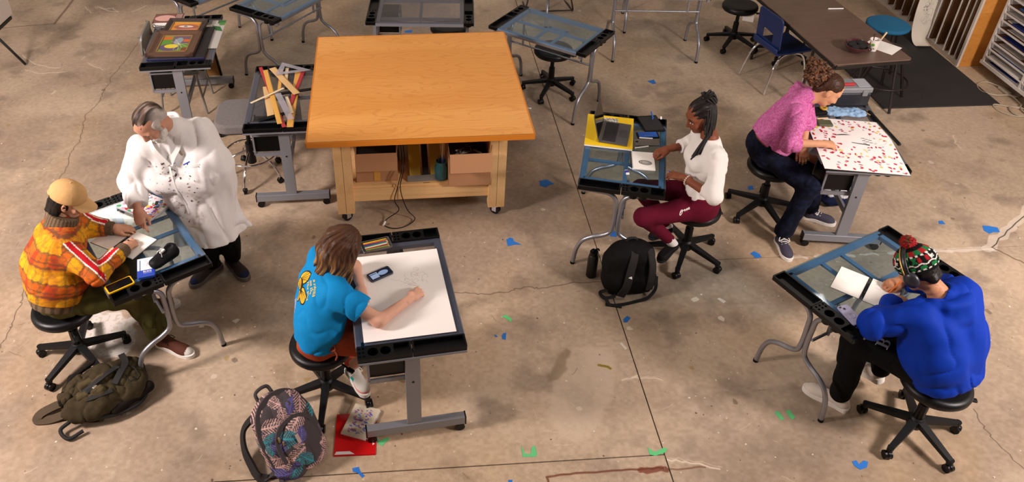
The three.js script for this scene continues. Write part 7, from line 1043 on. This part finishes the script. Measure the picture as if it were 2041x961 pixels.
// --- framed paintings
{
  const y = GP, pf = thing('art_portfolio', 'flat black portfolio lying under the two framed paintings', 'portfolio', [-2.56, y, -6.76], 0.1); part(pf, 'panel', rbox(0.5, 0.02, 0.64, 0.006, [0, 0.011, 0]), mat(0x0e0d14, 0.35)); part(pf, 'spine', box(0.502, 0.012, 0.02, [0, 0.011, 0.312]), mat(0x14134a, 0.5));
  function framed(label, p, turn, w, h, fw, col, draw, tilt) {
    const t = thing('framed_painting', label, 'painting', p, turn); t.rotation.x = 0; const g = new THREE.Group(); g.name = 'frame'; g.rotation.x = tilt; t.add(g); const m = mat(col, 0.4), inset = mat(0x9a7a44, 0.4, 0.3), hw = w / 2, hh = h / 2, k = 0.03;
    const side = (len, px, pz, ry) => { const s = extr([[0, 0], [fw, 0], [fw, k * 0.5], [fw * 0.7, k * 0.55], [fw * 0.35, k], [0, k]], len); s.translate(0, 0, -len / 2); s.rotateY(ry); return s.translate(px, 0, pz); };
    part(g, 'moulding', side(h, -hw, 0, 0), m); part(g, 'moulding', side(h, hw, 0, Math.PI), m); part(g, 'moulding', side(w, 0, -hh, -HP), m); part(g, 'moulding', side(w, 0, hh, HP), m);
    const iw = w - 2 * fw + 0.004, ih = h - 2 * fw + 0.004; part(g, 'inner_slip', [box(iw, 0.01, 0.012, [0, 0.013, -ih / 2 + 0.006]), box(iw, 0.01, 0.012, [0, 0.013, ih / 2 - 0.006]), box(0.012, 0.01, ih, [-iw / 2 + 0.006, 0.013, 0]), box(0.012, 0.01, ih, [iw / 2 - 0.006, 0.013, 0])], inset); part(g, 'painted_panel', sheet(iw, ih, 0.004).translate(0, 0.008, 0), printed(512, 512, draw, 0.4)); return t;
  }
  framed('brown framed painting with a green ground and a yellow oval, the nearer one', [-2.605, y + 0.024, -6.7], 0.06, 0.42, 0.46, 0.075, 0x5a4030, (c) => { c.fillStyle = '#5a8a30'; c.fillRect(0, 0, 512, 512); c.fillStyle = '#6a5468'; c.fillRect(200, 0, 312, 260); c.fillStyle = '#c8642a'; c.fillRect(0, 40, 180, 90); c.fillRect(380, 120, 132, 80); c.fillStyle = '#8a98a0'; c.beginPath(); c.ellipse(300, 170, 70, 100, 0.3, 0, 7); c.fill(); c.fillStyle = '#5c4a68'; c.beginPath(); c.ellipse(190, 370, 175, 105, 0, 0, 7); c.fill(); c.fillStyle = '#d8c428'; c.beginPath(); c.ellipse(215, 335, 115, 62, 0, 0, 7); c.fill(); c.strokeStyle = '#e8ddb0'; c.lineWidth = 5; for (let i = 0; i < 9; i++) { c.beginPath(); c.moveTo(330, 260); c.lineTo(340 + 170 * Math.cos(i * 0.5), 260 + 200 * Math.sin(i * 0.5)); c.stroke(); } c.fillStyle = '#7a3a2a'; c.fillRect(400, 380, 112, 132); }, 0.03);
  framed('dark framed painting of a golden eye shape, the farther one', [-2.605, y + 0.024, -7.06], 0.0, 0.37, 0.28, 0.05, 0x3a2c28, (c) => { c.fillStyle = '#d88a30'; c.fillRect(0, 0, 512, 512); c.fillStyle = '#e0b23c'; c.fillRect(0, 0, 512, 60); c.fillStyle = '#a0604a'; c.beginPath(); c.ellipse(270, 270, 220, 140, -0.1, 0, 7); c.fill(); c.fillStyle = '#e8d8cc'; c.beginPath(); c.ellipse(260, 250, 130, 52, 0, 0, 7); c.fill(); c.fillStyle = '#6a7480'; c.beginPath(); c.arc(255, 245, 34, 0, 7); c.fill(); c.fillStyle = '#b8746a'; c.beginPath(); c.ellipse(300, 400, 200, 40, -0.2, 0, 7); c.fill(); }, 0.03);
  const bk = thing('art_book', 'brown book with a pink oval cover behind the framed paintings', 'book', [-2.83, y, -7.26], 0.1); part(bk, 'pages', box(0.27, 0.022, 0.2, [0, 0.013, 0]), M.paper); part(bk, 'cover', sheet(0.275, 0.205, 0.003).translate(0, 0.025, 0), printed(512, 400, (c) => { c.fillStyle = '#7a5048'; c.fillRect(0, 0, 512, 400); c.fillStyle = '#dca89c'; c.beginPath(); c.ellipse(200, 200, 180, 130, 0, 0, 7); c.fill(); c.fillStyle = '#e8d0c8'; for (let i = 0; i < 4; i++) c.fillRect(390 + i * 26, 30, 8, 300); }, 0.5));
  single('leaf_print', 'paper print with green leaf shapes on the right of the paintings table', 'print', sheet(0.13, 0.6, 0.001), printed(256, 1024, (c) => { c.fillStyle = '#b8b4ae'; c.fillRect(0, 0, 256, 1024); c.fillStyle = '#2f6a34'; c.fillRect(110, 0, 146, 120); c.beginPath(); c.moveTo(20, 190); c.lineTo(180, 240); c.lineTo(256, 420); c.lineTo(120, 380); c.fill(); c.fillStyle = '#4a8a3a'; c.fillRect(150, 80, 100, 110); }, 0.4), [-2.315, y + 0.0005, -6.98], 0.09);
  single('silver_tool', 'small silver tool left of the farther painting', 'tool', [rod([-2.93, y + 0.01, -7.1], [-2.8, y + 0.01, -7.13], 0.008), sph(0.016, [-2.92, y + 0.014, -7.1])], M.chrome);
}
// ---------- bags, bottle, folder on the floor
const rbx = (c, hs, F, r) => ({ t: 1, c, r: hs.map((v) => v * 1.25), m: F.axes, k: 0.05 });
{
  const t = thing('backpack', 'olive green backpack with black straps lying by the plaid sweater stool', 'backpack', [-2.22, 0, -3.33], 0.5), ol = lin(0x39301f), b = [];
  for (const [x, y, z, r] of [[-0.12, 0.085, 0.06, 0.08], [0.0, 0.1, 0.07, 0.095], [0.13, 0.1, 0.05, 0.09], [-0.1, 0.09, -0.07, 0.085], [0.03, 0.12, -0.06, 0.11], [0.15, 0.1, -0.07, 0.09]]) b.push(ell([x, y, z], [0.13, r, 0.12]));
  const body = part(t, 'bag_body', fieldMesh(b, 0.007, { k: 0.05, warp: (x, y, z) => folds(0.026, 13, 0.6)(x, y, z) + 0.02 * (noise3(x * 20, y * 10, z * 20) - 0.5), clips: [[[0, 0.003, 0], [0, -1, 0]]], colour: (p) => jit(ol, p, 0.18, 60) }), CLOTH({ roughness: 0.95 }));
  const bk = mat(0x0e0c0a, 0.8), br = mat(0x4a3a26, 0.85);
  part(t, 'zip_band', tube([[-0.24, 0.06, -0.06], [-0.22, 0.11, 0.03], [-0.14, 0.1, 0.15], [0.02, 0.06, 0.19], [0.2, 0.05, 0.15], [0.27, 0.07, 0.05]], 0.012, 50, false, 8), bk);
  part(t, 'side_sleeve', fieldMesh([cap([0.04, 0.07, 0.165], [0.26, 0.09, 0.09], 0.034, 0.036)], 0.007, { colour: () => lin(0x16100c) }), CLOTH());
  part(t, 'open_flap', fieldMesh([cap([-0.23, 0.12, 0.0], [-0.15, 0.16, -0.13], 0.03, 0.018), cap([-0.15, 0.16, -0.13], [0.0, 0.2, -0.17], 0.016, 0.014)], 0.006, { warp: folds(0.012, 16), colour: () => lin(0x15110c) }), CLOTH());
  for (const [p, w] of [[[[0.16, 0.2, -0.15], [0.17, 0.215, -0.05], [0.13, 0.22, 0.02], [0.08, 0.2, 0.08]], 0.04], [[[-0.12, 0.18, 0.05], [-0.02, 0.215, 0.03], [0.06, 0.23, 0.0], [0.12, 0.225, -0.03]], 0.03], [[[-0.1, 0.17, 0.1], [-0.03, 0.19, 0.12], [0.06, 0.185, 0.11]], 0.03]]) part(t, 'webbing_strap', strap(p, w, 0.01, [0, 1, 0.1]), bk);
  part(t, 'shoulder_strap', strap([[-0.22, 0.05, -0.06], [-0.3, 0.045, -0.06], [-0.38, 0.03, -0.05], [-0.4, 0.015, -0.03], [-0.34, 0.012, 0.0], [-0.24, 0.03, 0.02]], 0.055, 0.012, [0, 1, 0.25]), br); part(t, 'carry_loop', tube([[-0.22, 0.06, 0.12], [-0.28, 0.04, 0.14], [-0.25, 0.02, 0.21], [-0.16, 0.03, 0.2]], 0.012, 30, false, 8), bk);
  part(t, 'front_panel', fieldMesh([cap([-0.12, 0.165, 0.05], [0.0, 0.19, 0.08], 0.03, 0.03), cap([-0.1, 0.165, -0.02], [0.03, 0.205, 0.0], 0.03, 0.03)], 0.006, { k: 0.03, warp: folds(0.012, 20, 0.6), colour: (p) => jit(lin(0x4a3f2a), p, 0.15, 60) }), CLOTH({ roughness: 0.95 })); part(t, 'side_panel', fieldMesh([cap([0.12, 0.17, 0.06], [0.2, 0.16, -0.08], 0.04, 0.036)], 0.006, { warp: folds(0.014, 20, 0.6), colour: (p) => jit(lin(0x443a26), p, 0.15, 60) }), CLOTH({ roughness: 0.95 })); part(t, 'top_flap', fieldMesh([cap([-0.2, 0.125, -0.02], [-0.12, 0.15, -0.1], 0.05, 0.045)], 0.006, { warp: folds(0.016, 18, 0.6), colour: (p) => jit(lin(0x3f3524), p, 0.15, 60) }), CLOTH({ roughness: 0.95 }));
  part(t, 'buckle', [rbox(0.05, 0.016, 0.03, 0.005, [-0.06, 0.2, 0.06], [0, 0.5, 0]), rbox(0.03, 0.014, 0.02, 0.004, [0.12, 0.225, -0.02])], bk); part(t, 'metal_clip', rbox(0.03, 0.008, 0.016, 0.003, [-0.03, 0.21, 0.055], [0, 0.6, 0]), mat(0xb8a898, 0.3, 0.7));
  part(t, 'cord', tube([[0.12, 0.215, -0.04], [0.2, 0.2, -0.02], [0.22, 0.18, 0.05], [0.17, 0.18, 0.08], [0.15, 0.2, 0.02]], 0.0035, 40, false, 6), bk);
}
{
  const t = thing('backpack', 'grey backpack with a pink, teal and purple palm leaf pattern at the bottom edge', 'backpack', [-0.985, 0, -2.97], 0.0);
  const r = mulberry(123), leaves = []; for (let i = 0; i < 84; i++) leaves.push([(r() - 0.5) * 0.62, (r() - 0.5) * 0.62, (r() - 0.5) * 0.62, r() * 6.283, [lin(0xd2aaa2), lin(0xd2aaa2), lin(0x3f95a2), lin(0x6c66b0), lin(0xc9a29c)][i % 5], 0.05 + 0.035 * r()]);
  const grey = lin(0x4a4244), A = unit([0.45, 0.55, 0.1]);   // leaning back on its side
  const up = unit([-0.5, 0.72, -0.45]), out = unit([0.62, 0.55, 0.5]), F = frame([0, 0.17, 0], out, up), q = F.at;
  const leaf = (p) => { const l = F.inv(p), n = [l[0], l[1]]; for (const [a, b, c, an, col, s] of leaves) { const dx = n[0] - a + l[2] * 0.3, dy = n[1] - b, u = (dx * Math.cos(an) + dy * Math.sin(an)) / s, v = (-dx * Math.sin(an) + dy * Math.cos(an)) / s; if (u > -1 && u < 1 && Math.abs(v) < 0.62 * (1 - u * u)) { const f = (((u * 2.3 - Math.abs(v) * 1.8) * 2.1 % 1) + 1) % 1; if (Math.abs(v) < 0.06 || f < 0.42) return col; return grey; } } return grey; };
  const P = []; for (const [x, y, z, a, b, c] of [[-0.06, -0.14, 0, 0.12, 0.13, 0.1], [0.07, -0.14, 0, 0.12, 0.13, 0.1], [-0.06, 0.02, 0, 0.13, 0.15, 0.11], [0.07, 0.02, 0, 0.13, 0.15, 0.11], [-0.04, 0.14, -0.01, 0.12, 0.12, 0.1], [0.05, 0.14, -0.01, 0.12, 0.12, 0.1]]) P.push(ell(q(x, y, z), [a, b, c], F.axes));
  const body = part(t, 'bag_body', fieldMesh(P, 0.0055, { k: 0.05, warp: folds(0.02, 9, 1), clips: [[[0, 0.004, 0], [0, -1, 0]]], colour: leaf }), CLOTH({ roughness: 0.9 }));
  part(t, 'front_pocket', fieldMesh([ell(q(0.01, -0.04, 0.1), [0.12, 0.14, 0.055], F.axes), ell(q(0.02, -0.13, 0.09), [0.11, 0.07, 0.05], F.axes)], 0.0055, { k: 0.04, warp: folds(0.014, 10, 1), clips: [[[0, 0.004, 0], [0, -1, 0]]], colour: leaf }), CLOTH({ roughness: 0.9 }));
  const gm = mat(0x403839, 0.85), arch = (w, h, z, y0) => [q(-w, y0, z), q(-w * 0.98, y0 + h * 0.6, z), q(-w * 0.6, y0 + h * 0.95, z), q(0, y0 + h * 1.04, z), q(w * 0.6, y0 + h * 0.95, z), q(w * 0.98, y0 + h * 0.6, z), q(w, y0, z)];
  part(t, 'zip_band', strap(arch(0.158, 0.34, 0.035, -0.1), 0.05, 0.014, [out, out, out]), gm); part(t, 'zip_band', strap(arch(0.128, 0.2, 0.105, -0.1), 0.022, 0.01, [out, out, out]), gm);
  part(t, 'handle_loop', tube([q(-0.05, 0.25, -0.04), q(-0.04, 0.3, -0.05), q(0.04, 0.3, -0.05), q(0.05, 0.25, -0.04)], 0.011, 24, false, 8), gm);
  part(t, 'shoulder_strap', strap([[-0.2, 0.22, -0.1], [-0.27, 0.15, -0.04], [-0.26, 0.08, 0.04], [-0.2, 0.03, 0.13], [-0.15, 0.012, 0.19], [-0.1, 0.01, 0.2]], 0.06, 0.014, [-0.8, 0.5, 0.2]), mat(0x1c1716, 0.9)); part(t, 'webbing_strap', strap([[-0.12, 0.012, 0.2], [-0.07, 0.03, 0.17], [-0.04, 0.05, 0.13], [-0.02, 0.02, 0.2], [0.0, 0.012, 0.25]], 0.025, 0.006, [0, 1, 0.2]), gm);
  part(t, 'zip_pull', [rbox(0.012, 0.045, 0.008, 0.003, q(-0.11, 0.05, 0.125)), rbox(0.01, 0.035, 0.008, 0.003, q(-0.1, 0.02, 0.13))], mat(0xa89a6a, 0.3, 0.7)); part(t, 'brand_patch', box(0.02, 0.055, 0.004).applyMatrix4(new THREE.Matrix4().makeBasis(V(...F.x), V(...F.y), V(...F.z))).translate(...q(-0.02, 0.0, 0.158)), mat(0xb89a94, 0.7));
}
{
  const t = thing('backpack', 'black backpack with dark straps and a white triangle mark by the water bottle', 'backpack', [1.25, 0, -4.45], 0.15), bc = lin(0x060505), P = [];
  for (const [x, y, z, a, b, c] of [[-0.07, 0.12, 0.03, 0.13, 0.14, 0.13], [0.08, 0.12, 0.03, 0.13, 0.14, 0.13], [-0.07, 0.26, 0.0, 0.12, 0.13, 0.11], [0.08, 0.26, 0.0, 0.12, 0.13, 0.11], [0.0, 0.34, -0.02, 0.13, 0.07, 0.09]]) P.push(ell([x, y, z], [a, b, c]));
  const body = part(t, 'bag_body', fieldMesh(P, 0.007, { k: 0.06, warp: (x, y, z) => 0.018 * (noise3(x * 12, y * 8, z * 12) - 0.5) + 0.008 * (noise3(x * 30, y * 22, z * 30) - 0.5), clips: [[[0, 0.004, 0], [0, -1, 0]]], colour: () => bc }), CLOTH({ roughness: 0.8 }));
  const sm = mat(0x120c0c, 0.85), bm = mat(0x060505, 0.8);
  part(t, 'shoulder_strap', strap([[0.02, 0.4, 0.0], [0.0, 0.36, 0.085], [-0.03, 0.26, 0.135], [-0.06, 0.15, 0.175], [-0.09, 0.06, 0.165]], 0.055, 0.016, [0, 0.5, 1]), sm); part(t, 'shoulder_strap', strap([[0.13, 0.37, 0.03], [0.135, 0.3, 0.115], [0.125, 0.18, 0.165], [0.12, 0.1, 0.165]], 0.05, 0.016, [0.2, 0.4, 1]), sm);
  part(t, 'webbing_strap', strap([[-0.12, 0.05, 0.15], [-0.19, 0.02, 0.13], [-0.21, 0.02, 0.07], [-0.16, 0.06, 0.09]], 0.024, 0.006, [0, 0.8, 0.6]), bm); part(t, 'webbing_strap', strap([[-0.19, 0.03, 0.14], [-0.17, 0.008, 0.19], [-0.1, 0.006, 0.2], [0.04, 0.006, 0.18], [0.12, 0.02, 0.17], [0.18, 0.07, 0.14], [0.19, 0.16, 0.1]], 0.024, 0.006, [0, 1, 0.3]), bm); part(t, 'strap_end', strap([[-0.2, 0.006, 0.18], [-0.14, 0.006, 0.2], [-0.09, 0.006, 0.22]], 0.03, 0.005, [0, 1, 0]), bm);
  part(t, 'triangle_mark', extr([[-0.016, 0], [0.012, -0.012], [0.012, 0.014]], 0.002).rotateX(-0.5).translate(-0.035, 0.225, 0.158), mat(0xd8d4d0, 0.5)); part(t, 'round_logo', torus(0.012, 0.004, [-0.115, 0.31, 0.085], [-0.5, -0.5, 0], 16), mat(0x8a8684, 0.5)); part(t, 'handle_loop', tube([[-0.03, 0.39, -0.03], [-0.02, 0.43, -0.03], [0.04, 0.43, -0.03], [0.05, 0.39, -0.03]], 0.01, 20, false, 8), bm);
}
{
  const t = thing('water_bottle', 'matt black water bottle standing left of the black backpack', 'bottle', [1.013, 0, -4.555], 0.4); part(t, 'bottle_body', lathe([[0, 0], [0.036, 0], [0.039, 0.005], [0.039, 0.18], [0.034, 0.205], [0.029, 0.212], [0, 0.214]]), mat(0x0d0d0e, 0.45)); part(t, 'cap', [cyl(0.03, 0.031, 0.03, [0, 0.226, 0]), cyl(0.012, 0.014, 0.025, [-0.008, 0.25, 0])], M.black); part(t, 'carry_loop', torus(0.022, 0.006, [0.02, 0.235, 0], [0, 0, 0], 20, Math.PI * 1.2), M.black);
}
{
  const f = thing('folder', 'bright red folder on the floor beside the patterned backpack', 'folder', [-0.61, 0, -3.1], 0.06); part(f, 'cover', box(0.25, 0.004, 0.3, [0, 0.003, 0]), mat(0xc80f12, 0.35)); part(f, 'pocket', slabXZ([[-0.12, 0.146], [-0.11, 0.125], [-0.03, 0.125], [0.0, 0.146]], 0.0008, 0.0052), mat(0xdcd6d4, 0.7)); part(f, 'arrow_mark', slabXZ([[0.105, 0.07], [0.118, 0.078], [0.105, 0.088]], 0.0006, 0.0052), mat(0xe8e0da, 0.6)); part(f, 'lower_flap', box(0.252, 0.002, 0.1, [0, 0.0012, 0.106]), mat(0xa80c10, 0.4));
  const n = thing('notebook', 'spiral notebook with a blue and purple scribbled cover on the red folder', 'notebook', [-0.588, 0.0062, -3.182], -0.29); part(n, 'pages', box(0.165, 0.012, 0.235, [0, 0.007, 0]), M.paper); part(n, 'cover', sheet(0.163, 0.233, 0.001).translate(0, 0.013, 0), printed(384, 540, (c) => { c.fillStyle = '#cdbfa6'; c.fillRect(0, 0, 384, 540); const r = mulberry(31); for (let i = 0; i < 70; i++) { c.fillStyle = ['rgba(60,80,190,0.75)', 'rgba(120,60,150,0.7)', 'rgba(80,120,210,0.7)', 'rgba(160,60,120,0.6)'][r() * 4 | 0]; c.beginPath(); c.ellipse(60 + r() * 260, 50 + r() * 440, 10 + r() * 24, 5 + r() * 13, r() * 0.6, 0, 7); c.fill(); } c.strokeStyle = 'rgba(70,60,60,0.6)'; c.lineWidth = 2; for (let i = 0; i < 40; i++) { c.beginPath(); c.ellipse(60 + r() * 260, 50 + r() * 440, 6 + r() * 16, 4 + r() * 12, r() * 3, 0, 6); c.stroke(); } }, 0.6)); const rg = []; for (let i = 0; i < 24; i++) rg.push(torus(0.007, 0.0014, [0.083, 0.008, -0.108 + i * 0.0094], null, 10)); part(n, 'spiral_binding', rg, M.white).userData.kind = 'stuff';
}

renderer.render(scene, camera);
